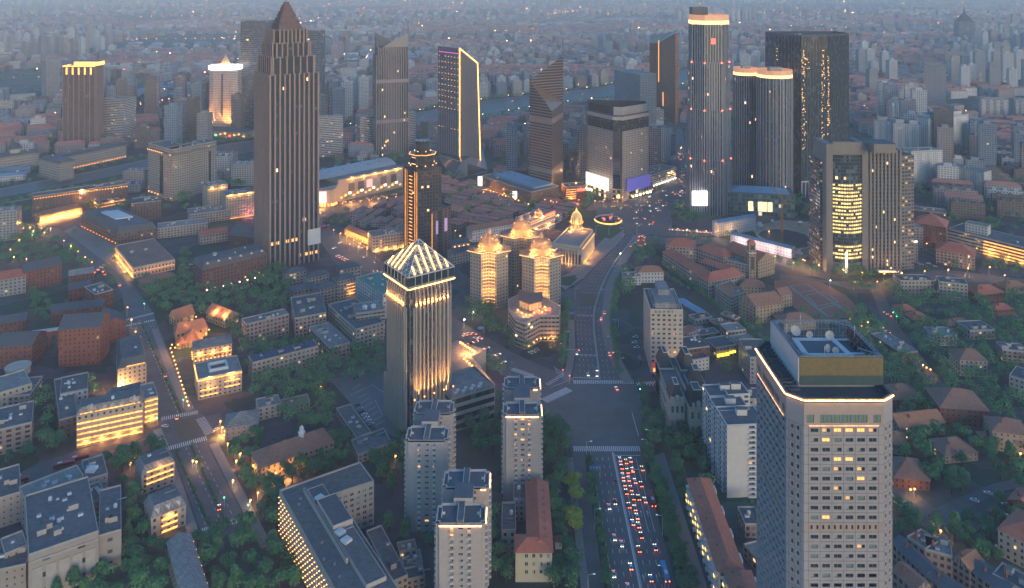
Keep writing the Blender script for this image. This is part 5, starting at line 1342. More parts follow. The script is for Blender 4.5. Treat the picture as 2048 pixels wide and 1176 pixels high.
# ---- L shaped office slab with dotted lights
M_slabw=plain('grey_beige_concrete',(.36,.335,.31),.85,.2,.3)
def lslab():
    h=24.0; pt=lambda x,y:P(x,y,h)
    A=pt(559,981); B=pt(720,924); C=pt(748,962)
    u=(B-A).normalized(); 
    # long wing direction
    D=pt(672,987); E=pt(789,1164); G=pt(665,1176)
    v=(E-D).normalized(); 
    w1=[A,A+u*((B-A).length),C,D,E,E+v*60,A+v*((E-A).dot(v)+60)]
    poly=ccw(w1)
    s=Bld('l_shaped_office','long L-shaped grey office slab whose outer wall is dotted with lights','building',poly=poly,pad=2)
    wl=MB(); P_=[tuple(p) for p in w1] if area([tuple(p) for p in w1])>0 else [tuple(p) for p in w1][::-1]
    long_=max(range(len(P_)),key=lambda i:math.hypot(P_[i][0]-P_[(i+1)%7][0],P_[i][1]-P_[(i+1)%7][1]) if Vector(P_[i]).lerp(Vector(P_[(i+1)%7]),.5).x<cen(P_)[0] else 0)
    lamps=[]
    for i in range(7):
        a,b=P_[i],P_[(i+1)%7]; L=math.hypot(a[0]-b[0],a[1]-b[1])
        if i==long_:
            wl.wall(a,b,22,h,M_slabw); s.windows(a,b,1,22,int(L/3.3),7,1.9,1.5,M_slabw,mb=wl,lit=0,dim=.12,cur=.3,cap=60)
            uu=Vector((b[0]-a[0],b[1]-a[1])).normalized(); nn=Vector((uu.y,-uu.x)); n=int(L/3.3)
            for k in range(n):
                for j in range(7):
                    p=Vector(a)+uu*(L*k/n)+nn*.35; z=1+3*j+1.4; lamps.append((p,z,nn))
            wl.wall(a,b,0,1,M_slabw)
        elif L>12: wl.wall(a,b,22,h,M_slabw); s.windows(a,b,1,22,int(L/3.4),7,2.0,1.6,M_slabw,mb=wl,lit=0,dim=.02,cur=.5,cap=100); wl.wall(a,b,0,1,M_slabw)
        else: wl.wall(a,b,0,h,M_slabw)
    s.part('wall',wl)
    lamps.sort(key=lambda t:t[0].y); lb=[]
    for k,(p,z,nn) in enumerate(lamps):
        if k%1==0:
            if k<90: mb=MB(); mb.lathe(p,[(0,z-.35),(.28,z),(0,z+.35)],E_bulb2,6); s.part('wall_lamp',mb)
            else: lb.append((p,z))
    mb=MB(); 
    for p,z in lb: mb.lathe(p,[(0,z-.35),(.28,z),(0,z+.35)],E_bulb2,6)
    s.part('wall_lamps',mb,kind='stuff')
    from mathutils.geometry import tessellate_polygon
    rf=MB(); 
    for t in tessellate_polygon([[Vector((*p,0)) for p in P_]]):
        q=[(*P_[i],h-.5) for i in t]; rf.face(q if area(q)>0 else q[::-1],M_roofgrey)
    s.part('roof',rf); pb=MB(); parapet(pb,P_,h-.5,M_slabw,.9,.4); s.part('parapet',pb)
    # raised blocks along the spine of the long wing, roof lights
    n=Vector((-v.y,v.x)); n=n if n.x>0 else -n
    def blk(t0,t1,o0,o1,z,nm,mt=M_roofgrey,ms=M_slabw):
        q=[A+v*t0+n*o0,A+v*t0+n*o1,A+v*t1+n*o1,A+v*t1+n*o0]; q=ccw(q); mb=MB(); mb.prism(q,h-.5,h+z,ms,mt); s.part(nm,mb); pp=MB(); parapet(pp,q,h+z,M_slabw,.4,.3); s.part('parapet',pp)
    wd=(D-A).dot(n)
    blk(8,70,wd*.42,wd*.47,1.6,'roof_kerb'); blk(9,20,wd*.5,wd*.85,.9,'roof_block'); blk(24,48,wd*.5,wd*.92,3.6,'stair_block',M_roofdark); blk(50,90,wd*.5,wd*.9,1.2,'roof_block')
    for t,o in ((20.5,.62),(51,.6),(58,.62)): mb=MB(); p=A+v*t+n*wd*o; mb.box(p,4.2,4.2,h+1.2,h+2.4,M_unit,math.atan2(v.y,v.x)+.3); s.part('roof_light',mb)
    for k in range(7): mb=MB(); p=A+v*R.uniform(5,95)+n*wd*R.uniform(.1,.4); mb.box(p,1,1,h-.5,h+.4,M_metal); s.part('roof_vent',mb)
    s.done()
E_bulb2=emis('round_wall_lamp',(1.0,.45,.12),1.6)
lslab()
# ---- white stepped apartment block
def whiteapt():
    h=42.0; s=None; U=[((1454,851),(1532,848),20,h),((1436,823),(1500,820),16,h-.6),((1419,793),(1490,790),14,h-.3),((1456,790),(1500,788),14,h+.5)]
    polys=[rect(p,q,d,h=hh) for p,q,d,hh in U]
    s=Bld('white_apartment_block','white stepped apartment block with stacked balconies beside the stone mansion','apartment block',poly=polys[0][0],pad=2)
    for k,(q,hh) in enumerate(polys):
        keep(q,1); wl=MB(); a,b=q[0],q[1]; L=math.hypot(a[0]-b[0],a[1]-b[1]); u=(Vector(b)-Vector(a))/L; m0=Vector(a)+u*L*.5; m1=Vector(a)+u*L*.78
        if k==0:
            wl.wall(a,m0,0,hh,M_wapt); wl.wall(m1,b,0,hh,M_wapt); s.windows(m0,m1,0,hh,1,14,3.6,1.5,M_wapt,mb=wl,lit=0,dim=.03,cur=.5,cap=60,rec=.7)
            bl=MB()
            for j in range(14): c=m0.lerp(m1,.5)-Vector((0,.5)); bl.box(c,4.6,1.2,3*j,3*j+1.0,M_wslab)
            s.part('balconies',bl,kind='stuff')
        else: wl.wall(a,b,0,hh,F_wapt,5,3)
        for i in (1,2,3): wl.wall(q[i],q[(i+1)%4],0,hh,F_wapt,3.6,3)
        s.part('wall',wl)
        # side bays on the left face
        bl=MB(); c,d=Vector(q[3]),Vector(q[0]); 
        for j in range(14):
            for t in ((.3,.7) if k==0 else (.5,)): p=c.lerp(d,t)-Vector((.6,0)); bl.box(p,1.2,3.0,3*j,3*j+1.0,M_wslab)
        s.part('side_balconies',bl,kind='stuff')
        rf=MB(); rf.face([(*p,hh-.3) for p in q],M_roofgrey); s.part('roof',rf); pb=MB(); parapet(pb,q,hh-.3,M_wslab,.7,.35); s.part('parapet',pb)
        mb=MB(); p=quadpt(q,.55,.6); mb.box(p,6,4,hh-.3,hh+3.2,M_wapt,0,M_roofgrey); s.part('stair_house',mb)
    s.done()
M_wapt=plain('white_grey_render',(.50,.49,.47),.8,.15); M_wslab=plain('white_balcony_slab',(.58,.57,.55),.8,.1)
F_wapt=facade('white_apartment_face',(.50,.49,.47),wx=.55,wy=.5,lit=.01,glass=(.05,.06,.06),cur=.4)
whiteapt()
# ---- beige slab of twelve storeys north of the square
def beigeslab():
    q,h=rect((1301,619),(1366,620),41,by=745)
    s=Bld('beige_block','beige twelve storey slab with regular dark windows and red signs below','building',poly=q,pad=2); wl=MB(); a,b,c,d=q
    wl.wall(a,b,h-2.6,h,M_bsl); wl.wall(a,b,0,7,M_bsl); s.windows(a,b,7,h-2.6,6,11,2.0,1.5,M_bsl,mb=wl,lit=.02,dim=.08,cur=.25,cap=66,sill=M_slab,frame=M_dark)
    s.nw=999; wl.wall(d,a,h-2.6,h,M_bsl); wl.wall(d,a,0,7,M_bsl); s.windows(d,a,7,h-2.6,12,11,1.8,1.5,M_bsl,mb=wl,lit=.02,dim=.05,cur=.2,cap=66,rec=.3)
    wl.wall(b,c,0,h,F_side2); wl.wall(c,d,0,h,F_side2); s.part('wall',wl)
    rf=MB(); rf.face([(*p,h-.4) for p in q],M_roofgrey); s.part('roof',rf); pb=MB(); parapet(pb,q,h-.4,M_slab,.8,.4); s.part('parapet',pb)
    m2=MB(); m2.prism(subrect(q,.18,.82,.08,.78),h-.4,h+4,M_rooflight); s.part('roof_house',m2); m2=MB(); m2.prism(subrect(q,.35,.7,.45,.9),h+4,h+8,M_rooflight); s.part('lift_house',m2)
    f=MB(); 
    for z in (h+1.5,h+3): f.ring(subrect(q,.1,.9,.04,.8),z,z+.12,.12,M_unit)
    for k in range(12): p=quadpt(subrect(q,.1,.9,.04,.8),k/11,0); f.bar((*p,h),(*p,h+3.1),.12,M_unit)
    s.part('roof_railing',f)
    sg=MB(); p=Vector(a)+Vector((1.2,-1)); sg.bar((*p,6.5),(p.x+22,p.y,6.5),.4,emis('red_fascia',(.6,.05,.04),.12,(.3,.03,.02)),3.6); s.part('sign_board',sg)
    tx=MB()
    for k in range(3): ch_glyph(tx,p+Vector((4+k*6,-.4)),Vector((1,0)),5.3,2.4,k+1,E_red,.45)
    s.part('sign_lettering',tx)
    for k in range(6): l=MB(); l.box((a[0]+3+k*3.6,a[1]-.6),2.2,.3,1,3.4,E_strip if k%2 else E_lit); s.part('shop_window',l)
    rs=MB()
    for k in range(6): ch_glyph(rs,Vector(a)+Vector((3+k*3.2,-.5)),Vector((1,0)),h-2.3,1.7,k,M_dark,.22)
    s.part('roof_lettering',rs)
    lampobj(s.r,(a[0]+12,a[1]-3,3),900,colr=(1,.4,.15),size=1); s.done()
M_bsl=plain('beige_render',(.44,.38,.32),.8,.15); F_side2=facade('beige_side',(.42,.37,.32),wx=.4,wy=.45,lit=.02)
beigeslab()
# ---- red roofed rows
def redrow1():
    h=15.0; f=lambda x,y:tuple(P(x,y,h))
    q=ccw([f(1031,1104),f(1104,1104),f(1098,965),f(1059,965)])
    a=P(1031,1104,h); b=P(1104,1104,h); w=b.x-a.x
    s=Bld('red_roof_hall','long red tiled hall with small dormers by the yellow green trees','building',poly=[(a.x,a.y),(b.x,a.y),(b.x,a.y+55),(a.x,a.y+55)],pad=1.5)
    y0=a.y; L=P(1098,965,h).y-y0; wl=MB(); s.windows((a.x,y0),(b.x,y0),3,h,5,3,1.5,1.9,M_crm,mb=wl,lit=0,dim=0,cur=.6,skip=lambda i,j:i in(0,)); wl.wall((a.x,y0),(b.x,y0),0,3,M_crm)
    F_=facade('cream_side',(.36,.32,.25),wx=.4,wy=.5,lit=0); wl.wall((b.x,y0),(b.x,y0+L),0,h,F_); wl.wall((b.x,y0+L),(a.x+w*.35,y0+L),0,h,M_crm); wl.wall((a.x,y0+12),(a.x,y0),0,h,F_); wl.wall((a.x+w*.35,y0+L),(a.x+w*.35,y0+12),0,h,F_); wl.wall((a.x+w*.35,y0+12),(a.x,y0+12),0,h,F_); s.part('wall',wl)
    rf=MB(); gable(rf,[(a.x,y0),(b.x,y0),(b.x,y0+12),(a.x,y0+12)],h,3.2,M_redtile,.8,hip=1); gable(rf,[(a.x+w*.35,y0+3),(b.x,y0+3),(b.x,y0+L),(a.x+w*.35,y0+L)],h+.02,3.3,M_redtile,.8,hip=.3); s.part('roof',rf)
    for k in range(7): mb=MB(); p=(b.x-w*.17,y0+8+k*(L-12)/7); mb.box(p,1.6,1.3,h+.8,h+2.4,M_browntile); s.part('dormer',mb)
    fg=MB(); fg.bar((b.x-3,y0-.8,8),(b.x-2.2,y0-1.2,10),.7,plain('red_flag',(.5,.05,.04),.7),.1); s.part('flag',fg); s.done()
    an,ah=rect((1003,1062),(1032,1062),22,h=11); bld('low_grey_annex','grey flat annex against the red tiled hall',(an,11),F_grey,n=2)
    an,ah=rect((1027,1000),(1059,1000),14,h=12); bld('low_grey_annex','small grey flat block beside the upper end of the red hall',(an,12),F_grey,n=1)
    an,ah=rect((1010,1172),(1040,1172),8,h=4); 
    sh=bld('kiosk','small red roofed kiosk with pale front below the hall trees',rect((1110,1083),(1124,1083),4,h=4),M_white,'hip',M_redtile,rise=1.5,cat='kiosk')
M_crm=plain('cream_render',(.46,.41,.30),.8,.15); F_grey=facade('grey_render_windows',(.30,.29,.28),wx=.4,wy=.45,lit=.02)
redrow1()
def redrow2():
    h=16.0; A=P(1376,958,h); B=P(1437,1142,h); C=P(1421,959,h); D=P(1484,1134,h)
    v=(B-A); n=Vector((-v.y,v.x)).normalized(); n=n if n.x>0 else -n; w=(C-A).dot(n)*.95
    for k,(p,L,lab) in enumerate(((A,v.length,'long red roofed row with lit yellow balconies on one side'),(A+v*1.0+n*3,52,'second red roofed row continuing below the long one'))):
        u=v.normalized(); q=[p,p+u*L,p+u*L+n*w,p+n*w]; q=ccw(q)
        s=Bld('red_roof_row',lab,'building',poly=q,pad=1.5); wl=MB(); i0=min(range(4),key=lambda i:cen([q[i],q[(i+1)%4]])[0])
        for i in range(4):
            a,b=q[i],q[(i+1)%4]
            if i==i0:
                nx=int(L/3.6); s.windows(a,b,1,h-.6,nx,5,2.2,1.7,M_wslab,mb=wl,lit=.10,dim=.1,cur=.3,cap=75,rec=.8); wl.wall(a,b,0,1,M_wslab); wl.wall(a,b,h-.6,h,M_wslab)
            else: wl.wall(a,b,0,h,F_wapt,4,3)
        s.part('wall',wl); rf=MB(); gable(rf,q,h,3.6,M_redtile,.9,hip=.7); s.part('roof',rf)
        a,b=q[i0],q[(i0+1)%4]; u2=(Vector(b)-Vector(a)); nn=Vector((u2.y,-u2.x)).normalized()
        nb=int(u2.length/5.5)
        for j in range(nb):
            c=Vector(a)+u2*((j+.5)/nb)+nn*.7; bb=MB()
            bb.box(c,.25,.25,1,13.8,M_wslab)
            for z in (2,5,8,11,13.8): bb.box(c,1.6,2.4,z-1,z,M_wslab,math.atan2(u2.y,u2.x)+PI/2)
            s.part('balcony_stack',bb)
            for z in (5,8,11):
                if R.random()<.62: l=MB(); cc=c+nn*.9; l.box(cc,.12,1.5,z+.15,z+1.3,E_yel,math.atan2(u2.y,u2.x)+PI/2); s.part('lit_window',l)
        for t in (.05,.25,.5,.78,.95): mb=MB(); pp=Vector(p)+v.normalized()*(L*t)+n*w*.25; mb.box(pp,1.6,1.6,h+1,h+2.6,M_browntile); s.part('dormer',mb)
        for t in (.1,.35,.6,.85): mb=MB(); pp=Vector(p)+v.normalized()*(L*t)+n*(w+.8); mb.box(pp,2.2,5,h-5,h-.5,M_wslab,math.atan2(v.y,v.x)-PI/2); s.part('bay',mb)
        s.done()
E_yel=emis('yellow_lit_balcony',(1.0,.62,.15),.8)
redrow2()
# ---- classical stone mansion with dark mansards
def mansion():
    h=24.0; s=None
    pv=[((1345,790),(1385,790),18),((1376,823),(1420,823),14)]
    q0,_=rect((1340,800),(1420,800),60,h=h)
    s=Bld('stone_mansion','ornate pale stone mansion with black mansard pavilion roofs','building',poly=q0,pad=2)
    body=subrect(q0,.05,1,.08,1); mb=MB(); mb.prism(body,0,h-1,F_man,M_roofgrey,cw=4.5,ch=8); s.part('wall',mb)
    gl=MB(); g=subrect(q0,.48,.56,.15,.9); gable(gl,g,h-1,1.6,plain('skylight_glass',(.16,.20,.20),.2,.1),0); s.part('skylight',gl)
    sp=[subrect(q0,.0,.36,-.02,.24),subrect(q0,.42,.86,-.14,.14),subrect(q0,.05,.4,.72,1.0),subrect(q0,.62,1.0,.68,.98),subrect(q0,.66,1.05,.3,.55)]
    for k,q in enumerate(sp):
        wl=MB(); 
        for i in range(4): 
            if i in(0,3) and k<2: s.windows(q[i],q[(i+1)%4],4,h-1,3,2,1.6,4.6,M_mst,mb=wl,lit=0,dim=0,cur=.2,cap=30,rec=.6); wl.wall(q[i],q[(i+1)%4],0,4,M_mst)
            else: wl.wall(q[i],q[(i+1)%4],0,h-1,F_man,4.5,8)
        s.part('pavilion_wall',wl)
        cn=MB(); cn.prism(inset(q,-.9),h-1,h,M_mst,bot=True); 
        s.part('cornice',cn); cn=MB(); cn.prism(inset(q,-.35),h*.5,h*.5+.6,M_mst,bot=True); s.part('string_course',cn)
        rf=MB(); mansard(rf,q,h,9,M_bslate,M_roofgrey,ins=3.2,over=.1); t=inset(q,3.2); rf.ring(t,h+9,h+9.6,.3,M_slab); s.part('roof',rf)
        if k<2:
            for f in (.22,.5,.78): d=MB(); p=quadpt(q,f,.03); r_=1.3 if f==.5 else .9; d.box((p[0],p[1]),r_*2,2.0,h,h+r_*2,M_mst); d.lathe((p[0],p[1]),[(r_*1.1,h+r_*2),(r_*.8,h+r_*2.6),(0,h+r_*3)],M_mst,8); s.part('dormer',d)
    st=MB(); p=quadpt(q0,.16,-.03)
    for k in range(3): pp=quadpt(q0,.02+.15*k,-.03); st.lathe(pp,[(.9,h),(.9,h+1.6),(.5,h+2),(.7,h+3),(0,h+3.6)],M_mst,8)
    s.part('stone_urns',st); s.done()
    hd=MB(); hd.lathe(P(1357,856),[(4,0),(4,.8),(3.4,.9)],M_hedge,12); o=hd.build('round_hedge_bed'); tag(o,'round clipped hedge bed in front of the stone mansion','hedge'); keep([tuple(P(1357,856)+Vector((5*math.cos(k),5*math.sin(k)))) for k in range(6)])
M_mst=plain('pale_carved_stone',(.42,.385,.33),.8,.25,.8); F_man=facade('mansion_wall',(.40,.37,.32),wx=.4,wy=.55,lit=0); M_bslate=plain('black_slate',(.022,.034,.042),.6,.2)
mansion()
# ---- Y shaped towers with glowing domes
F_dome=facade('domed_tower_face',(.36,.30,.24),wx=.34,wy=.42,lit=.01,cur=.2,sill=.15)
def domedome(s,c,r,z,e=True,k=1.0):
    zb=z; z_=lambda f:z+r*f*.8
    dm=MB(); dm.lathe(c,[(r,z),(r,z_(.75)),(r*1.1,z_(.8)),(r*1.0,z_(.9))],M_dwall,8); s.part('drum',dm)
    rb=MB(); n=8
    for i in range(n):
        a=2*PI*i/n; pr=[(r*math.cos(t),r*.76*math.sin(t)) for t in [PI/2*j/5 for j in range(6)]]
        for (r0,z0),(r1,z1) in zip(pr,pr[1:]): rb.bar((c[0]+r0*math.cos(a),c[1]+r0*math.sin(a),z_(.85)+z0),(c[0]+r1*math.cos(a),c[1]+r1*math.sin(a),z_(.85)+z1),.3,M_gold)
    s.part('dome_ribs',rb)
    rg=MB()
    for j in range(1,6):
        t=PI/2*j/6.5; r0=r*math.cos(t); z0=z_(.85)+r*.76*math.sin(t)
        for i in range(n*2): a0,a1=PI*i/n,PI*(i+1)/n; rg.bar((c[0]+r0*math.cos(a0),c[1]+r0*math.sin(a0),z0),(c[0]+r0*math.cos(a1),c[1]+r0*math.sin(a1),z0),.22,M_gold)
    s.part('dome_rings',rg)
    cp=MB(); cp.lathe(c,[(r*.22,z_(1.75)),(r*.22,z_(2.0)),(0,z_(2.5))],M_gold,8); s.part('cupola',cp)
    for i in range(8):
        a=2*PI*i/8+.4; 
        for (rr,zz) in ((r*1.15,z+.8),(r*.8,z_(1.45))):
            if zz>z+1 and i%2: continue
            mb=MB(); p=(c[0]+rr*math.cos(a),c[1]+rr*math.sin(a)); mb.lathe(p,[(0,zz-.45),(.45,zz),(0,zz+.45)],E_bulb,6); s.part('lamp',mb)
    [lampobj(s.r,(c[0]+r*1.7*math.cos(a),c[1]+r*1.7*math.sin(a),z_(1.7)),1200,size=.6) for a in (-2.4,-1.5,-.6)]
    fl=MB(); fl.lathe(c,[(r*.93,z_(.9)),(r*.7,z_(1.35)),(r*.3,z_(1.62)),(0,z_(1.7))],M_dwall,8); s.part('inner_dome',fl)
    for a in (-2.3,-.8,.6): lampobj(s.r,(c[0]+r*1.35*math.cos(a),c[1]+r*1.35*math.sin(a),z+1.0),1100,size=.3)
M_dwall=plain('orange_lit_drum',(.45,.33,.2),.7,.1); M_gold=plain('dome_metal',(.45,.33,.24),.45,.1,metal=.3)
def ytower(label,x0,x1,yt,by,dx,dy,dr,edge=True,lights=True):
    h=hz(yt,by); a,b=P(x0,yt,h),P(x1,yt,h); w=b.x-a.x; y=a.y
    # butterfly plan: two wings swept forward, recessed middle
    pl=[(0,2),(.30,-5),(.36,-3.5),(.5,-.5),(.64,-3.5),(.70,-5),(1,2),(1,12),(.72,19),(.28,19),(0,12)]
    poly=[(a.x+w*u,y+v) for u,v in pl]; poly=poly if area(poly)>0 else poly[::-1]
    s=Bld('domed_tower',label,'apartment tower','beige towers crowned by glowing domes',poly=poly,pad=2)
    mb=MB(); mb.prism(poly,0,h,F_dome,M_roofgrey,cw=3.3,ch=3.05); s.part('wall',mb)
    ev=MB(); ev.prism(inset(poly,-2.6),h,h+.8,M_brnst,M_roofgrey,bot=True); s.part('eaves',ev)
    if edge:
        q=inset(poly,-2.8); m2=MB()
        for i in range(6): m2.bar((*q[i],h+.7),(*q[i+1],h+.7),.3,E_rim2)
        s.part('light_strip',m2)
    if lights:
        xm=a.x+w*.5; n=int((h-6)/3.05); bl=MB()
        for j in range(n):
            z=4+j*3.05
            for sg in(-1,1): bl.bar((xm,y-1.6,z),(xm+sg*w*.17,y-4.6,z),.5,M_brnst,.9)
        s.part('balconies',bl,kind='stuff')
        for j in range(n):
            z=4+j*3.05; l=MB()
            for sg in(-1,1): 
                for k in range(4): t=(k+.5)/4; l.box((xm+sg*w*.17*t,y-1.9-3*t),.9,.2,z+.6,z+1.1,E_rim2)
            s.part('balcony_light',l)
        for zz in (.9,.6,.3): lampobj(s.r,(xm,y-7,h*zz),900,size=1,colr=(1,.55,.2))
    c=P(dx,dy,h+6); c=Vector((a.x+w*.5,y+7)); k=h
    domedome(s,c,dr,h+.8)
    for sg in (-1,1): lampobj(s.r,(a.x+w*(.5+.3*sg),y+3,h+2.2),500,size=.3)
E_rim2=emis('thin_gold_line',(1.0,.42,.11),.8)
ytower('beige domed tower standing alone beside the pyramid lantern tower',940,1016,503,612,977,485,9.6)
ytower('beige domed tower rising right behind the curved corner building',1045,1122,512,618,1083,490,9.6)
ytower('beige domed tower half hidden behind the other two domes',1006,1080,473,585,1046,458,9.2,lights=False)
# ---- curved corner building below
F_curv=facade('curved_ribbon_windows',(.38,.32,.26),wx=.86,wy=.42,lit=.02,cur=.4,gr=.2)
def curved():
    h=21.0; pts=[(1018,622),(1030,640),(1050,648),(1066,640),(1080,632),(1119,632),(1121,612),(1080,590),(1040,588),(1016,600)]
    poly=ccw([P(x,y,h) for x,y in pts]); s=Bld('curved_corner_building','curving beige corner building with ribbon windows and red rooftop letters','building',poly=poly,pad=2)
    from mathutils.geometry import tessellate_polygon
    mb=MB(); 
    for i in range(len(poly)): mb.wall(poly[i],poly[(i+1)%len(poly)],0,h,F_curv,3,3.4)
    s.part('wall',mb); rf=MB()
    for t in tessellate_polygon([[Vector((*p,0)) for p in poly]]):
        q=[(*poly[i],h-.1) for i in t]; rf.face(q if area(q)>0 else q[::-1],M_rooflight)
    s.part('roof',rf); pb=MB(); parapet(pb,poly,h-.1,M_cream,.7,.4); s.part('parapet',pb)
    q=[P(x,y,h) for x,y in ((1040,614),(1060,622),(1082,616),(1082,600),(1060,603),(1042,598))]; q=ccw(q); mb=MB(); mb.prism(q,h,h+6,M_dwall,M_roofdark); s.part('pavilion',mb); mb=MB(); mb.prism(inset(q,-1.4),h+6,h+6.8,M_dark,M_roofdark,bot=True); s.part('pavilion_roof',mb)
    pl=MB()
    for i in range(len(q)):
        for k in range(3): p=Vector(q[i]).lerp(Vector(q[(i+1)%len(q)]),k/3); pl.box(p*1.0,.6,.6,h,h+6.1,M_slab)
    s.part('colonnade',pl)
    for x,y in ((1036,620),(1044,626),(1052,630),(1060,630),(1068,626),(1078,621),(1090,614),(1092,620),(1084,624)):
        p=P(x,y,h+1); l=MB(); l.lathe(p,[(0,h+.3),(.6,h+1),(0,h+1.7)],E_bulb,6); s.part('lamp',l); lampobj(s.r,(p.x,p.y,h+2),350,size=.3)
    for k,(x,y) in enumerate(((1067,626),(1072,623),(1089,620),(1095,620))): g=MB(); ch_glyph(g,P(x,y,h+1),Vector((1,0)),h+.5,2.6,k,E_red,.4); s.part('roof_letter',g)
    for k,(x,y) in enumerate(((1062,690),(1068,684),(1074,678),(1082,676),(1090,675),(1097,676),(1106,676))):
        p=P(x,y,5); l=MB(); l.lathe(p,[(0,4),(.55,4.6),(0,5.2)],E_bulb,6); s.part('lamp',l)
    p=P(1106,676,4); lampobj(s.r,(p.x,p.y-2,4.5),1200,size=.5)
curved()
# ---- concert hall with a beehive dome
def hall():
    h=20; a=P(1160,489,h); b=P(1184,463,h); L=P(1103,484,h)
    n=(P(1184,440,h)-P(1160,489,h)); 
    q=[tuple(P(1105,487,h)),tuple(P(1159,495,h)),tuple(P(1186,461,h)),tuple(P(1140,452,h))]; q=ccw(q)
    s=Bld('domed_concert_hall','classical stone hall with colonnade and a glowing beehive shaped dome','building',poly=q,pad=2)
    mb=MB(); mb.prism(q,0,h,M_mst,M_rooflight); s.part('wall',mb); cn=MB(); cn.prism(inset(q,-1.2),h-3,h-1.6,M_mst,M_rooflight,bot=True); parapet(cn,q,h,M_mst,1.2,.6); s.part('cornice',cn)
    cl=MB(); 
    for i,n_ in ((0,9),(1,13)):
        A,B=Vector(q[i]),Vector(q[(i+1)%4]); u=(B-A); nn=Vector((u.y,-u.x)).normalized()*1.6
        for k in range(n_): p=A+u*((k+.5)/n_)+nn; cl.lathe(p,[(.9,0),(.75,2),(.7,h-4),(1,h-3)],M_mst,8)
    s.part('colonnade',cl)
    gl=MB()
    for i,n_ in ((0,9),(1,13)):
        A,B=Vector(q[i]),Vector(q[(i+1)%4]); u=(B-A); nn=Vector((u.y,-u.x)).normalized()*.1
        for k in range(n_): p=A+u*((k+1)/n_)+nn; w=u.normalized()*.9; gl.face([(*(p-w),2),(*(p+w),2),(*(p+w),12),(*(p-w),12)],M_glass)
    s.part('tall_glazing',gl)
    A,B=Vector(q[1]),Vector(q[2]); u=(B-A); nn=Vector((u.y,-u.x)).normalized()*2.8
    for z,t0,t1 in ((h-2.2,.05,.95),(1.5,.1,.8)):
        sb=MB(); sb.bar((*(A+u*t0+nn),z),(*(A+u*t1+nn),z),.5,E_strip); s.part('light_strip',sb)
    for t in (.2,.5,.8): p=A+u*t+nn*2; lampobj(s.r,(p.x,p.y,3),900,size=.5)
    for t in (.2,.6): p=Vector(q[0]).lerp(Vector(q[1]),t); lampobj(s.r,(p.x,p.y-5,3),700,size=.5)
    c=P(1153,459,h); z=h; r=6.2
    d=MB(); d.lathe(c,[(r*1.1,z),(r*1.1,z+1),(r,z+1),(r,z+2.0)],M_mst,16); s.part('dome_base',d)
    d=MB()
    for k in range(16): a_=2*PI*k/16; d.lathe((c.x+r*.98*math.cos(a_),c.y+r*.98*math.sin(a_)),[(.35,z+2),(.35,z+7.5)],M_mst,6)
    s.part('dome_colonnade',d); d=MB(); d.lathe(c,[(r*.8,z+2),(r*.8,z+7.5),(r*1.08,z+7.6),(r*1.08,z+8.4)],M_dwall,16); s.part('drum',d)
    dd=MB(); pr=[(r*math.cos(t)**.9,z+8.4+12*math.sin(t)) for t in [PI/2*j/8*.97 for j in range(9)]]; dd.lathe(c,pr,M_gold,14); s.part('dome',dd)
    rb=MB()
    for i in range(14):
        a_=2*PI*i/14
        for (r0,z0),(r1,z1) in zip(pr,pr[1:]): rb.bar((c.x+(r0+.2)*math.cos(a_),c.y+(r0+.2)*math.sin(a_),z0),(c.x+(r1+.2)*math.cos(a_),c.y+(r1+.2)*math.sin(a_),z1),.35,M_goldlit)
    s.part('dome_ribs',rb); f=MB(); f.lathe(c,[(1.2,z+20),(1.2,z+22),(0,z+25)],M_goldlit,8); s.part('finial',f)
    for k in range(12):
        a_=2*PI*k/12
        for rr,zz in ((r*1.2,z+8.6),(r*1.15,z+2.2)): l=MB(); l.lathe((c.x+rr*math.cos(a_),c.y+rr*math.sin(a_)),[(0,zz-.4),(.4,zz),(0,zz+.4)],E_bulb,6); s.part('lamp',l)
        if k%3==0: lampobj(s.r,(c.x+r*1.35*math.cos(a_),c.y+r*1.35*math.sin(a_),z+9),700,size=.3)
    for a_ in (-2.4,-.8): lampobj(s.r,(c.x+r*1.6*math.cos(a_),c.y+r*1.6*math.sin(a_),z+2),1200,size=.4)
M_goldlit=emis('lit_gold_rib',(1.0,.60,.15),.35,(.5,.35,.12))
hall()
# ================================================================ ordinary buildings, one row each
def wk(k):
    S=dict(brick=((.19,.07,.052),.34,.45,0.01),brown=((.14,.09,.072),.42,.5,.03),cream=((.40,.34,.27),.36,.46,.02),beige=((.34,.295,.25),.5,.45,.02),grey=((.27,.265,.26),.45,.42,.02),
    white=((.50,.48,.455),.4,.42,.02),ribbon=((.36,.33,.29),.88,.36,.02),dkbr=((.13,.062,.052),.4,.5,.02),tan=((.33,.25,.17),.34,.5,.0),old=((.30,.265,.24),.22,.3,.0),goldlit=((.40,.29,.16),.4,.5,.15),garage=((.45,.43,.42),1.0,.45,.0),stripe=((.42,.40,.40),1.0,.45,.03),blue=((.42,.45,.5),.3,.3,.02),mixb=((.30,.22,.19),.55,.5,.04),villa=((.30,.25,.20),.3,.4,.03))
    c,a,b,l=S[k]; return facade('wall_'+k,c,a,b,lit=l,lits=.8,cur=.3,glass=(.04,.05,.055))
RK=dict(red=M_redtile,brn=M_browntile,org=M_orangetile,sla=M_slate,blu=M_bluesheet,grn=M_greensheet,flt=M_roofgrey,lgt=M_rooflight,drk=M_roofdark)
BL={}
def T(name,label,p,q,d,b,wall='grey',roof='flat:flt',**k):
    geo=rect(p,q,d,by=b) if b>0 else rect(p,q,d,h=-b)
    r,m=roof.split(':'); s=bld(name,label,geo,wk(wall),r,RK[m],**k); BL[label]=s; return s
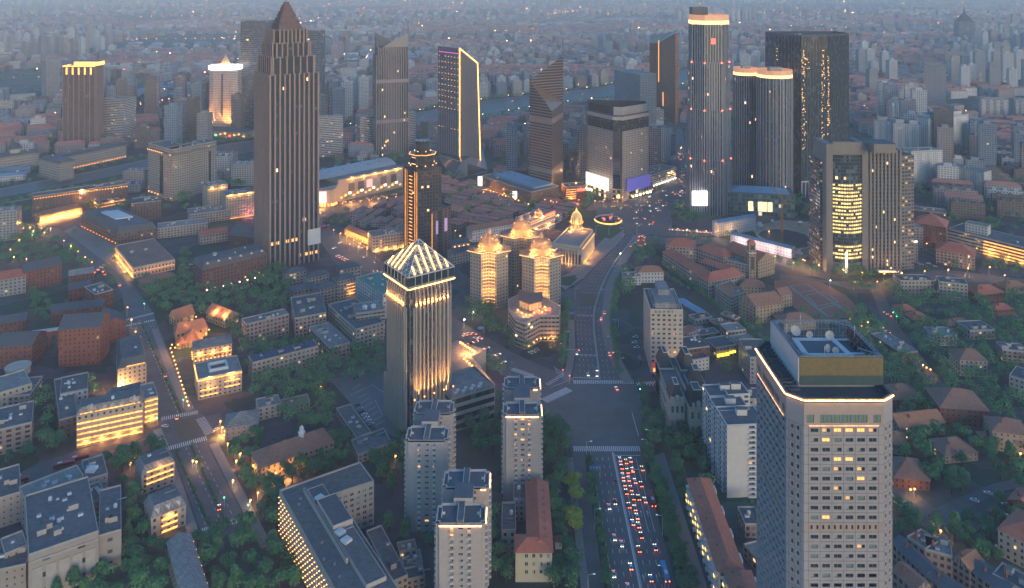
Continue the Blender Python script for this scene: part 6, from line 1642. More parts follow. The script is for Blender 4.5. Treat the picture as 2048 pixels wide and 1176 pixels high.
def glow(s,faces,zs,e=None,mn=0,mx=1,lamps=0,pw=600,w=.35,off=.3,nm='light_strip'):
    for i in faces:
        a,b=Vector(s.poly[i][:2]),Vector(s.poly[(i+1)%len(s.poly)][:2]); u=b-a; nn=Vector((u.y,-u.x)).normalized()*off
        for z in zs: m=MB(); m.bar((*(a+u*mn+nn),z),(*(a+u*mx+nn),z),w,e or E_strip); s.part(nm,m)
        for k in range(lamps): p=a+u*(mn+(mx-mn)*(k+.5)/lamps)+nn*5; lampobj(s.r,(p.x,p.y,zs[0]+.8),pw,size=.5,colr=(1,.45,.12))
def dots(s,faces,z,n,r=.3,off=.6,e=None,nm='lamp',mn=0,mx=1):
    for i in faces:
        a,b=Vector(s.poly[i][:2]),Vector(s.poly[(i+1)%len(s.poly)][:2]); u=b-a; bulbs(s,a+u*mn,a+u*mx,z,n,e,r,off,nm)
# --- brick quarter in the west
T('brick_block','tall brick block with two gables beside the archway square',(117,660),(200,654),24,735,'brick','gable:sla',rise=7)
T('brick_block','narrow brick gable house next to the tall brick block, by the avenue',(206,655),(252,643),26,690,'brick','gable:sla',rise=6)
T('brick_block','brick gable house at the picture edge beyond the archway square',(-10,694),(64,690),24,738,'brick','gable:sla',rise=6)
T('brick_block','long dark roofed brick wing behind the two gable blocks',(102,624),(205,612),14,652,'brick','gable:sla',rise=4)
T('brick_block','brick cube with cut out roof terrace beside the trees of the avenue',(190,590),(226,580),26,624,'brick','flat:sla')
T('brick_house','small brick house with pale grey gable roof',(138,552),(187,545),12,572,'brick','gable:lgt',rise=4)
T('brick_house','low dark roofed brick house below the pale gable one',(138,580),(182,572),14,604,'brick','gable:sla',rise=4)
T('brick_block','long brick house with white trimmed slate roof near the west edge',(48,545),(123,528),18,584,'brick','gable:sla',rise=6)
s=T('grey_school','long grey building under a bright red tiled roof',(-10,562),(52,552),22,596,'grey','gable:red',rise=5)
T('brick_block','brick house with dark roof at the picture edge above the square',(-10,650),(52,640),16,672,'brick','gable:sla',rise=4)
def gateway():
    q,h=rect((60,668),(118,660),5,by=702); s=Bld('arched_gateway','brick gateway bridge with tall round arches over the paved square','gateway',poly=q)
    A,B=Vector(q[0]),Vector(q[1]); mb=MB()
    for t0,t1,z0 in ((0,.1,0),(.3,.38,0),(.64,.72,0),(.92,1,0)):
        a,b=A.lerp(B,t0),A.lerp(B,t1); n=Vector(q[3])-A; mb.prism([a,b,b+n,a+n],0,h,M_brick,bot=True)
    n=Vector(q[3])-A
    for t0,t1 in ((.1,.3),(.38,.64),(.72,.92)):
        for k in range(8):
            f0,f1=k/8,(k+1)/8; z=h-2.6-(1-math.sin(PI*(f0+f1)/2))*3.5; a,b=A.lerp(B,t0+(t1-t0)*f0),A.lerp(B,t0+(t1-t0)*f1); mb.prism([a,b,b+n,a+n],z,h,M_brick,bot=True)
    s.part('wall',mb); r=MB(); r.bar((*(A+n*.5),h+.2),(*(B+n*.5),h+.2),6,M_slab,.4); s.part('coping',r)
gateway()
s=T('cream_house','cream house with a round drum at the west edge',(-10,790),(64,768),26,838,'cream','flat:lgt',n=0)
m=MB(); m.lathe(P(36,742,12),[(8,10),(8,15),(8.6,15.2),(8.6,16),(7,16)],M_cream,16); s.part('drum',m)
T('flat_block','teal grey flat block with pale rim between brick quarter and lit office',(120,790),(176,778),26,830,'white','flat:flt')
s=T('mansard_building','cream building with rounded slate roof and one wall lit gold',(236,738),(293,726),42,780,'cream','mansard:sla',rise=6,n=1); glow(s,(0,),(s.h+.6,),mn=.3,mx=.95); lampobj(s.r,(s.poly[0][0]-2,s.poly[0][1]-3,2),5000,colr=(1,.5,.15)); lampobj(s.r,(s.poly[0][0]+4,s.poly[0][1]-3,2),3500,colr=(1,.5,.15))
s=T('lit_office','long office with six storeys of golden light bands and roof gables',(153,832),(287,805),15,897,'cream','mansard:lgt',rise=4,n=1,ch=3.3)
glow(s,(0,),[2+3.4*k for k in range(5)],E_strip,.01,.98,4,250,w=.6); glow(s,(0,),(s.h+.8,),E_strip,.05,.95,0)
for t in (.22,.42,.53,.68,.86): m=MB(); p=quadpt(s.poly,t,.06); m.box(p,5 if t in(.22,.86) else 2.4,2,s.h,s.h+(4.6 if t in(.22,.86) else 3),M_cream); m.lathe(p,[(2.4 if t in(.22,.86) else 1.2,s.h+3),(0,s.h+6 if t in(.22,.86) else s.h+4)],M_cream,8); s.part('gable',m)
s=T('lit_office_wing','short end block of the banded office with golden bands',(289,800),(316,793),22,850,'cream','flat:lgt'); glow(s,(0,),[2+3.4*k for k in range(5)],E_strip,.02,.98,1,250,w=.6)
T('office_wing','long flat rear wing of the banded office along the trees',(118,842),(156,832),62,880,'brown','flat:flt',n=6)
T('office_wing','light roofed wing between banded office and slate roofed building',(215,800),(290,783),12,835,'white','mansard:lgt')
T('brick_office','brick office with square dark windows at the west edge',(-30,868),(64,846),30,918,'mixb','flat:flt',n=6,cw=5)
T('brick_office','flat roofed annex behind the brick office',(-30,800),(60,790),26,835,'mixb','flat:flt',n=5)
# --- theatre at the bottom left
s=T('old_theatre','huge weathered grey theatre hall with blank moulded front wall',(57,1112),(197,1064),52,-23,'old','flat:flt',cw=12,ch=7,n=16)
for t,z in ((.5,.86),): 
    m=MB(); a,b=Vector(s.poly[0]),Vector(s.poly[1]); u=b-a; nn=Vector((u.y,-u.x)).normalized()*.3; m.bar((*(a+nn),s.h*z),(*(b+nn),s.h*z),.6,M_conc,.9); s.part('cornice',m)
for k in range(5): m=MB(); u=(b-a); p=a+u*(.12+.19*k)+nn; m.ring([tuple(p-u*.07+nn*0),tuple(p+u*.07),tuple(p+u*.07+nn*-1.2),tuple(p-u*.07-nn*1.2)],3,16,.3,M_conc); s.part('wall_panel',m)
T('theatre_wing','lower grey wing joined to the theatre, facing the dark trees',(197,1074),(243,1061),40,-18,'old','flat:flt',cw=10,ch=6)
T('theatre_wing','narrow flat roofed strip along the rear of the theatre',(50,1000),(168,953),14,-17,'old','flat:lgt',n=5,cw=6)
s=T('theatre_wing','small flat block with white skylight at the rear end of the theatre',(172,962),(216,948),22,-16,'old','flat:flt',n=3); m=MB(); m.box(quadpt(s.poly,.35,.4),5,5,s.h,s.h+1.8,M_unit); s.part('skylight',m)
T('theatre_wing','cluttered low roofs between theatre and skylight block',(176,1010),(214,995),18,-15,'old','flat:flt',n=8)
T('theatre_wing','ochre roofed lean-to on the theatre side',(10,1110),(55,1092),14,-15,'old','flat:lgt',n=1,tint=None)
T('theatre_wing','low flat roof block at the bottom edge beside the theatre',(-40,1150),(52,1130),24,-13,'old','flat:flt',n=4)
T('theatre_wing','flat roof block at the west edge behind the theatre',(-40,1010),(42,985),30,-16,'old','flat:flt',n=6)
s=T('mansard_villa','cream mansard villa with lit balconies near the avenue trees',(283,950),(350,926),16,990,'cream','mansard:lgt',rise=4,n=2); glow(s,(0,),[s.h+.5,s.h-3.2,s.h-6.4],E_strip,.15,.95,1,300,w=.5)
s=T('mansard_villa','second cream mansard villa with three lit balconies, closer to the bottom edge',(302,1037),(372,1010),16,1078,'cream','mansard:lgt',rise=5,n=1); glow(s,(0,),[s.h-3.2,s.h-6.4,s.h-9.6],E_strip,.3,.75,1,300,w=.6)
for t in (.2,.5,.8): m=MB(); m.box(quadpt(s.poly,t,.08),2,1.6,s.h+.5,s.h+3.6,M_slab); s.part('dormer',m)
A=P(335,1085,12);B=P(380,1069,12);u=(B-A).normalized();n_=Vector((u.y,-u.x)); L=(B-A).length
geo=(ccw([A,B,B+n_*62,A+n_*62]),12.0); s=bld('long_grey_hall','long plain grey roofed hall at the bottom edge with small lamps along one side',geo,wk('cream'),'gable',M_rooflight,rise=3); bulbs(s,*( (B+n_*60,B) if 1 else 0),10,9,E_bulb,.35,1.0)
# --- centre west
s=T('bank_building','large cream bank with brown roof and golden light along its foot',(267,537),(350,520),(230,492),557,'cream','flat:brn',n=3,ch=4.5)
glow(s,(3,),(1.0,),E_strip,0,1,5,900,w=.7); glow(s,(3,),(s.h-2.2,),E_strip,.0,1,0,w=.3); dots(s,(0,),s.h-4,14); lampobj(s.r,(*quadpt(s.poly,.6,-.2),2),1500)
s=T('arcade_department_store','big brown French style building with slate mansards around a glass roof',(235,467),(313,457),(162,432),493,'brown','mansard:sla',rise=7,n=2,ch=4); dots(s,(3,),3,12,.4)
m=MB(); m.prism(subrect(s.poly,.3,.75,.35,.75),s.h+6,s.h+8.5,M_unit); s.part('glass_roof',m)
s=T('curved_beige_offices','low beige three storey office between slate roofed store and red roof house',(315,458),(416,446),22,478,'beige','flat:lgt',n=4)
T('brown_office','brown office with deep square windows behind the slate roofed store',(262,408),(322,402),26,445,'brown','flat:flt')
s=T('gold_lit_mansion','small classical house glowing gold all over near the river',(80,432),(164,414),16,446,'goldlit','hip:brn',rise=4); 
for k in range(9): p=Vector(s.poly[0]).lerp(Vector(s.poly[1]),(k+.5)/9)-Vector((0,4)); lampobj(s.r,(p.x,p.y,2),2600,size=.5,colr=(1,.42,.09))
dots(s,(0,),1.2,9,.5,1.2)
s=T('brown_lit_row','long brown row with golden lamps below its roof, by the river bank',(66,394),(256,368),20,434,'brown','flat:flt',n=6); dots(s,(0,),s.h-2.5,34,.45,.8); glow(s,(0,),(s.h-3,),E_strip,.5,.501,8,900,w=.3)
s=T('lit_terrace','low flat block with golden light lines behind the gold lit mansion',(195,408),(250,398),18,420,'brown','flat:flt'); glow(s,(0,3),(s.h-1,3),E_strip,0,1,1,500)
s=T('pink_lit_block','cream block washed with pink light next to the stepped skyscraper',(452,392),(508,384),24,440,'cream','flat:lgt',ch=3.4); glow(s,(0,),(s.h-.8,1),E_strip,0,1,3,700); lampobj(s.r,(*quadpt(s.poly,.8,-.4),4),2500,colr=(1,.25,.2))
s=T('cream_tiered_block','cream block with a golden band beside the pink lit one',(415,374),(455,368),24,425,'cream','flat:lgt'); glow(s,(0,),(s.h-4,),E_strip,0,1,2,500)
T('low_beige_block','low beige office in front of the cream tiered block',(378,430),(460,420),28,450,'beige','flat:lgt')
T('red_roof_house','low house with red roof below the beige office',(400,472),(455,464),16,490,'beige','gable:red',rise=4)
s=T('dark_brick_hotel','long dark brick building with dormers and slate roof by the skyscraper foot',(405,540),(533,510),26,587,'dkbr','mansard:sla',rise=6,n=4,ch=4); dots(s,(0,),2.5,8,.5,e=E_white)
for k in range(6): m=MB(); p=quadpt(s.poly,.08+.17*k,.04); m.box(p,3,2,s.h,s.h+4.5,M_brick); m.lathe(p,[(1.9,s.h+4.5),(0,s.h+6.5)],M_slab,4); s.part('gable',m)
T('dark_brick_hotel','dark slate roofed brick house right behind the long dark brick building',(458,470),(536,478),26,505,'dkbr','gable:sla',rise=8)
s=T('brown_roof_house','brown tiled low house at the foot of the cream bank',(285,568),(352,552),14,580,'tan','hip:brn',rise=4)
# church-like lit house
def church():
    s=Bld('lit_church','small church like house with tiled roofs all glowing orange','church',org=(*P(400,655),0)); 
    def b(p,q,d,h,r,mt=M_orangetile,hip=0):
        g,_=rect(p,q,d,h=h); keep(g,1); m=MB(); m.prism(g,0,h,wk('goldlit'),top=False); s.part('wall',m); m=MB(); gable(m,g,h,r,mt,.8,wk('goldlit'),hip); s.part('roof',m); return g
    g=b((352,668),(415,655),14,7,6,hip=.4); b((412,625),(450,640),14,7,6); b((352,640),(388,628),12,6,7); c=P(384,672,6); m=MB(); m.lathe(c,[(8,0),(8,5)],wk('goldlit'),14); s.part('apse',m); m=MB(); m.lathe(c,[(9,5),(0,12)],M_orangetile,14); s.part('apse_roof',m)
    c2=P(362,682,5); m=MB(); m.lathe(c2,[(4,0),(4,4)],wk('goldlit'),10); s.part('turret',m); m=MB(); m.lathe(c2,[(4.8,4),(0,9)],M_orangetile,10); s.part('turret_roof',m)
    for x,y in ((366,678),(374,682),(384,684),(396,682),(404,676),(412,668),(418,660),(360,648),(384,640),(392,634),(420,628),(432,612),(440,618),(450,628),(456,634),(344,690),(350,696),(356,690)): p=P(x,y,4.5); l=MB(); l.lathe(p,[(0,4.2),(.55,4.8),(0,5.4)],E_bulb,6); s.part('lamp',l)
    for x,y in ((372,684),(395,684),(412,662),(372,655),(430,625),(350,690),(448,632)): p=P(x,y,9); lampobj(s.r,(p.x,p.y,10.5),1500,size=.5,colr=(1,.42,.12))
church()
s=T('classical_villa','cream classical villa with grey roof and lit arcade below the glowing church',(387,700),(464,686),16,730,'cream','hip:lgt',rise=4); dots(s,(0,),3,10,.4); glow(s,(0,),(s.h*.55,),E_strip,0,1,3,500,w=.25); dots(s,(3,),4,4,.5)
s=T('courtyard_office','cream office round a small courtyard with golden bands, beside the avenue',(396,760),(484,742),(389,728),801,'cream','flat:lgt',n=0); glow(s,(0,3),(s.h-.8,),E_strip,0,1,2,500,w=.5); glow(s,(0,),(s.h-8,s.h-12),E_strip,.05,.45,1,200,w=.4); glow(s,(0,),(s.h-5,s.h-9),E_strip,.6,.95,1,200,w=.4)
m=MB(); m.ring(subrect(s.poly,.28,.72,.3,.75),s.h,s.h+2,1.2,M_unit); m.prism(subrect(s.poly,.36,.64,.4,.65),s.h,s.h+.15,M_dark); s.part('courtyard_rim',m)
# flats between
for lab,p,q,d,by,w_,r_ in (('white and brick flats, first of a row behind the parked cars',(492,650),(578,629),13,690,'mixb','flat:lgt'),('white and brick flats turned end on beside the row of flats',(590,638),(653,626),(582,596),677,'mixb','flat:flt'),('grey flats with blue solar panels along the roof',(505,727),(637,693),12,762,'beige','flat:drk'),('low block under a bare concrete roof',(659,697),(700,686),(618,655),722,'mixb','flat:lgt'),('grey roofed teal walled block beside the ribbon window office',(712,660),(768,645),(656,610),700,'beige','flat:flt')):
    s=T('flats',lab,p,q,d,by,w_,r_)
    if 'solar' in lab:
        for v in (.3,.75):
            for k in range(12): m=MB(); g=subrect(s.poly,.02+.08*k,.09+.08*k,v-.15,v+.1); m.face([(*g[0],s.h+.5),(*g[1],s.h+.5),(*g[2],s.h+1.8),(*g[3],s.h+1.8)],plain('solar_panel',(.05,.07,.12),.25,.1)); s.part('solar_panel',m)
s=T('ribbon_office','beige office with ribbon windows and two white roof tanks',(712,628),(770,620),20,680,'ribbon','flat:lgt',n=0)
for t in (.35,.65): m=MB(); m.lathe(quadpt(s.poly,t,.4),[(2.2,s.h),(2.2,s.h+2.6),(1.6,s.h+3)],M_unit,12); s.part('water_tank',m)
s=T('green_roof_office','white walled office with a green flat roof left of the pyramid tower',(711,556),(766,590),24,602,'white','flat:grn',n=5)
for lab,p,q,by in (('at the skyscraper foot',(572,549),(613,541),575),('second from the skyscraper foot',(617,557),(658,548),588),('third, closest to the dark trees',(588,584),(632,574),606),('fourth, beside the brick flats',(634,580),(676,571),612),('with yellow lit stairwell',(675,563),(712,554),600),('by the wide street crossing',(680,540),(722,532),562)):
    s=T('hip_roof_flats','flats under a blue grey hipped roof, '+lab,p,q,13,by,'mixb' if 'third' in lab or 'fourth' in lab else 'beige','hip:sla',group='hip roofed flats west of the pyramid tower',rise=3.5)
    if 'yellow' in lab: glow(s,(0,),[3+3*k for k in range(4)],E_strip,.5,.95,1,200)
s=T('curved_corner_hotel','beige corner building with lamps at its foot by the wide street',(745,474),(816,464),20,505,'beige','flat:lgt',ch=3.6); dots(s,(0,),2,16,.5,1); glow(s,(0,),(1,),E_strip,0,1,4,500,w=.2); glow(s,(0,),(6,9,12),E_strip,.2,.26,0)
s=T('gold_gable_row','row of low gabled houses lit gold along the wide street',(690,458),(748,482),12,470,'goldlit','gable:org',rise=4); dots(s,(0,),2.5,10,.5,1.4)
for k in range(6): p=Vector(s.poly[0]).lerp(Vector(s.poly[1]),(k+.5)/6); n2=(Vector(s.poly[0])-Vector(s.poly[3])).normalized(); p=p+n2*3; lampobj(s.r,(p.x,p.y,6),1600,size=.5,colr=(1,.42,.1))
T('white_school','white three storey building with red brown roof east of the lantern tower',(945,462),(1032,447),16,485,'white','gable:brn',rise=4)
for k,(p,q,by) in enumerate((((908,508),(942,500),530),((905,490),(940,484),505))): s=T('slate_house',['slate roofed house with glowing lamps beside the first domed tower','slate roofed house behind the lamp lit one'][k],p,q,14,by,'beige','gable:sla',rise=3.5); 
dots(s,(0,),6,4,.6)
s=T('pink_lit_mall','white curved mall lit pink and orange behind the domed towers',(1060,444),(1110,424),22,474,'white','flat:lgt',ch=3.5,n=1); glow(s,(0,),(4,9,14,s.h-1),E_strip,0,1,2,900,w=.3); glow(s,(0,),(s.h+1,),E_red,.6,.98,0,w=1); c=P(1077,432,s.h); domedome(s,c,5.2,s.h-1); keep(s.poly,2)
# mall with curved roof and giant pictures
def bigmall():
    q,h=rect((676,360),(806,333),60,by=404); s=Bld('curved_roof_mall','large mall with arched grey roof, golden edge line and huge posters','mall',poly=q,pad=3); s.poly=q
    m=MB(); m.prism(q,0,h,plain('mall_cladding',(.33,.29,.25),.7,.1),M_rooflight); m.prism(subrect(q,-.32,0,-.02,1),0,h*.8,MATS['mall_cladding'],M_roofgrey); s.part('wall',m)
    r=MB(); n=10; a,b,c,d=[Vector(p) for p in subrect(q,-.28,1,.25,1)]
    for k in range(n):
        f0,f1=k/n,(k+1)/n; z0,z1=h+1+9*math.sin(PI*(.1+.8*f0))-3,h+1+9*math.sin(PI*(.1+.8*f1))-3; p0,p1,p2,p3=a.lerp(d,f0),b.lerp(c,f0),b.lerp(c,f1),a.lerp(d,f1); r.face([(*p0,z0),(*p1,z0),(*p2,z1),(*p3,z1)],plain('zinc_roof',(.33,.34,.36),.5,.15))
    s.part('arched_roof',r)
    for k in range(6): g=MB(); t=.1+.15*k; p,qq=a.lerp(b,t),d.lerp(c,t); z=h+5.5; g.bar((*p.lerp(qq,.25),z+.2),(*p.lerp(qq,.75),z+1.5),3,M_metal,.8); s.part('roof_light',g)
    glow(s,(0,),(h-2.5,),E_strip,.12,.98,5,1200,w=.8)
    A,B=Vector(q[0]),Vector(q[1]); u=B-A; nn=Vector((u.y,-u.x)).normalized()*.5
    for k,t in enumerate((.15,.29,.42,.64,.80)): g=MB(); g.bar((*(A+u*t+nn),h*.55),(*(A+u*(t+.09)+nn),h*.55),.3,M_poster[k%3],h*.36); s.part('poster',g)
    for k in range(16):
        t=.03+.06*k; g=MB(); g.bar((*(A+u*t+nn*1.5),5+(k%3)*2),(*(A+u*(t+.035)+nn*1.5),5+(k%3)*2),.3,(E_lit,E_strip,E_white2)[k%3],2.5); s.part('shop_light',g)
    c=A+(A-B)*.20+Vector((0,6)); d2=MB(); d2.lathe(c,[(16,0),(16,h*.75)],MATS['mall_cladding'],20); s.part('drum',d2); d2=MB(); 
    for i in range(11): a0,a1=-PI*.95+i*.16,-PI*.95+(i+1)*.16; d2.face([(c.x+16.4*math.cos(a0),c.y+16.4*math.sin(a0),6),(c.x+16.4*math.cos(a1),c.y+16.4*math.sin(a1),6),(c.x+16.4*math.cos(a1),c.y+16.4*math.sin(a1),h*.7),(c.x+16.4*math.cos(a0),c.y+16.4*math.sin(a0),h*.7)],E_pinks)
    s.part('curved_screen',d2); 
    for i in range(12): a0=-PI+i*.26; l=MB(); p=(c.x+17*math.cos(a0),c.y+17*math.sin(a0)); l.box(p,2,1.5,1,4,E_strip if i%2 else E_lit,a0); s.part('shop_light',l)
    lampobj(s.r,(c.x,c.y-24,6),6000,size=2); lampobj(s.r,(A.x+20,A.y-12,6),5000,size=2); lampobj(s.r,(A.x+50,A.y-8,6),5000,size=2)
M_poster=[plain('grey_poster',(.14,.13,.13),.5,.6,.2),plain('dark_poster',(.09,.085,.085),.5,.6,.2),emis('pink_poster',(.9,.5,.45),.22,(.5,.3,.3))]; E_white2=emis('shop_white_light',(1,.75,.45),1.2); E_pinks=emis('pink_white_screen',(1,.55,.48),.42)
bigmall()
s=T('blue_roof_mall','long low mall with blue roof sheets and bright screens at one end',(962,352),(1062,385),50,378,'brown','flat:flt',n=5); m=MB(); m.prism(subrect(s.poly,.1,.9,.3,.95),s.h,s.h+2.5,M_bluesheet); s.part('blue_roof',m)
m=MB(); p=Vector(s.poly[0])-Vector((1,2)); m.box(p,7,1,5,s.h,E_screen); s.part('video_screen',m); m=MB(); p=quadpt(s.poly,.72,-.03); m.box(p,8,1,4,14,E_screen); s.part('video_screen',m); dots(s,(0,),3,16,.8,1.5); lampobj(s.r,(*quadpt(s.poly,.3,-.3),4),5000,size=2)
s=T('billboard_shop','small dark shop block with golden curved lines and red sign',(1132,375),(1172,372),20,402,'dkbr','flat:flt',n=1); glow(s,(0,),(3,6,9,12,15),E_strip,0,.5,1,900,w=.5); glow(s,(0,),(14,),E_red,.55,.95,0,w=3); dots(s,(0,),s.h+5,1,1.3,0); 
s=T('long_glass_shop','long dark shop building with bright ground floor beside the busy street',(1297,353),(1352,335),30,378,'stripe','flat:flt'); dots(s,(0,),3,10,.8,1.5,E_white)
s=T('white_flats','white balcony tower behind the long dark shop building',(1297,258),(1342,256),24,326,'white','flat:lgt')
# construction site
s=T('site_cabins','pale blue cabins two storeys high with blue roof at the building site',(1436,446),(1512,433),10,474,'blue','gable:blu',rise=2)
s=T('site_cabins','long pink lit cabin row with bright blue eaves at the building site',(1461,468),(1583,498),9,486,'blue','gable:blu',rise=2); 
for t in (.1,.35,.6,.85): p=Vector(s.poly[0]).lerp(Vector(s.poly[1]),t)-Vector((0,9)); lampobj(s.r,(p.x,p.y,7),1600,size=1,colr=(1,.6,.5))
CT=[]
def pit():
    w_=[tuple(P(*p)) for p in ((1500,455),(1560,440),(1640,445),(1645,500),(1600,520),(1540,500))]; keep(w_,2); sheet('building_site_ground',w_,M_soil,.06)
    c=P(1572,478); mb=MB()
    ring=[(c.x+math.cos(a)*30*(1+.12*math.sin(3*a)),c.y+math.sin(a)*38) for a in [2*PI*k/16 for k in range(16)]]
    mb.ring(ring,0,1.6,2.4,M_conc); q=inset(ring,2.4); mb.face([(*p,.12) for p in q],M_dark); o=mb.build('excavation_pit'); tag(o,'round dark excavation pit with pale concrete rim on the building site','pit')
    for k,(x,y) in enumerate(((1520,452),(1545,447),(1600,450),(1625,470),(1540,492),(1618,492),(1598,508))):
        m2=MB(); p=P(x,y); m2.box(p,R.uniform(5,11),3,0,2.6,(M_unit,M_bluesheet,M_rooflight)[k%3],R.random()*3); m2.box(p,R.uniform(3,5),2.4,2.6,4.6,M_unit,R.random()*3); o=m2.build('site_container'); tag(o,'','container','containers on the building site'); CT.append((o,p.x,p.y,'%s site container'%('white','blue roofed','grey')[k%3]))
    s=Bld('tower_crane','tall orange tower crane standing in the building site','crane',org=(*P(1564,482),0)); b=P(1564,482); E=plain('orange_crane_paint',(.45,.20,.05),.6); h=hz(402,482); m=MB()
    for dx,dy in ((-1,-1),(1,-1),(1,1),(-1,1)): m.bar((b.x+dx,b.y+dy,0),(b.x+dx*.8,b.y+dy*.8,h),.45,E)
    for k in range(int(h/3)): z=k*3; m.bar((b.x-1,b.y-1,z),(b.x+1,b.y-1,z+3),.3,E); m.bar((b.x-1,b.y+1,z),(b.x-1,b.y-1,z+3),.3,E)
    s.part('mast',m); m=MB()
    j=Vector((b.x-14,b.y+8)); m.bar((b.x+3,b.y-3,h-2),(j.x,j.y,h+22),.9,E); m.bar((b.x+3,b.y-3,h-2),(b.x+9,b.y-6,h-1),1,E,1.4); s.part('jib',m); m=MB(); m.bar((b.x,b.y,h),(b.x,b.y,h+8),.6,E); s.part('cat_head',m); l=MB(); l.lathe(b,[(0,h*.45),(1.2,h*.5),(0,h*.55)],E_bulb,6); 
pit()
# the school round its courts
for lab,p,q,d,h,w_,rf,rs in (('long wing along the tree lined lane',(1325,503),(1417,563),15,14,'beige','hip:red',5),('wing closing the court towards the slab',(1417,564),(1490,550),17,14.1,'beige','hip:red',5.5),('rear curved wing by the road bend',(1332,492),(1392,496),24,13.9,'beige','hip:red',6),('rear wing beside the court',(1392,496),(1447,516),20,14.05,'beige','hip:red',6),('inner wing across the court',(1398,523),(1466,546),11,13.8,'beige','hip:red',4)):
    T('school_wing','red roofed school, '+lab,p,q,d,-h,w_,rf,group='red roofed wings of the school',rise=rs,pad=1)
s=T('school_hall','school hall with red roof and big dark window',(1516,523),(1549,514),44,-17,'tan','gable:red',rise=6); 
T('school_wing','low linking corridor between school hall and courtyard',(1450,520),(1502,532),14,-12,'beige','flat:lgt',n=0)
def ttower(label,x,yt,yb,w,mat,rm):
    h=hz(yt,yb); p=P(x,yb); s=Bld('clock_tower',label,'tower',poly=[(p.x-w/2,p.y),(p.x+w/2,p.y),(p.x+w/2,p.y+w),(p.x-w/2,p.y+w)]); c=(p.x,p.y+w/2); m=MB(); m.box(c,w,w,0,h,mat); m.box(c,w+.8,w+.8,h*.72,h*.75,M_slab); s.part('wall',m)
    r=MB(); r.lathe(c,[(w*.85,h),(0,h+w*.7)],rm,4,PI/4); s.part('roof',r); g=MB(); 
    g.box((c[0],c[1]-w/2-.05),w*.45,.15,h*.25,h*.62,M_dark); s.part('louvre',g); g=MB()
    g.box((c[0],c[1]-w/2-.05),w*.5,.15,h*.82,h*.95,M_dark); s.part('belfry_opening',g)
ttower('square stone tower with red pyramid roof in the school grounds',1505,488,556,7,wk('tan'),M_redtile)
T('school_block','flat brown rimmed school block with roof well',(1462,595),(1491,584),(1430,573),622,'beige','flat:org',n=2)
s=T('school_chapel','tan gabled school building with brown roof and white gable trim',(1512,614),(1567,606),(1478,600),-15,'tan','gable:brn',rise=8)
T('school_annex','brown hipped roof annex beside the sports ground',(1568,648),(1632,642),18,-7,'tan','hip:brn',rise=5); T('school_annex','brown roofed annex behind the school chapel',(1480,572),(1530,575),14,-9,'tan','hip:brn',rise=5); T('school_annex','small gabled annex at the corner of the sports ground',(1562,592),(1584,588),12,-11,'tan','gable:brn',rise=5)
# shops north of the mansion
s=T('brick_shop','brick and slate shop with a bright yellow sign',(1432,697),(1473,690),17,720,'mixb','flat:sla',n=1); m=MB(); a,b=Vector(s.poly[0]),Vector(s.poly[1]); m.bar((*(a+Vector((1,-.8))),3.6),(*(a.lerp(b,.62)+Vector((0,-.8))),3.6),.4,emis('yellow_sign',(1,.72,.03),1.1),2); m.bar((*(a.lerp(b,.66)+Vector((0,-.8))),4.4),(*(b+Vector((-1,-.8))),4.4),.4,MATS['yellow_sign'],1.4); s.part('sign_board',m)
for lab,p,q,d,by,w_,r_ in (('dark slate roofed house beside the beige slab',(1370,700),(1420,694),20,735,'dkbr','flat:sla'),('white rounded corner house with three arched windows',(1382,722),(1418,716),12,745,'white','flat:flt'),('house with ochre flat roof, one of the stepped pair',(1478,690),(1516,684),16,712,'mixb','flat:lgt'),('taller ochre roofed house behind the stepped pair',(1456,664),(1492,660),14,690,'mixb','flat:lgt'),('red flat roofed shack among low roofs',(1430,650),(1462,645),10,660,'brown','flat:brn'),('grey low roof by the blue sheet roof',(1390,640),(1425,634),10,650,'grey','flat:flt'),('small house with pale yellow awning roof',(1376,665),(1408,660),8,672,'white','gable:lgt'),('dark low roof behind the beige slab',(1400,672),(1440,666),10,682,'brown','flat:flt'),('brown low roof between lane and ochre houses',(1440,628),(1470,640),8,645,'brown','flat:brn')):
    T('small_house',lab,p,q,d,by,w_,r_)
T('blue_roof_shed','long shed with a pale blue sheet roof',(1353,600),(1397,626),8,606,'grey','gable:blu',rise=1)
T('brown_roof_villa','white villa with brown hipped roof at the road bend',(1276,545),(1327,544),15,566,'white','hip:org',rise=4); T('white_annex','low white annex in front of the brown hipped villa',(1250,555),(1282,553),12,572,'white','flat:flt')
T('grey_rear_block','grey slab block right behind the hotel tower',(1500,716),(1549,716),30,768,'grey','flat:flt',n=4); T('low_dark_annex','low dark annex roof behind the white apartment block',(1497,800),(1530,798),14,840,'grey','flat:flt')
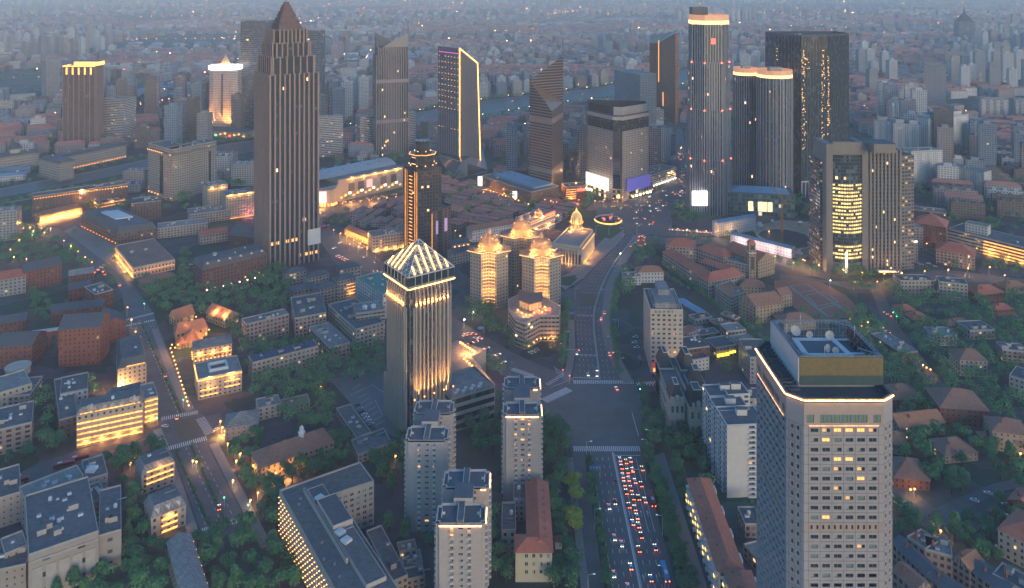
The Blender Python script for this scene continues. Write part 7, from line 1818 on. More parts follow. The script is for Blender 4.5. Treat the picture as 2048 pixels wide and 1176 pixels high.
# east
for lab,p,q,d,by,w_,r_,rs in (
('l shaped','grey roofed low flats by the tree lined street',0,0,0,0,0,0),):
    pass
E_=[('flats','long low flats under a grey roof with brown eaves',(1803,708),(1836,704),(1742,668),724,'brown','flat:lgt'),('flats','pale flats with blank end wall, first of two near the office tower',(1801,562),(1868,562),15,592,'beige','flat:flt'),('flats','pale flats, second of two near the office tower',(1878,564),(1936,570),15,598,'beige','flat:flt'),
('white_villa','white villa round a small green court',(1866,672),(1914,672),16,692,'white','flat:grn'),('white_villa','cream villa with half round front and red gables',(1920,720),(1975,722),18,752,'cream','hip:brn'),('flat_house','grey flat roofed square house among trees',(1940,662),(1990,660),18,680,'beige','flat:flt'),
('villa','orange roofed small villa beside grey flats',(1845,752),(1872,750),10,768,'villa','hip:org'),('villa','brown hipped villa just right of the hotel sign',(1782,800),(1848,796),20,815,'brick','hip:brn'),('villa','large orange brown villa with wide hipped roof',(1880,815),(1978,822),26,850,'brick','hip:brn'),('villa','ochre roofed villa with chimneys, half under trees',(1800,855),(1890,845),16,880,'villa','gable:org'),
('villa','grey brown villa at the east edge with four dormers',(1985,862),(2060,872),18,900,'villa','hip:brn'),('villa','small bright orange roof with white edges',(1965,880),(2012,884),10,892,'brick','hip:org'),('villa','old patched brown roof villa between crowns',(1890,912),(1956,905),18,928,'villa','hip:brn'),('villa','dark red hipped villa close to the hotel tower',(1788,955),(1860,962),22,975,'brick','hip:brn'),('villa','orange roof end showing beside the hotel tower',(1770,885),(1815,893),16,905,'villa','hip:org'),
('red_roof_mansion','cream columned mansion with red roof at the east edge',(1996,1058),(2080,1100),26,1110,'cream','hip:red'),('villa','red gabled house above the parking yard',(2015,1000),(2070,1025),16,1030,'brick','gable:red'),
('villa','red brown house near the orange street lamps',(1955,590),(2010,585),18,607,'brick','hip:red'),('villa','house with orange roof at the east edge by the lamps',(2012,578),(2060,575),16,590,'villa','hip:org'),('villa','small red roof beside the tree lined street',(1800,622),(1832,620),12,634,'villa','hip:red'),('villa','dark red double roof between the flats and the street',(1825,640),(1862,638),14,652,'brick','hip:red'),('villa','brown roof villa below the pale flats',(1896,652),(1946,648),12,664,'villa','hip:brn'),('villa','red roof among crowns near the east edge',(1990,620),(2030,618),12,632,'brick','hip:red'),
('flats','grey flats with penthouse at the east edge',(2018,752),(2060,765),20,790,'grey','flat:flt'),('flat_house','grey block house beyond the turret villa',(2005,700),(2055,705),14,722,'mixb','flat:flt'),('museum','long brown building with red flat roofs beside the garage',(1828,445),(1892,455),30,490,'dkbr','hip:red'),('museum','low building with a white framed roof light beside the garage',(1872,500),(1950,512),26,528,'mixb','hip:red')]
for n_,lab,p,q,d,by,w_,r_ in E_: T(n_,lab,p,q,d,by,w_,r_,chim=2 if n_=='villa' and 'large' in lab else (1 if n_=='villa' else 0))
# row houses at the bottom right
for k,(p,q,d,h,rf,lab) in enumerate((((1813,1075),(1850,1100),12,11,'flat:brn','row house with white curved parapet and brown roof terrace'),((1850,1100),(1905,1115),12,11,'flat:lgt','row house with pale grey flat roof'),((1905,1118),(1940,1140),12,10,'gable:org','row house with orange patched roof'),((1785,1085),(1850,1150),9,8,'gable:sla','long low dark roof of the row house lane, upper end'),((1850,1150),(1920,1200),9,8,'gable:sla','long low dark roof of the row house lane, lower end'),((1940,1140),(2010,1190),12,9,'gable:sla','dark row roof behind the orange patched one'),((1785,1140),(1830,1180),10,8,'gable:brn','brown roof at the bottom edge beside the hotel tower'),((1985,1150),(2060,1190),12,11,'flat:drk','dark stuccoed house at the bottom right corner'))):
    T('row_house',lab,p,q,d,-h,'mixb',rf,rise=3,chim=1)
T('wall_garage','low tiled roofs between red roofed row and hotel tower',(1390+100,1050),(1525,1050),14,-7,'mixb','flat:flt',n=2); T('low_shop','long low grey roof beside the red roofed row',(1487,1090),(1522,1130),14,-6,'mixb','flat:lgt',n=2)
# car park building with lit decks
s=T('parking_garage','long white parking garage whose far half glows orange between the decks',(1897,458),(2060,498),34,490,'garage','flat:flt',ch=3.3,n=6); glow(s,(0,),[1.2+3.3*k for k in range(5)],E_strip,.45,1,3,500,w=.6,off=.6)
T('garage_tower','white stair block rising at the middle of the parking garage',(1930,446),(1975,455),12,495,'white','flat:lgt',n=0)
T('brown_flats','dark brown block with maroon flat roof by the parking garage',(1826,420),(1893,428),20,455,'dkbr','flat:brn')
# west bank palace and hotels
s=T('riverside_palace','long pale palace like building with mansard roofs along the river path',(115,318),(253,290),16,345,'beige','mansard:drk',rise=5,n=2,ch=4); dots(s,(0,),2,24,.6)
s=T('riverside_palace','palace wing with dark roof closest to the picture edge',(-10,318),(78,305),20,345,'beige','mansard:drk',rise=4,n=1,ch=4); m=MB(); c=quadpt(s.poly,.5,.5); m.lathe(c,[(8,s.h),(8,s.h+10)],M_cream,10); s.part('drum',m); m=MB(); m.lathe(c,[(8.5,s.h+10),(8,s.h+14),(5,s.h+18),(0,s.h+20)],M_roofdark,12); s.part('dome',m)
s=T('riverside_palace','pale palace fronted wing left of the river bend',(78,318),(118,328),22,352,'beige','mansard:drk',rise=4,n=0,ch=4)
def chotel():
    h=hz(287,385); s=None
    for k,(p,q,d,lab) in enumerate((((296,287),(345,300),26,'block with lamp lit cornice'),((345,300),(402,288),18,'long middle wing'),((402,288),(433,283),26,'end block by the bridge'))):
        s=T('riverside_hotel','grey beige hotel beside the river bridge, '+lab,p,q,d,-h,'beige','flat:flt',group='riverside hotel blocks',ch=3.3,cw=3.2,n=2,pad=1)
        m=MB(); m.prism(inset(s.poly,-1.2),h-8,h-5.5,M_brnst,bot=True); s.part('cornice',m)
        m=MB(); a,b=Vector(s.poly[0]),Vector(s.poly[1]); u=b-a; nn=Vector((u.y,-u.x)).normalized()*.3; m.bar((*(a+u*.5+nn),h*.45),(*(a+u*.62+nn),h*.45),.6,M_glass,h*.75); s.part('glass_bay',m)
        if k==0: dots(s,(0,),h-7,12,.5,2); dots(s,(0,),3,8,.7,1)
chotel()
# tall tower far left
s=T('hotel_skyscraper','wide brown grey hotel tower with gold lit roof blocks across the river',(126,133),(190,133),26,300,'brown','flat:flt',ch=3.6,cw=3.4,pad=2); ribs(s,s.poly,0,s.h,6,1.1,.8,M_stepw,part='piers'); glow(s,(0,3),(s.h+.5,),E_gold2:=emis('gold_band',(1,.42,.09),.8),0,1,0,w=1.4)
m=MB(); g=subrect(s.poly,.35,1.1,.0,.8); m.prism(g,s.h,s.h+9,E_gold2 if 0 else M_cream,M_roofgrey); s.part('roof_block',m); m=MB(); m.ring(inset(g,-.4),s.h+2,s.h+8,.3,MATS['gold_band']); s.part('light_strip',m)
T('hotel_skyscraper','slightly lower side block of the wide hotel tower',(190,142),(207,138),24,285,'brown','flat:flt',ch=3.6,cw=3.4)
for k in range(5): m=MB(); p=Vector(s.poly[0]).lerp(Vector(s.poly[1]),.12+.19*k)-Vector((0,1)); m.box(p,2.2,.5,s.h-14,s.h-2,MATS['gold_band']); s.part('light_panel',m)
# white lit tower with spire
def wtower():
    q,h=rect((416,140),(474,140),34,by=262); q=inset(q,0); q=[lerp2(q[0],q[1],.18),lerp2(q[0],q[1],.82),lerp2(q[1],q[2],.2),lerp2(q[1],q[2],.8),lerp2(q[2],q[3],.18),lerp2(q[2],q[3],.82),lerp2(q[3],q[0],.2),lerp2(q[3],q[0],.8)]
    s=Bld('glowing_white_tower','white tower with glowing sign crown and pyramid spire, lit orange from below','skyscraper',poly=q,pad=3); s.poly=q; F_=facade('white_tower_face',(.50,.42,.38),wx=.6,wy=.4,lit=0,glass=(.06,.05,.05))
    m=MB(); m.prism(q,0,h,F_,M_roofgrey,cw=3,ch=3.5); s.part('wall',m); m=MB(); m.bar((*lerp2(q[0],q[1],.5),h*.25),(*lerp2(q[0],q[1],.5),h*.94),7,M_dark,1.0); s.part('glass_bay',m)
    m=MB(); m.ring(inset(q,-1.5),h,h+8,1,emis('white_sign_band',(1,.86,.8),1.1)); s.part('sign_band',m); c=cen(q); m=MB(); m.lathe(c,[(10,h+4),(8,h+14),(4.5,h+22),(0,h+32)],M_spire,8); s.part('spire',m)
    for k in range(5): a=2*PI*k/5-1.2; lampobj(s.r,(c[0]+13*math.cos(a),c[1]+13*math.sin(a),h+10),2500,size=1)
    for a in (-2.6,-2.0,-1.57,-1.1,-.5): lampobj(s.r,(c[0]+44*math.cos(a),c[1]+40*math.sin(a),6),70000,size=1,spot=80,aim=(c[0]+8*math.cos(a),c[1]+8*math.sin(a),55),colr=(1,.42,.1),blend=1)
    m=MB(); g=inset(rect((400,262),(492,268),40,h=10)[0],0); keep(g); m.prism(g,0,12,wk('goldlit'),M_roofgrey); s.part('podium',m)
    for k in range(10): m=MB(); p=lerp2(g[0],g[1],(k+.5)/10); m.box((p[0],p[1]-.6),4,.4,3+k%3*2,6+k%3*2,(E_strip,E_red,E_lit,E_green2)[(0,1,0,3,2,0,1,0,2,0)[k]]); s.part('sign',m)
M_spire=plain('spire_panels',(.5,.36,.26),.6); E_green2=emis('green_sign',(.1,1,.3),1.0)
wtower()
# twin dark slabs behind the stepped skyscraper and assorted high rises
F_gd=facade('dark_grid_tower',(.13,.15,.17),wx=1.0,wy=.5,glass=(.05,.06,.075),lit=.003)
for lab,p,q,d,by,f,cat in (('dark banded tower just left of the stepped skyscraper',(481,42),(537,42),40,255,F_gd,0),('dark banded tower just right of the stepped skyscraper',(600,62),(641,62),40,240,F_gd,0)):
    g=rect(p,q,d,by=by); s=bld('banded_tower',lab,g,f,'flat',M_roofgrey,cw=4,ch=4,cat='skyscraper',n=2)
for lab,p,q,d,by,w_ in (('cream balcony slab right of the stepped skyscraper',(636,236),(686,233),20,315,'stripe'),('cream slab left of the winged tower',(720,235),(752,232),22,305,'stripe'),('cream slab right of the winged tower',(816,226),(832,224),22,295,'stripe'),('slim white tower beyond the river',(683,136),(711,136),24,190,'white'),('white block beside the slanted tower',(857,246),(876,243),26,292,'grey'),
    ('grey tower with dark crown beside the copper tower',(1229,140),(1280,150),36,272,'grey'),('white office slab below the grey river tower',(1140,228),(1176,232),20,258,'stripe'),('white banded slab beside the wide hotel tower',(207,197),(248,199),30,288,'stripe'),('grey slab left of the wide hotel tower',(92,122),(120,120),30,205,'grey'),
    ('grey portal tower with dark face in the distance',(1848,128),(1890,130),30,222,'grey')):
    T('apartment_block',lab,p,q,d,by,w_,'flat:lgt',ch=3.1,cat='tower block',n=2)
for lab,p,q,d,by,w_,pl_ in (('tall white balcony tower with penthouses, right of the lit office',(1857,238),(1937,228),24,330,'white',1),('white balcony tower behind the yellow lit office',(1748,240),(1800,246),20,322,'white',1),('second white balcony tower behind the yellow lit office',(1786,246),(1841,250),20,330,'white',1),('short white slab in front of the tall balcony tower',(1822,303),(1885,300),20,376,'white',0),('stepped white slab beside green roofed flats',(1886,328),(1968,345),18,376,'white',0),('pair of white frame slabs, first one',(1961,196),(2018,198),18,240,'stripe',0),('pair of white frame slabs at the east edge',(2030,198),(2070,200),18,242,'stripe',0)):
    s=T('balcony_tower',lab,p,q,d,by,w_,'flat:lgt',ch=3,cw=3.2,cat='tower block',n=3)
    if pl_: m=MB(); m.prism(subrect(s.poly,.1,.4,.2,.8),s.h,s.h+6,M_wapt,M_roofgrey); s.part('penthouse',m); m=MB(); m.prism(subrect(s.poly,.6,.9,.2,.8),s.h,s.h+6,M_wapt,M_roofgrey); s.part('penthouse',m)
    bl=MB(); a,b=Vector(s.poly[0]),Vector(s.poly[1]); u=b-a; nn=Vector((u.y,-u.x)).normalized()*.7
    for t in (.12,.38,.62,.88):
        for j in range(int(s.h/3)): bl.bar((*(a+u*(t-.06)+nn),3*j+1.2),(*(a+u*(t+.06)+nn),3*j+1.2),1.2,M_wslab,1.0)
    s.part('balconies',bl,kind='stuff')
s=T('tiled_hall','long brown tiled hall with a small white lantern on its ridge',(522,936),(668,884),19,-9,'tan','hip:brn',rise=6); c=quadpt(s.poly,.62,.5); m=MB(); m.box(c,3,3,13,16.5,M_unit); m.lathe(c,[(2.4,16.5),(1.6,17.5),(1.2,19),(1.6,19.2),(0,21)],M_unit,8); s.part('lantern',m)
for t in (.05,.3): lampobj(s.r,(*quadpt(s.poly,t,-.35),3),1500); m=MB(); m.lathe(quadpt(s.poly,t,-.3),[(0,2),(.5,2.6),(0,3.2)],E_bulb,6); s.part('lamp',m)
s=T('grey_mansion','grey hipped mansion with orange lamps at its rounded corner',(450,856),(516,846),17,882,'old','hip:lgt',rise=5); dots(s,(3,),3,4,.5); lampobj(s.r,(*quadpt(s.poly,-.15,.3),3),2200)
T('white_flat_house','pale house with flat roof rooms above the dark trees',(516,818),(562,808),13,842,'cream','flat:lgt',n=3); T('brown_annex','low house with brown lean-to roof beside the pale flat roofed one',(566,815),(620,803),10,832,'cream','flat:brn',n=1)
for lab,p,q,d,hh,rf in (('low flat roof building along the forecourt parking bays',(712,876),(743,866),(672,818),5,'flat:flt'),('wide low flat roof between tiled hall and forecourt',(716,912),(783,886),(702,882),5,'flat:flt'),('long low wing running beside the L-shaped slab',(783,1166),(816,1152),(732,1064),9,'flat:flt'),('small hut with ochre sheet roof behind the twin tower',(798,1106),(834,1098),7,6,'flat:org'),('low grey sheds below the ochre sheet roof',(806,1136),(846,1128),10,4,'flat:lgt'),('low brick shed at the bottom beside the twin tower',(812,1162),(850,1154),8,5,'flat:drk')): T('low_building',lab,p,q,d,-hh,'beige',rf)
def pointed():
    q,h=rect((1919,42),(1949,42),50,by=84); s=Bld('pointed_tower','dark distant tower with a pointed stepped top on the skyline','skyscraper',poly=q,pad=5); c=cen(q); w=q[1][0]-q[0][0]; m=MB(); m.prism(q,0,h,F_gd,M_roofdark,cw=5,ch=5); s.part('wall',m); m=MB(); m.lathe(c,[(w*.55,h),(w*.42,h+12),(w*.28,h+24),(w*.12,h+34),(w*.05,h+44),(0,h+76)],M_dark,8); s.part('spire',m)
pointed()
# ================================================================ labels by place
LM={'the stepped skyscraper':(570,520),'the pyramid roofed tower':(830,800),'the lantern tower':(850,470),'the gold edged tower':(920,320),'the winged tower':(785,300),'the folded striped tower':(1095,385),'the portal block':(1236,380),'the copper tower':(1328,240),'the supertall ribbed tower':(1430,430),'the round ribbed tower':(1552,400),'the black glass tower':(1625,385),'the yellow lit office':(1700,540),'the hotel tower':(1640,1000),'the wide hotel skyscraper':(160,295),'the glowing white tower':(445,260),'the river bridge':(470,320),'the riverside hotel':(360,385),'the riverside palace':(180,340),'the cream bank':(290,545),'the glowing church':(400,655),'the banded lit office':(220,880),'the old theatre':(130,1120),'the L-shaped office slab':(650,1050),'the red roof hall':(1065,1110),'the long red roofed row':(1440,1080),'the stone mansion':(1380,850),'the beige slab':(1330,740),'the red roofed school':(1400,560),'the sports ground':(1640,600),'the domed concert hall':(1150,510),'the domed towers':(1020,580),'the curved corner building':(1070,680),'the building site':(1560,480),'the parking garage':(1960,480),'the brick archway':(90,700),'the courtyard office':(435,790),'the turret villa':(1950,740),'the columned mansion':(2020,1090),'the wide roofed villa':(1930,840),'the pointed skyline tower':(1935,85),'the grey distant tower':(1868,220),'the curved roof mall':(740,395),'the forecourt':(740,790),'the avenue stop line':(1255,910),'the curved median':(1190,650),'the green roofed villa':(1890,690),'the row houses':(1870,1110),'the slim white river tower':(697,188),'the left hand edge':(20,500)}
LM.pop('the left hand edge')
LMK=list(LM)
def ordw(n): 
    W=['','first','second','third','fourth','fifth','sixth','seventh','eighth','ninth','tenth','eleventh','twelfth']
    return W[n] if n<len(W) else str(n)+({1:'st',2:'nd',3:'rd'}.get(n%10,'th') if n%100 not in(11,12,13) else 'th')
def autolabel(items,tail='counting away from'):
    """items: (object,x,y,description). Ranked by their distance in the view from the landmark they stand beside."""
    G={}
    for o,x,y,d in items:
        px,py=PIX(x,y); k=min(LMK,key=lambda q:(LM[q][0]-px)**2+2*(LM[q][1]-py)**2); G.setdefault((d,k),[]).append(((LM[k][0]-px)**2+2*(LM[k][1]-py)**2,o))
    for (d,k),L in G.items():
        L.sort(key=lambda t:t[0])
        for i,(_,o) in enumerate(L): o['label']=d+' by '+k if len(L)==1 else '%s, %s from %s'%(d,ordw(i+1),k)
# ================================================================ the wider city, district by district
CW=[('grey',(.27,.27,.27)),('cream',(.38,.34,.29)),('white',(.50,.49,.47)),('brown',(.20,.15,.12)),('pinkish',(.34,.27,.25)),('blue grey',(.24,.28,.32))]
F_c1=facade('city_slab_windows',(1,1,1),wx=.5,wy=.42,lit=.008,lits=1.0,cur=.3); F_c2=facade('city_tower_windows',(1,1,1),wx=.6,wy=.45,lit=.008,lits=1.0,cur=.3)
def tinted(n,mt): return mt
M_rt=plain('city_flat_roof',(1,1,1),.9,.35,.2,tint=True); M_rr=tiled('city_tiled_roof',(1,1,1),1.0,.3)
RT={'grey':(.14,.145,.15),'pale':(.27,.26,.25),'green':(.09,.20,.17),'red':(.38,.13,.085),'blue':(.16,.27,.36),'brown':(.27,.11,.085),'dark':(.07,.075,.08)}
SPEC=[]
def inview(x,y,m=60): return y>300 and abs(x)<(1024+m)/F*y
def district(cx,cy_):
    h=math.sin(cx*12.9898+cy_*78.233)*43758.5453; return h-math.floor(h)
TYPES={'slab6':(50,11,17,21,60,27),'lane':(26,8.5,6,8,29,13.5),'tower':(26,17,52,92,56,58),'mixed':(34,22,10,34,52,40),'shed':(55,28,7,10,72,44),'mid':(28,14,22,40,44,40),'shops':(16,12,6,12,20,17)}
def emit(x,y,ang,typ,rr,blk=0):
    L,W,h0,h1,_,_=TYPES[typ]; L*=rr.uniform(.75,1.1);W*=rr.uniform(.85,1.15);h=rr.uniform(h0,h1)
    if not free(x,y,max(W,L*.55)*.62): return
    if typ in('slab6',): roof=rr.choice(['grey','grey','pale','pale','green','red']) if blk>.16 else 'red'; cw=CW[int(blk*97)%6] if rr.random()<.6 else rr.choice(CW)
    elif typ=='lane': roof=rr.choice(['red','red','brown']);cw=rr.choice([CW[3],CW[1]])
    elif typ=='tower': roof=rr.choice(['grey','pale']);cw=rr.choice([CW[0],CW[1],CW[2],CW[2]]) if blk>.35 else rr.choice([CW[4],CW[3],CW[5]])
    elif typ=='shed': roof=rr.choice(['blue','pale','blue','grey']);cw=rr.choice([CW[2],CW[0]])
    elif typ=='shops': roof=rr.choice(['brown','dark','pale','red']);cw=rr.choice(CW)
    else: roof=rr.choice(['grey','pale','dark','grey','blue','red']);cw=rr.choice(CW)
    c,s=math.cos(ang),math.sin(ang); poly=[(x+u*c-v*s,y+u*s+v*c) for u,v in ((-L/2,-W/2),(L/2,-W/2),(L/2,W/2),(-L/2,W/2))]
    SPEC.append((y,x,typ,poly,h,roof,cw,ang,rr.random()))
rr=random.Random(11)
def run(y0,y1,cell,grow=1.0,dens=.9,types=None,area_=None):
    nx=int(.8*y1/cell)+2
    for j in range(int(y0/cell),int(y1/cell)+1):
        for i in range(-nx,nx):
            hh=district(i,j); 
            T_=types or ['slab6','slab6','mid','tower','mixed','lane','slab6','shed','slab6','park','tower','mid']
            ty=T_[int(hh*len(T_))%len(T_)]; 
            if ty=='park': continue
            L,W,h0,h1,px_,py_=TYPES[ty]; px_*=grow;py_*=grow; ang=(district(i*3+1,j)-.5)*1.1; c,s=math.cos(ang),math.sin(ang); n=int(cell/px_)+1; m=int(cell/py_)+1
            for a in range(-n//2-1,n//2+2):
                for b in range(-m//2-1,m//2+2):
                    u=(a+rr.uniform(-.1,.1))*px_; v=(b+rr.uniform(-.08,.08))*py_; x=i*cell+cell/2+u*c-v*s; y=j*cell+cell/2+u*s+v*c
                    if not(i*cell<x<(i+1)*cell and j*cell<y<(j+1)*cell) or not y0<y<y1 or not inview(x,y): continue
                    if rr.random()>dens: continue
                    if area_ and not inside(area_,*PIX(x,y)): continue
                    t2=ty if rr.random()<.88 else rr.choice(['mixed','slab6','mid'])
                    emit(x,y,ang+(PI/2 if rr.random()<.08 else 0),t2,rr,hh)
def zone(pix,ty,ang,dens=.95,grow=1.0,jit=.08):
    L,W,h0,h1,px_,py_=TYPES[ty]; px_*=grow;py_*=grow; W_=[P(*p) for p in pix]; xs=[p.x for p in W_];ys=[p.y for p in W_]; cx,cy_=sum(xs)/len(xs),sum(ys)/len(ys); Rd=max(max(xs)-min(xs),max(ys)-min(ys)); c,s=math.cos(ang),math.sin(ang)
    for a in range(-int(Rd/px_),int(Rd/px_)+1):
        for b in range(-int(Rd/py_),int(Rd/py_)+1):
            u=(a+rr.uniform(-jit,jit))*px_;v=(b+rr.uniform(-jit,jit))*py_; x=cx+u*c-v*s;y=cy_+u*s+v*c
            if inside(W_,x,y) and rr.random()<dens: emit(x,y,ang,ty,rr,.5 if ty!='slab6' else .9)
zone([(640,440),(660,400),(800,395),(812,420),(812,470),(745,470),(700,440)],'lane',1.25)
zone([(880,360),(960,372),(1060,400),(1160,415),(1130,440),(1030,442),(905,470),(895,420)],'lane',-.55)
zone([(950,330),(1060,345),(1060,352),(960,345)],'lane',-.3)
zone([(1840,250),(2060,250),(2060,430),(1900,440),(1840,420)],'slab6',-.35,.92)
keep([tuple(P(*q)) for q in ((40,362),(300,296),(300,345),(180,372),(40,400))]); keep([tuple(P(*q)) for q in ((900,222),(1240,178),(1240,214),(900,262))])
zone([(1740,250),(1840,240),(1845,330),(1760,300)],'tower',-.3,.9,.8)
zone([(1840,300),(1960,290),(1975,380),(1850,400)],'mid',-.3,.8)
zone([(1600,280),(1660,275),(1650,330),(1600,330)],'mid',.1,.7)
zone([(250,345),(300,345),(300,380),(255,400)],'mixed',.2,.8)
zone([(640,312),(700,300),(800,300),(800,320),(700,330)],'shops',.1,.6)
zone([(1130,300),(1180,290),(1180,360),(1135,370)],'mixed',.1,.8,.8)
zone([(1365,610),(1440,600),(1530,680),(1500,720),(1375,720)],'shops',.6,.8)
zone([(560,520),(740,500),(760,600),(700,700),(640,640)],'mid',.3,.35,1)
zone([(0,420),(60,430),(60,470),(0,480)],'mixed',.3,.8,.7)
zone([(1760,900),(1840,890),(1900,960),(1800,960)],'shops',.5,.5)
zone([(1680,380),(1700,370),(1850,420),(1900,520),(1840,520)],'mid',-.3,.6)
run(1150,3300,330); run(3300,6200,620,1.35,.75,['slab6','slab6','shed','tower','mixed','park','mid','slab6']); run(6200,12500,1100,2.6,.6,['slab6','park','tower','mixed','slab6','mid'])
zone([(1640,195),(1790,190),(1800,130),(1640,130)],'tower',.1,.5,1.5)
zone([(1880,190),(2060,190),(2060,130),(1900,120)],'tower',-.2,.75,1.2); zone([(1950,110),(2060,110),(2060,90),(1960,85)],'tower',-.2,.8,1.5)
SPEC.sort(key=lambda s:s[0])
def draw(mb,s,fine):
    y,x,typ,poly,h,roof,cw,ang,rnd=s; k=.85+.3*rnd; mb.tint=tuple(v*k for v in cw[1]); mb.prism(poly,0,h,F_c2 if typ in('tower','mid') else F_c1,top=False,cw=3.6 if fine else 4.5,ch=3.1); mb.tint=tuple(v*k for v in RT[roof])
    if roof in('red','brown','blue') and typ in('slab6','lane','shed'): gable(mb,poly,h,min(4,h*.3),M_rr,.4 if fine else 0,hip=.8 if rnd>.4 else 0)
    else:
        mb.face([(*p,h) for p in poly],M_rt)
        if fine: mb.tint=tuple(v*.9 for v in cw[1]); mb.ring(poly,h,h+.8,.4,M_rt)
        if typ in('tower','mid'): mb.tint=cw[1]; q=subrect(poly,.3,.7,.25,.75); mb.prism(q,h,h+4,M_rt)
        if fine and typ in('slab6','mixed'): 
            for t in (.2,.5,.8): mb.tint=cw[1]; mb.prism(subrect(poly,t-.05,t+.05,.4,.8),h,h+2.4,M_rt)
NAMES={'slab6':('apartment_row','slab block','long six storey slab'),'lane':('terraced_house','terraced house','low tiled lane house'),'tower':('high_rise','high rise','residential high rise'),'mixed':('office_block','block','flat topped block'),'shed':('warehouse','warehouse','wide low hall'),'mid':('apartment_block','block','mid rise housing block'),'shops':('small_house','house','small low house')}
CNT={};REST={};items=[];parts_left=120
for s in SPEC:
    typ=s[2]; CNT[typ]=CNT.get(typ,0)+1
    if CNT[typ]<=280:
        nm,cat,ds=NAMES[typ]; px=s[1]; mb=MB(); draw(mb,s,s[0]<2600); o=mb.build(nm,org=(s[1],s[0],0)); c='%s %s with %s roof'%(s[6][0],ds,s[5]); tag(o,c,cat,nm.replace('_',' ')+'s of the wider city'); items.append((o,s[1],s[0],c))
    else: draw(REST.setdefault(typ,MB()),s,False)
autolabel(items); autolabel(CT)
for typ,mb in REST.items():
    o=mb.build('distant_'+NAMES[typ][0]+'_mass',kind='stuff')
print('city',len(SPEC),CNT)
# ================================================================ trees
TS=[]; tr=random.Random(5); GRID={}
def tfree(x,y,d):
    k=(int(x//12),int(y//12))
    for i in(-1,0,1):
        for j in(-1,0,1):
            for (a,b,c) in GRID.get((k[0]+i,k[1]+j),()):
                if (a-x)**2+(b-y)**2<(d*.5+c*.5)**2: return False
    return True
def put(x,y,s,yel=False,force=False,d=None,desc='round dark green tree'):
    d=d or 6.5*s
    if not force and (not free(x,y,1.2) or not tfree(x,y,d)): return
    GRID.setdefault((int(x//12),int(y//12)),[]).append((x,y,d)); TS.append((y,x,s,yel,desc))
def tline(p,step,s,desc='street tree',force=True,jit=.8):
    for a,b in zip(p,p[1:]):
        a=Vector(a);b=Vector(b);n=max(1,int((b-a).length/step))
        for k in range(n): q=a.lerp(b,(k+.5)/n); put(q.x+tr.uniform(-jit,jit),q.y+tr.uniform(-jit,jit),s*tr.uniform(.8,1.2),False,force,desc=desc)
def tzone(pix,n,s0=.8,s1=1.3,desc='round dark green tree',world=False,tight=1):
    W_=[Vector(p) for p in pix] if world else [P(*p) for p in pix]; xs=[p.x for p in W_];ys=[p.y for p in W_]
    for _ in range(n*6):
        x,y=tr.uniform(min(xs),max(xs)),tr.uniform(min(ys),max(ys))
        if inside(W_,x,y): s=tr.uniform(s0,s1); put(x,y,s,d=5.6*s*tight,desc=desc)
pl=lambda *q:[P(*p) for p in q]
tline([(47.6,345),(47.6,492)],6.5,.8,'tree on the planted strip of the avenue'); tline([(84.3,340),(85.4,492)],5.6,.95,'big tree lining the avenue')
tline([(81.5+8,372),(88,480)],9,.8,'tree on the pavement side of the avenue')
for x,y,s in ((1148,985,1.35),(1150,1002,1.2),(1143,1052,1.4),(1146,1066,1.2),(1136,1108,1.1)): p=P(x,y); put(p.x,p.y,s,x!=1136,True,desc='yellow green tree')
tzone([(1090,905),(1145,905),(1150,960),(1130,1120),(1110,1120),(1100,960)],30,.9,1.3)
tzone([(1075,860),(1100,855),(1140,890),(1145,905),(1090,905),(1075,900)],20,1,1.5)
tzone([(1290,840),(1335,850),(1420,890),(1425,1000),(1380,950),(1290,960),(1284,900)],40,1,1.5)
tline(pl((1280,770),(1300,860)),7,.8,'small tree on the strip by the stone mansion')
tzone([(1300,960),(1370,960),(1390,1060),(1330,1010)],8,.7,1.0)
tzone([(920,830),(1005,800),(1005,900),(985,930),(915,870)],22,1,1.4); tzone([(980,1040),(1030,1130),(1035,1180),(985,1180)],16,.9,1.3); tzone([(1100,1130),(1150,1110),(1170,1200),(1100,1200)],20,1,1.4)
tzone([(720,900),(810,880),(815,1000),(760,980),(745,940)],16,1,1.5); tzone([(745,1040),(860,1060),(865,1100),(790,1100)],7,.9,1.3)
tzone([(420,860),(520,880),(520,960),(560,975),(555,1080),(490,1040),(440,930)],44,.8,1.3); tzone([(540,820),(640,790),(700,850),(660,870),(570,860)],26,1,1.5); tzone([(560,900),(700,870),(725,920),(560,985)],26,.8,1.2,tight=.9)
tzone([(500,1020),(560,1000),(600,1100),(640,1180),(640,1200),(560,1200)],36,.9,1.4); tzone([(390,1085),(490,1060),(560,1200),(430,1200)],42,.9,1.5)
tzone([(245,1000),(290,1000),(300,1080),(335,1100),(335,1200),(80,1200),(120,1150),(250,1100)],50,.9,1.4); tzone([(205,890),(330,905),(335,930),(280,940),(270,960),(240,990),(215,960)],26,1,1.6)
tzone([(62,790),(120,800),(118,870),(150,890),(60,925),(0,935),(62,900)],34,.9,1.4); tzone([(160,778),(200,775),(195,800),(165,805)],5)
tzone([(0,455),(60,455),(150,500),(190,540),(130,540),(60,530),(0,540)],46,.9,1.5,'park tree'); tzone([(195,545),(235,500),(240,540),(290,560),(400,600),(330,630),(250,600)],40,.9,1.4); tzone([(60,590),(100,600),(100,650),(60,650)],14,.8,1.2); 
tzone([(270,570),(400,560),(480,580),(500,640),(340,640)],55,.9,1.5); tzone([(480,545),(570,540),(590,600),(580,640),(490,640)],40,1,1.7,'tall dark tree'); tzone([(380,500),(400,580),(370,590),(350,520)],14)
tzone([(485,690),(510,680),(640,700),(760,660),(765,760),(690,770),(640,800),(500,800),(488,740)],95,.9,1.4); tzone([(640,400),(720,470),(745,505),(690,480),(640,430)],14,.8,1.1); tzone([(440,640),(490,650),(490,690),(470,690)],10)
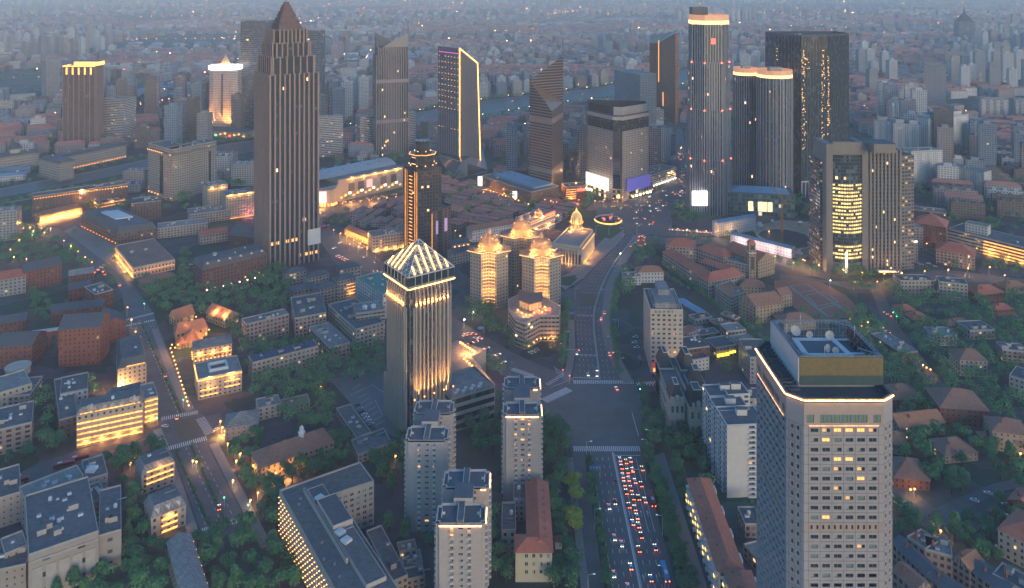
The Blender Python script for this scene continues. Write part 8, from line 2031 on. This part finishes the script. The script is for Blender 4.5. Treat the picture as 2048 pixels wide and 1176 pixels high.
tzone([(925,605),(980,620),(1000,660),(1020,690),(1060,690),(1060,715),(1020,700),(950,650)],36,1,1.4); tzone([(1120,590),(1145,600),(1150,690),(1125,750),(1118,690),(1130,640)],26,.9,1.3,'roadside tree'); tzone([(930,705),(1020,740),(1015,760),(960,745)],16,1,1.3)
tline(pl((1230,705),(1225,640),(1232,590)),5.5,.9,'verge tree of the curved avenue'); tzone([(1233,545),(1270,545),(1262,600),(1235,600)],22,1,1.6,'big dark tree at the bend'); tline(pl((1240,760),(1232,700)),6,.8,'verge tree of the curved avenue')
tzone([(1265,500),(1300,475),(1330,480),(1320,500),(1300,530),(1275,540)],24,.9,1.3); tline(pl((1300,510),(1345,550),(1400,592),(1440,625),(1500,665),(1560,720)),6,.9,'lane tree along the school wall',False); tline(pl((1310,545),(1400,600),(1470,650)),7,.8,'lane tree opposite the school',False)
tzone([(1380,470),(1470,478),(1500,505),(1450,500),(1390,490)],18,.9,1.3); tzone([(1550,505),(1640,540),(1700,545),(1760,560),(1760,600),(1700,585),(1610,550),(1550,530)],60,1,1.5,'street tree'); tzone([(1590,610),(1630,600),(1650,650),(1600,640)],10,.8,1.2)
tzone([(1640,640),(1745,620),(1790,700),(1830,760),(1880,850),(1840,860),(1780,790),(1700,650)],85,1,1.5); tzone([(1760,580),(1800,590),(1900,700),(1900,800),(1850,740)],50,1,1.5)
tzone([(1780,590),(2070,590),(2070,1000),(1790,980)],330,.9,1.5,'garden tree among the villas'); tzone([(1780,1000),(1850,1060),(1800,1075)],10,.9,1.2); tzone([(1890,1065),(1950,1080),(2010,1140),(1960,1140)],20,.9,1.3); tzone([(1780,1060),(2070,1200),(2070,980),(1920,1040)],20,.8,1.2); tzone([(1505,940),(1520,960),(1520,1100),(1490,1000)],8,.8,1.1)
tzone([(1400,640),(1530,640),(1540,740),(1500,760),(1380,740)],24,.6,1.0); tzone([(1850,440),(2060,430),(2060,560),(1850,540)],30,.8,1.2)
tzone([(1600,385),(1650,385),(1650,440),(1560,440)],12); tzone([(1340,420),(1400,425),(1440,445),(1360,452)],16,.7,1.1)
tzone([(130,470),(200,515),(195,500),(150,465)],8,.7,.9); tzone([(100,380),(190,365),(180,380),(60,405),(60,395)],20,.8,1.1,'promenade tree'); tzone([(700,740),(765,700),(765,760),(720,770)],10)
for off in (8,20):
    for sd in (1,-1):
        rb=vrib(river,(sd,sd*off),(0,0)); tline(rb[:len(river)],11,.9,'river bank tree',True)
tline(pl((90,392),(170,372),(250,352),(300,345)),7,.8,'tree of the riverside promenade',False)
tzone([(1130,280),(1180,270),(1180,340),(1130,330)],14); tzone([(1235,330),(1245,300),(1245,380),(1235,370)],3)
# greenery scattered through the wider city
for _ in range(6500):
    y=700*math.exp(tr.random()**.85*math.log(9)); x=tr.uniform(-.68,.68)*y
    if y>1000 and free(x,y,2): s=tr.uniform(.8,1.6); TS.append((y,x,s,False,'x'))
# keep random trees out of the buildings of the wider city
BG={}
for sp in SPEC:
    c=cen(sp[3]); BG.setdefault((int(c[0]//80),int(c[1]//80)),[]).append(sp[3])
def clear(x,y):
    k=(int(x//80),int(y//80))
    return not any(inside(q,x,y) for i in(-1,0,1) for j in(-1,0,1) for q in BG.get((k[0]+i,k[1]+j),()))
TS=[t for t in TS if clear(t[1],t[0]) and inview(t[1],t[0],90)]
TS.sort(key=lambda t:t[0]); items=[]
for t in TS[:300]:
    r=tree(t[1],t[0],t[2],t[3]); 
    nm={0:'small ',1:''}.get(int(t[2]>.95),'')+t[4]; tag(r,nm,'tree','trees'); items.append((r,t[1],t[0],nm))
autolabel(items)
# the rest of the greenery, too many to count: one mass
def clumps():
    g=np.random.RandomState(9); V=[];Fc=[]; 
    for (y,x,s,_,_) in TS[300:]:
        n=150 if y<900 else 70 if y<1600 else 26; lf=(.95 if y<900 else 1.5 if y<1600 else 2.6)*s
        d=g.normal(size=(n,3)); d/=np.linalg.norm(d,axis=1)[:,None]; d[:,2]=np.abs(d[:,2])-.2; rad=g.uniform(.6,1.05,(n,1)); lob=g.uniform(-1.1,1.1,(n//8+1,3)); lob=np.repeat(lob,8,axis=0)[:n]
        c=d*rad*np.array([3.6,3.6,3.8])*s+lob*s+np.array([x,y,5.4*s]); nr=d+g.normal(size=(n,3))*.5; nr/=np.linalg.norm(nr,axis=1)[:,None]; a=np.cross(nr,g.normal(size=(n,3))); a/=np.linalg.norm(a,axis=1)[:,None]; b=np.cross(nr,a); w=lf*g.uniform(.6,1.2,(n,1))
        q=np.stack([c+a*w*.6,c+b*w*.4,c-a*w*.6,c-b*w*.4],axis=1).reshape(-1,3); k=len(V)*0; V.append(q)
    V=np.concatenate(V); nq=len(V)//4; me=bpy.data.meshes.new('woodland'); me.vertices.add(len(V)); me.vertices.foreach_set('co',V.astype(np.float32).ravel()); me.loops.add(nq*4); me.loops.foreach_set('vertex_index',np.arange(nq*4,dtype=np.int32)); me.polygons.add(nq); me.polygons.foreach_set('loop_start',np.arange(0,nq*4,4,dtype=np.int32)); me.update(calc_edges=True); me.materials.append(M_leaf)
    o=bpy.data.objects.new('woodland',me); col.objects.link(o); o['kind']='stuff'; print('leaf quads',nq)
clumps(); print('trees',len(TS))
# ================================================================ traffic
def cz(px,py,z=.0): return P(px,py,z)
NB=[(648,405,'white'),(684,418,'yellow'),(711,408,'white'),(658,450,'red'),(693,475,'yellow'),(723,468,'white'),(782,460,'yellow'),(665,502,'white'),(700,522,'white'),(738,535,'white'),(675,550,'silver'),(775,555,'black'),(714,580,'silver'),(686,600,'black'),(728,633,'black'),(760,635,'black'),(798,650,'white'),(702,682,'red'),(737,697,'silver'),(750,748,'white'),(725,785,'white'),(759,800,'silver'),(775,862,'black'),(762,945,'red'),(860,935,'silver'),(833,1120,'teal'),(712,1050,'white')]
SB=[(620,540,'red'),(618,660,'black'),(583,690,'white'),(615,875,'white'),(658,912,'white'),(610,1095,'white'),(695,1172,'white')]
it=[]
def addc(x,y,ang,c,on,detail,desc,tall=False):
    o=car(x,y,ang,c,on,detail,'',None,tall=tall); o['group']='cars on the streets'; it.append((o,x,y,c+' '+desc))
for x,y,c in NB: p=cz(1024+x/3,784+y/3+2); addc(p.x,p.y,.02,c,True,True,'car with red tail lights',tall=R.random()<.3)
for x,y,c in SB: p=cz(1024+x/3,784+y/3+2); addc(p.x,p.y,PI,c,c!='red',True,'car with headlights on',tall=R.random()<.3)
for x,y,c,a in ((388,948,'white',PI),(456,1075,'white',PI),(508,1078,'silver',PI),(508,1045,'teal',PI),(535,742,'white',-.12),(555,705,'black',-.1),(585,955,'white',.05),(628,1160,'white',.1)): p=cz(1024+x/3,392+y/3); addc(p.x,p.y,a,c,True,True,'car on the curved avenue')
for x,y in ((765,245),(782,243),(797,250),(760,268),(792,266),(760,297),(775,300),(713,302),(800,290),(770,282)): p=cz(1024+x/3,392+y/3); addc(p.x,p.y,-.35,R.choice(['white','silver','black']),True,False,'car queueing atop the avenue')
for x,y,c in ((1258,835,'silver'),(1280,830,'yellow'),(1310,830,'silver'),(1318,858,'white'),(1345,857,'white')): p=cz(512+x/3,392+y/3); addc(p.x,p.y,-2.3+PI,c,True,True,'car waiting behind the pyramid tower')
for x,y,c,a in ((505,283,'white',2.4),(470,315,'white',2.4),(490,362,'white',-.8),(510,370,'white',-.8),(525,380,'silver',-.8),(540,388,'yellow',-.8),(645,312,'red',2.4),(655,368,'silver',2.4),(722,398,'black',2.4),(715,450,'red',2.4),(740,450,'red',2.4),(745,462,'white',2.4),(430,180,'white',2.3),(620,430,'white',-.8)): p=cz(512+x/3,392+y/3); addc(p.x,p.y,a,c,True,False,'car on the wide street by the skyscraper')
for x,y,a,c,on in ((735,883,1.57,'white',0),(740,850,1.57,'white',0),(748,912,1.5,'white',0),(765,975,.1,'silver',0),(770,1000,.1,'black',0),(845,1080,0,'black',0),(862,1082,0,'silver',0),(885,1082,0,'black',0),(930,1085,0,'silver',0),(150,925,.7,'silver',0),(132,937,.7,'white',0),(110,945,.7,'white',0)): p=cz(1024+x/3,392+y/3); addc(p.x,p.y,a,c,False,False,'parked car',True)
for x,y,a,c in ((1350,722,1.2,'black'),(1388,705,1.2,'black'),(1425,680,1.2,'silver'),(1430,748,.4,'white'),(1195,808,.5,'black'),(1222,835,1.0,'silver'),(1245,855,1.0,'black'),(1290,832,1.2,'black'),(1390,940,.9,'white'),(1475,985,.9,'white'),(1240,655,.9,'white'),(1320,612,1,'white')): p=cz(1536+x/3,784+y/3); addc(p.x,p.y,a,c,False,True,'parked car in the yard')
for k in range(7): p=cz(716+k*4.3,812+k*6.2); addc(p.x,p.y,-1.0,R.choice(['white','silver','black','white']),False,False,'car in the forecourt bay row')
for k in range(6): p=cz(708+k*6,757-k*3); addc(p.x,p.y,.3,R.choice(['white','silver','black']),False,False,'car parked at the forecourt edge')
for x,y,a,c in ((1297,230,-.6,'white'),(1063,158,.3,'yellow'),(100,510,-1.2,'white'),(1315,700,.35,'red'),(1305,795,PI+.3,'white'),(990,210,1.4,'white')): p=cz(x/3,784+y/3); addc(p.x,p.y,a,c,c!='white' or y>700,True,'car by the west crossings')
for x,y,c in ((620,455,'white'),(632,472,'red'),(720,537,'silver'),(1050,695,'red'),(995,1080,'silver')): p=cz(x/3,392+y/3); addc(p.x,p.y,.3,c,True,False,'car on the west avenue')
for k in range(9): p=cz(462+k*7,584-k*2.4); addc(p.x,p.y,.5,R.choice(['white','white','silver','black']),False,False,'car parked below dark brick walls')
for k in range(7): p=cz(188+k*7,545-k*4.5); addc(p.x,p.y,.9,R.choice(['white','red','black']),True,False,'car on the north west street')
for k in range(8): p=cz(930+k*11,672+k*6.5+(k%2)*9); addc(p.x,p.y,-.9,R.choice(['white','silver','black','yellow']),True,False,'car on the road into the junction')
for k in range(5): p=cz(366+k*8,530+(k%2)*7); addc(p.x,p.y,1.2,R.choice(['white','silver']),False,False,'car in the yard beside the cream bank')
for k in range(8): p=cz(1836+k*7,527+(k*3)%8); addc(p.x,p.y,1.2,R.choice(['white','silver','black']),False,False,'car in the lot beside the lit office')
UP=[tuple(P(*q)) for q in ((1190,405),(1240,398),(1290,398),(1330,382),(1345,345),(1350,300),(1368,300),(1372,350),(1378,405),(1345,430),(1290,460),(1240,450))]
xs=[p[0] for p in UP];ys=[p[1] for p in UP];n=0
while n<62:
    x,y=R.uniform(min(xs),max(xs)),R.uniform(min(ys),max(ys))
    if inside(UP,x,y) and all(abs(x-q[1])+abs(y-q[2])>8 for q in it): addc(x,y,R.choice([.3,PI+.3,1.8,-1.2]),R.choice(['white','silver','black','yellow','white']),R.random()<.8,False,'car crossing the upper junction'); n+=1
for k in range(14): p=cz(1342+k*7,460+k*.6); addc(p.x,p.y,1.7 if k%3 else -1.4,R.choice(['white','silver']),True,False,'car in the bright queue')
for k in range(24): p=cz(645+k*6.3,412-k*.9+R.uniform(-2,2)); addc(p.x,p.y,1.4,R.choice(['white','silver','black']),R.random()<.4,False,'car in the row before the curved roof mall')
for k in range(10): p=cz(1093+k*4.6,462-k*3.3); addc(p.x,p.y,-.9,R.choice(['white','silver','black']),False,False,'car in the lot beside the concert hall')
for k in range(12): p=cz(440+k*6,306+k*3.2); addc(p.x,p.y,R.choice([-2.2,.9]),'white',True,False,'car on the river bridge')
for x,y in ((1764,655),(1772,628),(1778,632),(1775,665)): p=cz(x,y); addc(p.x,p.y,.3,'black',True,False,'car on the tree lined street')
autolabel(it)
p=cz(1304,1003); bus(p.x,p.y,.02,(.33,.04,.035),'red bus waiting in the kerb lane of the avenue'); p=cz(1330,1150); bus(p.x,p.y,.04,(.03,.22,.42),'blue bus in the kerb lane at the bottom edge')
for x,y,a,l in ((36,967,-1.15,'long red bus closest to the west edge'),(128,934,-1.15,'red bus on the west street behind the theatre'),(158,922,-1.15,'red bus nearest the banded lit office'),): p=cz(x,y); bus(p.x,p.y,a,(.33,.04,.035),l,False)
p=cz(1800,1010); bus(p.x,p.y,.6,(.5,.52,.55),'grey coach parked beside the hotel tower',False); p=cz(646,458); bus(p.x,p.y,2.4,(.33,.04,.035),'red bus on the wide street by the skyscraper')
# ================================================================ street lamps, signals, signs
M_pole=plain('pale_pole',(.42,.45,.46),.5,.1)
LMPM={}
def lamp(x,y,h=10,arm=2.5,ang=0,lit=False,desc='pale street lamp',pw=0,double=False,item=None,glowm=None):
    r=root('street_lamp',(x,y,0),desc,'street lamp','street lamps'); key=(h,arm,lit,double,glowm)
    if key not in LMPM:
        a=MB(); a.lathe((0,0),[(.16,0),(.12,h*.6),(.07,h)],M_pole,6); 
        for s_ in ((1,-1) if double else (1,)): a.bar((0,0,h-.3),(s_*arm,0,h+.2),.12,M_pole)
        b=MB(); 
        for s_ in ((1,-1) if double else (1,)):
            if lit: b.lathe((s_*arm,0),[(0,h-.55),(.6,h),(0,h+.55)],glowm or E_bulb,6)
            else: b.box((s_*arm,0),1.2,.45,h+.1,h+.3,E_cool)
        LMPM[key]=(a.mesh('pole'),b.mesh('lamp_head'))
    for n_,m in zip(('pole','lamp_head'),LMPM[key]): o=bpy.data.objects.new(n_,m); col.objects.link(o); o.parent=r
    r.rotation_euler=(0,0,ang)
    if pw: lampobj(r,(x+arm*math.cos(ang),y+arm*math.sin(ang),h-.9),pw,size=.4,colr=(1,.5,.16))
    li.append((r,x,y,desc)); return r
E_river=emis('river_lamp_glow',(1,.6,.2),6); E_cool=emis('faint_glow_lamp_head',(.6,.85,.85),.12,(.5,.55,.55)); li=[]  # avenue lamps are off; a faint glow is put into their heads
for x,y,a in ((1302,868,PI),(1294,888,PI),(1173,892,0),(1189,1032,0),(1176,1168,0),(1330,1150,PI),(1325,1045,PI)): p=cz(x,y+26); lamp(p.x,p.y,11,3,a,desc='pale street lamp arching over the avenue')
for x,y in ((1128,715),(1150,600),(1245,560),(1266,505),(1274,470),(1130,690),(1222,700),(1240,745),(1218,470),(1246,475),(1342,455),(1380,440),(1192,470),(1161,545),(1161,520)): p=cz(x,y); lamp(p.x,p.y,11,2.6,R.choice((0,PI)),desc='grey street lamp beside the curved avenue')
for x,y in ((38,370),(148,410),(205,392),(250,443),(300,425),(450,458),(560,472),(515,527),(650,527),(692,478),(797,472),(765,522),(935,462),(1077,452),(1196,442),(1325,437),(1415,487)): p=cz(1536+x/3,392+y/3+12); lamp(p.x,p.y,8,1,0,True,'glowing orange street lamp',700)
for x,y in ((1532,495),(1461,465),(1434,468),(1536,470),(1608,530)): p=cz(x,y+8); lamp(p.x,p.y,9,1,0,True,'glowing orange lamp at the building site',900)
for x,y in ((1156,350),(1156,410),(1236,400),(1112,375),(1348,355),(1362,300)): p=cz(x,y+8); lamp(p.x,p.y,12,1,0,True,'bright orange lamp at the upper junction',1800)
for k in range(15): p=P(341+k*2.6,700+k*8.2); lamp(p.x,p.y,1.5,.01,0,True,'garden lamp in the row beside the west avenue',0)
for x,y in ((38,485),(66,467),(96,505),(52,524),(20,505),(10,440),(27,520),(60,460),(88,470)): p=cz(x,y+5); lamp(p.x,p.y,6,.5,0,True,'park lamp among trees at the west edge',300)
for x,y in ((440,850),(444,862),(450,870),(470,905),(480,915),(505,940),(550,955),(565,935),(575,945),(472,930),(455,895),(510,938),(520,950),(260,935),(272,931),(640,780),(790,920),(776,830),(392,932),(385,930),(465,970),(500,1010),(515,995)): p=cz(x,y+6); lamp(p.x,p.y,4.5,.3,0,True,'garden lamp glowing between the crowns',250)
for x,y in ((1765,1005),(1820,988),(1828,987),(1870,1066),(1880,1072),(1940,1140),(2040,915),(1700,640),(1722,655),(1735,648),(1970,1150),(1845,735),(1852,740),(1860,744)): p=cz(x,y+8); lamp(p.x,p.y,5,.4,0,True,'yellow lamp in the villa quarter',250)
for x,y in ((928,655),(945,640),(1240,520),(1395,545),(1660,575)): p=cz(x,y); lamp(p.x,p.y,7,.4,0,True,'lamp at the kerb',300,glowm=E_white)
rb=[vrib(river,(1,5),(0,0))[:len(river)],vrib(river,(-1,-5),(0,0))[:len(river)]]
for line in rb:
    for a,b in zip(line,line[1:]):
        a=Vector(a);b=Vector(b)
        for k in range(int((b-a).length/30)):
            q=a.lerp(b,(k+.5)/max(1,int((b-a).length/30)))
            if inview(q.x,q.y,0) and q.y<3200 and R.random()<.8: lamp(q.x,q.y,7,.4,0,True,'small river promenade lamp',0,glowm=E_river)
for q0,q1,n_ in (((640,425),(800,404),9),((690,500),(760,520),4),((905,470),(935,500),3),((960,395),(1055,402),7),((1060,405),(1130,420),6),((1300,395),(1345,350),5),((560,372),(500,345),5),((265,470),(330,490),0),((0,470),(110,470),6),((190,545),(120,490),5),((400,575),(530,560),5),((1180,415),(1290,400),6),((1345,470),(1440,478),5),((1840,500),(2040,520),8),((1100,455),(1130,430),3),((660,470),(740,512),6),((250,620),(282,720),4)):
    for k in range(n_): t=(k+.5)/n_; p=cz(q0[0]+(q1[0]-q0[0])*t,q0[1]+(q1[1]-q0[1])*t); lamp(p.x,p.y,8,.5,0,True,'warm street lamp',350 if k%2 else 0)
autolabel(li)
def signal(x,y,ang,colr,arm=0,desc='traffic light'):
    r=Bld('traffic_light',desc,'traffic light',org=(x,y,0)); a=MB(); a.lathe((x,y),[(.14,0),(.1,6.5)],M_pole,6); c,s=math.cos(ang),math.sin(ang)
    if arm: a.bar((x,y,6.3),(x+arm*c,y+arm*s,6.5),.2,M_pole)
    r.part('pole',a); b=MB(); hx,hy=x+arm*c,y+arm*s; b.box((hx,hy),.5,.4,5.2,6.6,M_dark); r.part('housing',b); l=MB(); l.lathe((hx,hy-.5),[(0,5.7),(.35,6),(0,6.3)],colr,8); r.part('signal_lamp',l); si.append((r.r,x,y,desc))
si=[]
for x,y,c,l in ((1280,784,E_green,'green'),(1139,757,E_redb,'red'),(1126,745,E_redb,'red'),(367,806,E_green,'green'),(315,842,E_green,'green'),(449,1005,E_green,'green'),(497,1020,E_green,'green'),(289,610,E_green,'green'),(65,470,E_green,'green'),(1793,636,E_green,'green'),(1786,628,E_green,'green'),(1922,1128-10,E_green,'green'),(1381,295,E_green,'green'),(1371,330,E_green,'green')): p=cz(x,y+10); signal(p.x,p.y,0,c,0,'traffic light showing '+l)
p=cz(1241,720); signal(p.x,p.y,PI,E_redb,6,'red signal on an arm over the curved avenue'); p=cz(1128,715); signal(p.x,p.y,0,E_redb,12,'long signal arm before the wide junction'); p=cz(1291,960); signal(p.x,p.y,PI,E_redb,8,'signal arm over the waiting cars')
autolabel(si)
def rsign(x,y,w,h,z,desc,ang=0):
    p=cz(x,y); s=Bld('direction_sign',desc,'road sign',org=(p.x,p.y,0)); a=MB(); a.lathe(p,[(.15,0),(.12,z+h)],M_pole,6); a.bar((p.x,p.y,z+h*.5),(p.x-w*.5,p.y,z+h*.5),.15,M_pole); s.part('pole',a); b=MB(); b.box((p.x-w*.6,p.y-.2),w,.15,z,z+h,M_sblue); s.part('sign_panel',b)
    m=MB(); 
    for k in range(3): m.bar((p.x-w*1.0+k*w*.3,p.y-.3,z+h*.65),(p.x-w*.82+k*w*.3,p.y-.3,z+h*.65),.08,M_paint,.3); m.bar((p.x-w*1.0+k*w*.3,p.y-.3,z+h*.3),(p.x-w*.88+k*w*.3,p.y-.3,z+h*.3),.08,M_paint,.25)
    s.part('sign_lettering',m)
M_sblue=plain('sign_blue',(.03,.17,.40),.5,.1)
rsign(1150,640,6,2.8,5,'blue direction sign beside the curved corner building'); rsign(1237,655,7,3,5,'blue direction sign over the verge of the curved avenue'); rsign(1200,957,6,2.8,5,'blue direction sign left of the waiting cars'); rsign(968,668,5,2.6,4,'blue direction sign near the domed towers')
# fence on the curved median
s=Bld('median_fence','low white fence running along the middle of the curved avenue','fence',org=(med[0].x,med[0].y,0)); a=MB(); mm=[m for m in med[2:-2]]
for p,q in zip(mm,mm[1:]): a.bar((*p,1.0),(*q,1.0),.12,M_slab); a.bar((*p,.45),(*q,.45),.1,M_slab); 
s.part('rail',a); a=MB()
for p,q in zip(mm,mm[1:]):
    n=max(1,int((q-p).length/2.5))
    for k in range(n): t=p.lerp(q,k/n); a.bar((*t,0),(*t,1.1),.12,M_slab)
s.part('posts',a,kind='stuff')
# west avenue planted medians
for a_,b_ in (((284,650),(362,826)),((352,905),(424,1062)),((382,892),(452,1048))):
    A,B=P(*a_),P(*b_); n=int((B-A).length/5); m=MB()
    d=(B-A).normalized(); q=Vector((-d.y,d.x))*.7; m.prism(ccw([A-q,B-q,B+q,A+q]),0,.2,M_lawn); o=m.build('planted_median'); o['kind']='structure'
    its=[]
    for k in range(n):
        t=A.lerp(B,(k+.5)/n)
        if k%3==0: r=tree(t.x,t.y,.42); tag(r,'small median tree','tree','small trees on the planted medians'); its.append((r,t.x,t.y,'small tree on the %s planted median'%{284:'upper',352:'outer',382:'inner'}[a_[0]]))
    autolabel(its)
# ring of light round the sunken garden by the concert hall
s=Bld('sunken_garden','oval sunken garden outlined by a yellow light ring','plaza feature',org=(*P(1214,446),0)); c=P(1216,440); m=MB(); pts=[(c.x+17*math.cos(t),c.y+20*math.sin(t)) for t in [2*PI*k/24 for k in range(24)]]; m.ring(pts,0,1.4,1.2,M_cream); s.part('rim',m); m=MB()
for k in range(12,23): m.bar((pts[k][0],pts[k][1]-.4,1.2),(pts[k+1][0],pts[k+1][1]-.4,1.2),1.0,E_gold2)
s.part('light_ring',m); m=MB()
for k in range(7): q=(c.x+R.uniform(-9,9),c.y+R.uniform(-10,10)); m.box(q,2.5,2.5,.1,2.6,(E_red,E_blue,M_dark,M_unit)[k%4])
s.part('stalls',m,kind='stuff')
# lights twinkling far away
E_far=emis('distant_orange_light',(1,.40,.14),8); E_farr=emis('distant_red_light',(1,.10,.06),5); m=MB(); rg=random.Random(3)
for k in range(620):
    y=1500*math.exp(rg.random()*math.log(8)); x=rg.uniform(-.65,.65)*y
    if k%3: x=round(x/700)*700+rg.gauss(0,50)+.25*(y%700); 
    r=y/1575*.5*rg.choice([.45,.5,.6,.8,1.4]); z=rg.uniform(6,30); m.lathe((x,y),[(0,z-r),(r*1.3,z),(0,z+r)],E_farr if k%6==0 else E_far,5)
for k in range(34):
    y=1700*math.exp(rg.random()*math.log(6)); x=rg.uniform(-.6,.6)*y; a=rg.choice([.1,.3,1.2,1.7,-.4]); 
    for j in range(rg.randint(6,26)): d_=j*y*.012; q=(x+d_*math.cos(a)*1.0,y+d_*math.sin(a)); r=y/1575*.42*rg.uniform(.7,1.3); m.lathe(q,[(0,9-r),(r*1.3,9),(0,9+r)],E_farr if k%7==0 else E_far,5)
o=m.build('distant_street_lights',kind='stuff')
# ---------------------------------------------------------------- haze
def haze():
    x0,x1,y0,y1,z0,z1=-15000,15000,-600,24000,-1,360
    mb=MB(); mb.prism([(x0,y0),(x1,y0),(x1,y1),(x0,y1)],z0,z1,MATS['haze_air'],bot=True); o=mb.build('haze'); o['kind']='stuff'; del o['_o']
m=bpy.data.materials.new('haze_air'); m.use_nodes=True; n=m.node_tree; n.nodes.remove(n.nodes['Principled BSDF']); v=n.nodes.new('ShaderNodeVolumePrincipled'); n.links.new(v.outputs[0],n.nodes['Material Output'].inputs['Volume'])
v.inputs['Density'].default_value=1/10500; v.inputs['Color'].default_value=(.95,.95,1.0,1); v.inputs['Absorption Color'].default_value=(1,1,1,1); v.inputs['Anisotropy'].default_value=-0.2
MATS['haze_air']=m
haze()
for o in bpy.data.objects:
    for k in ('_o','_lvl'):
        if k in o: del o[k]
print('objects',len(bpy.data.objects),'script s',round(time.time()-T0,1))
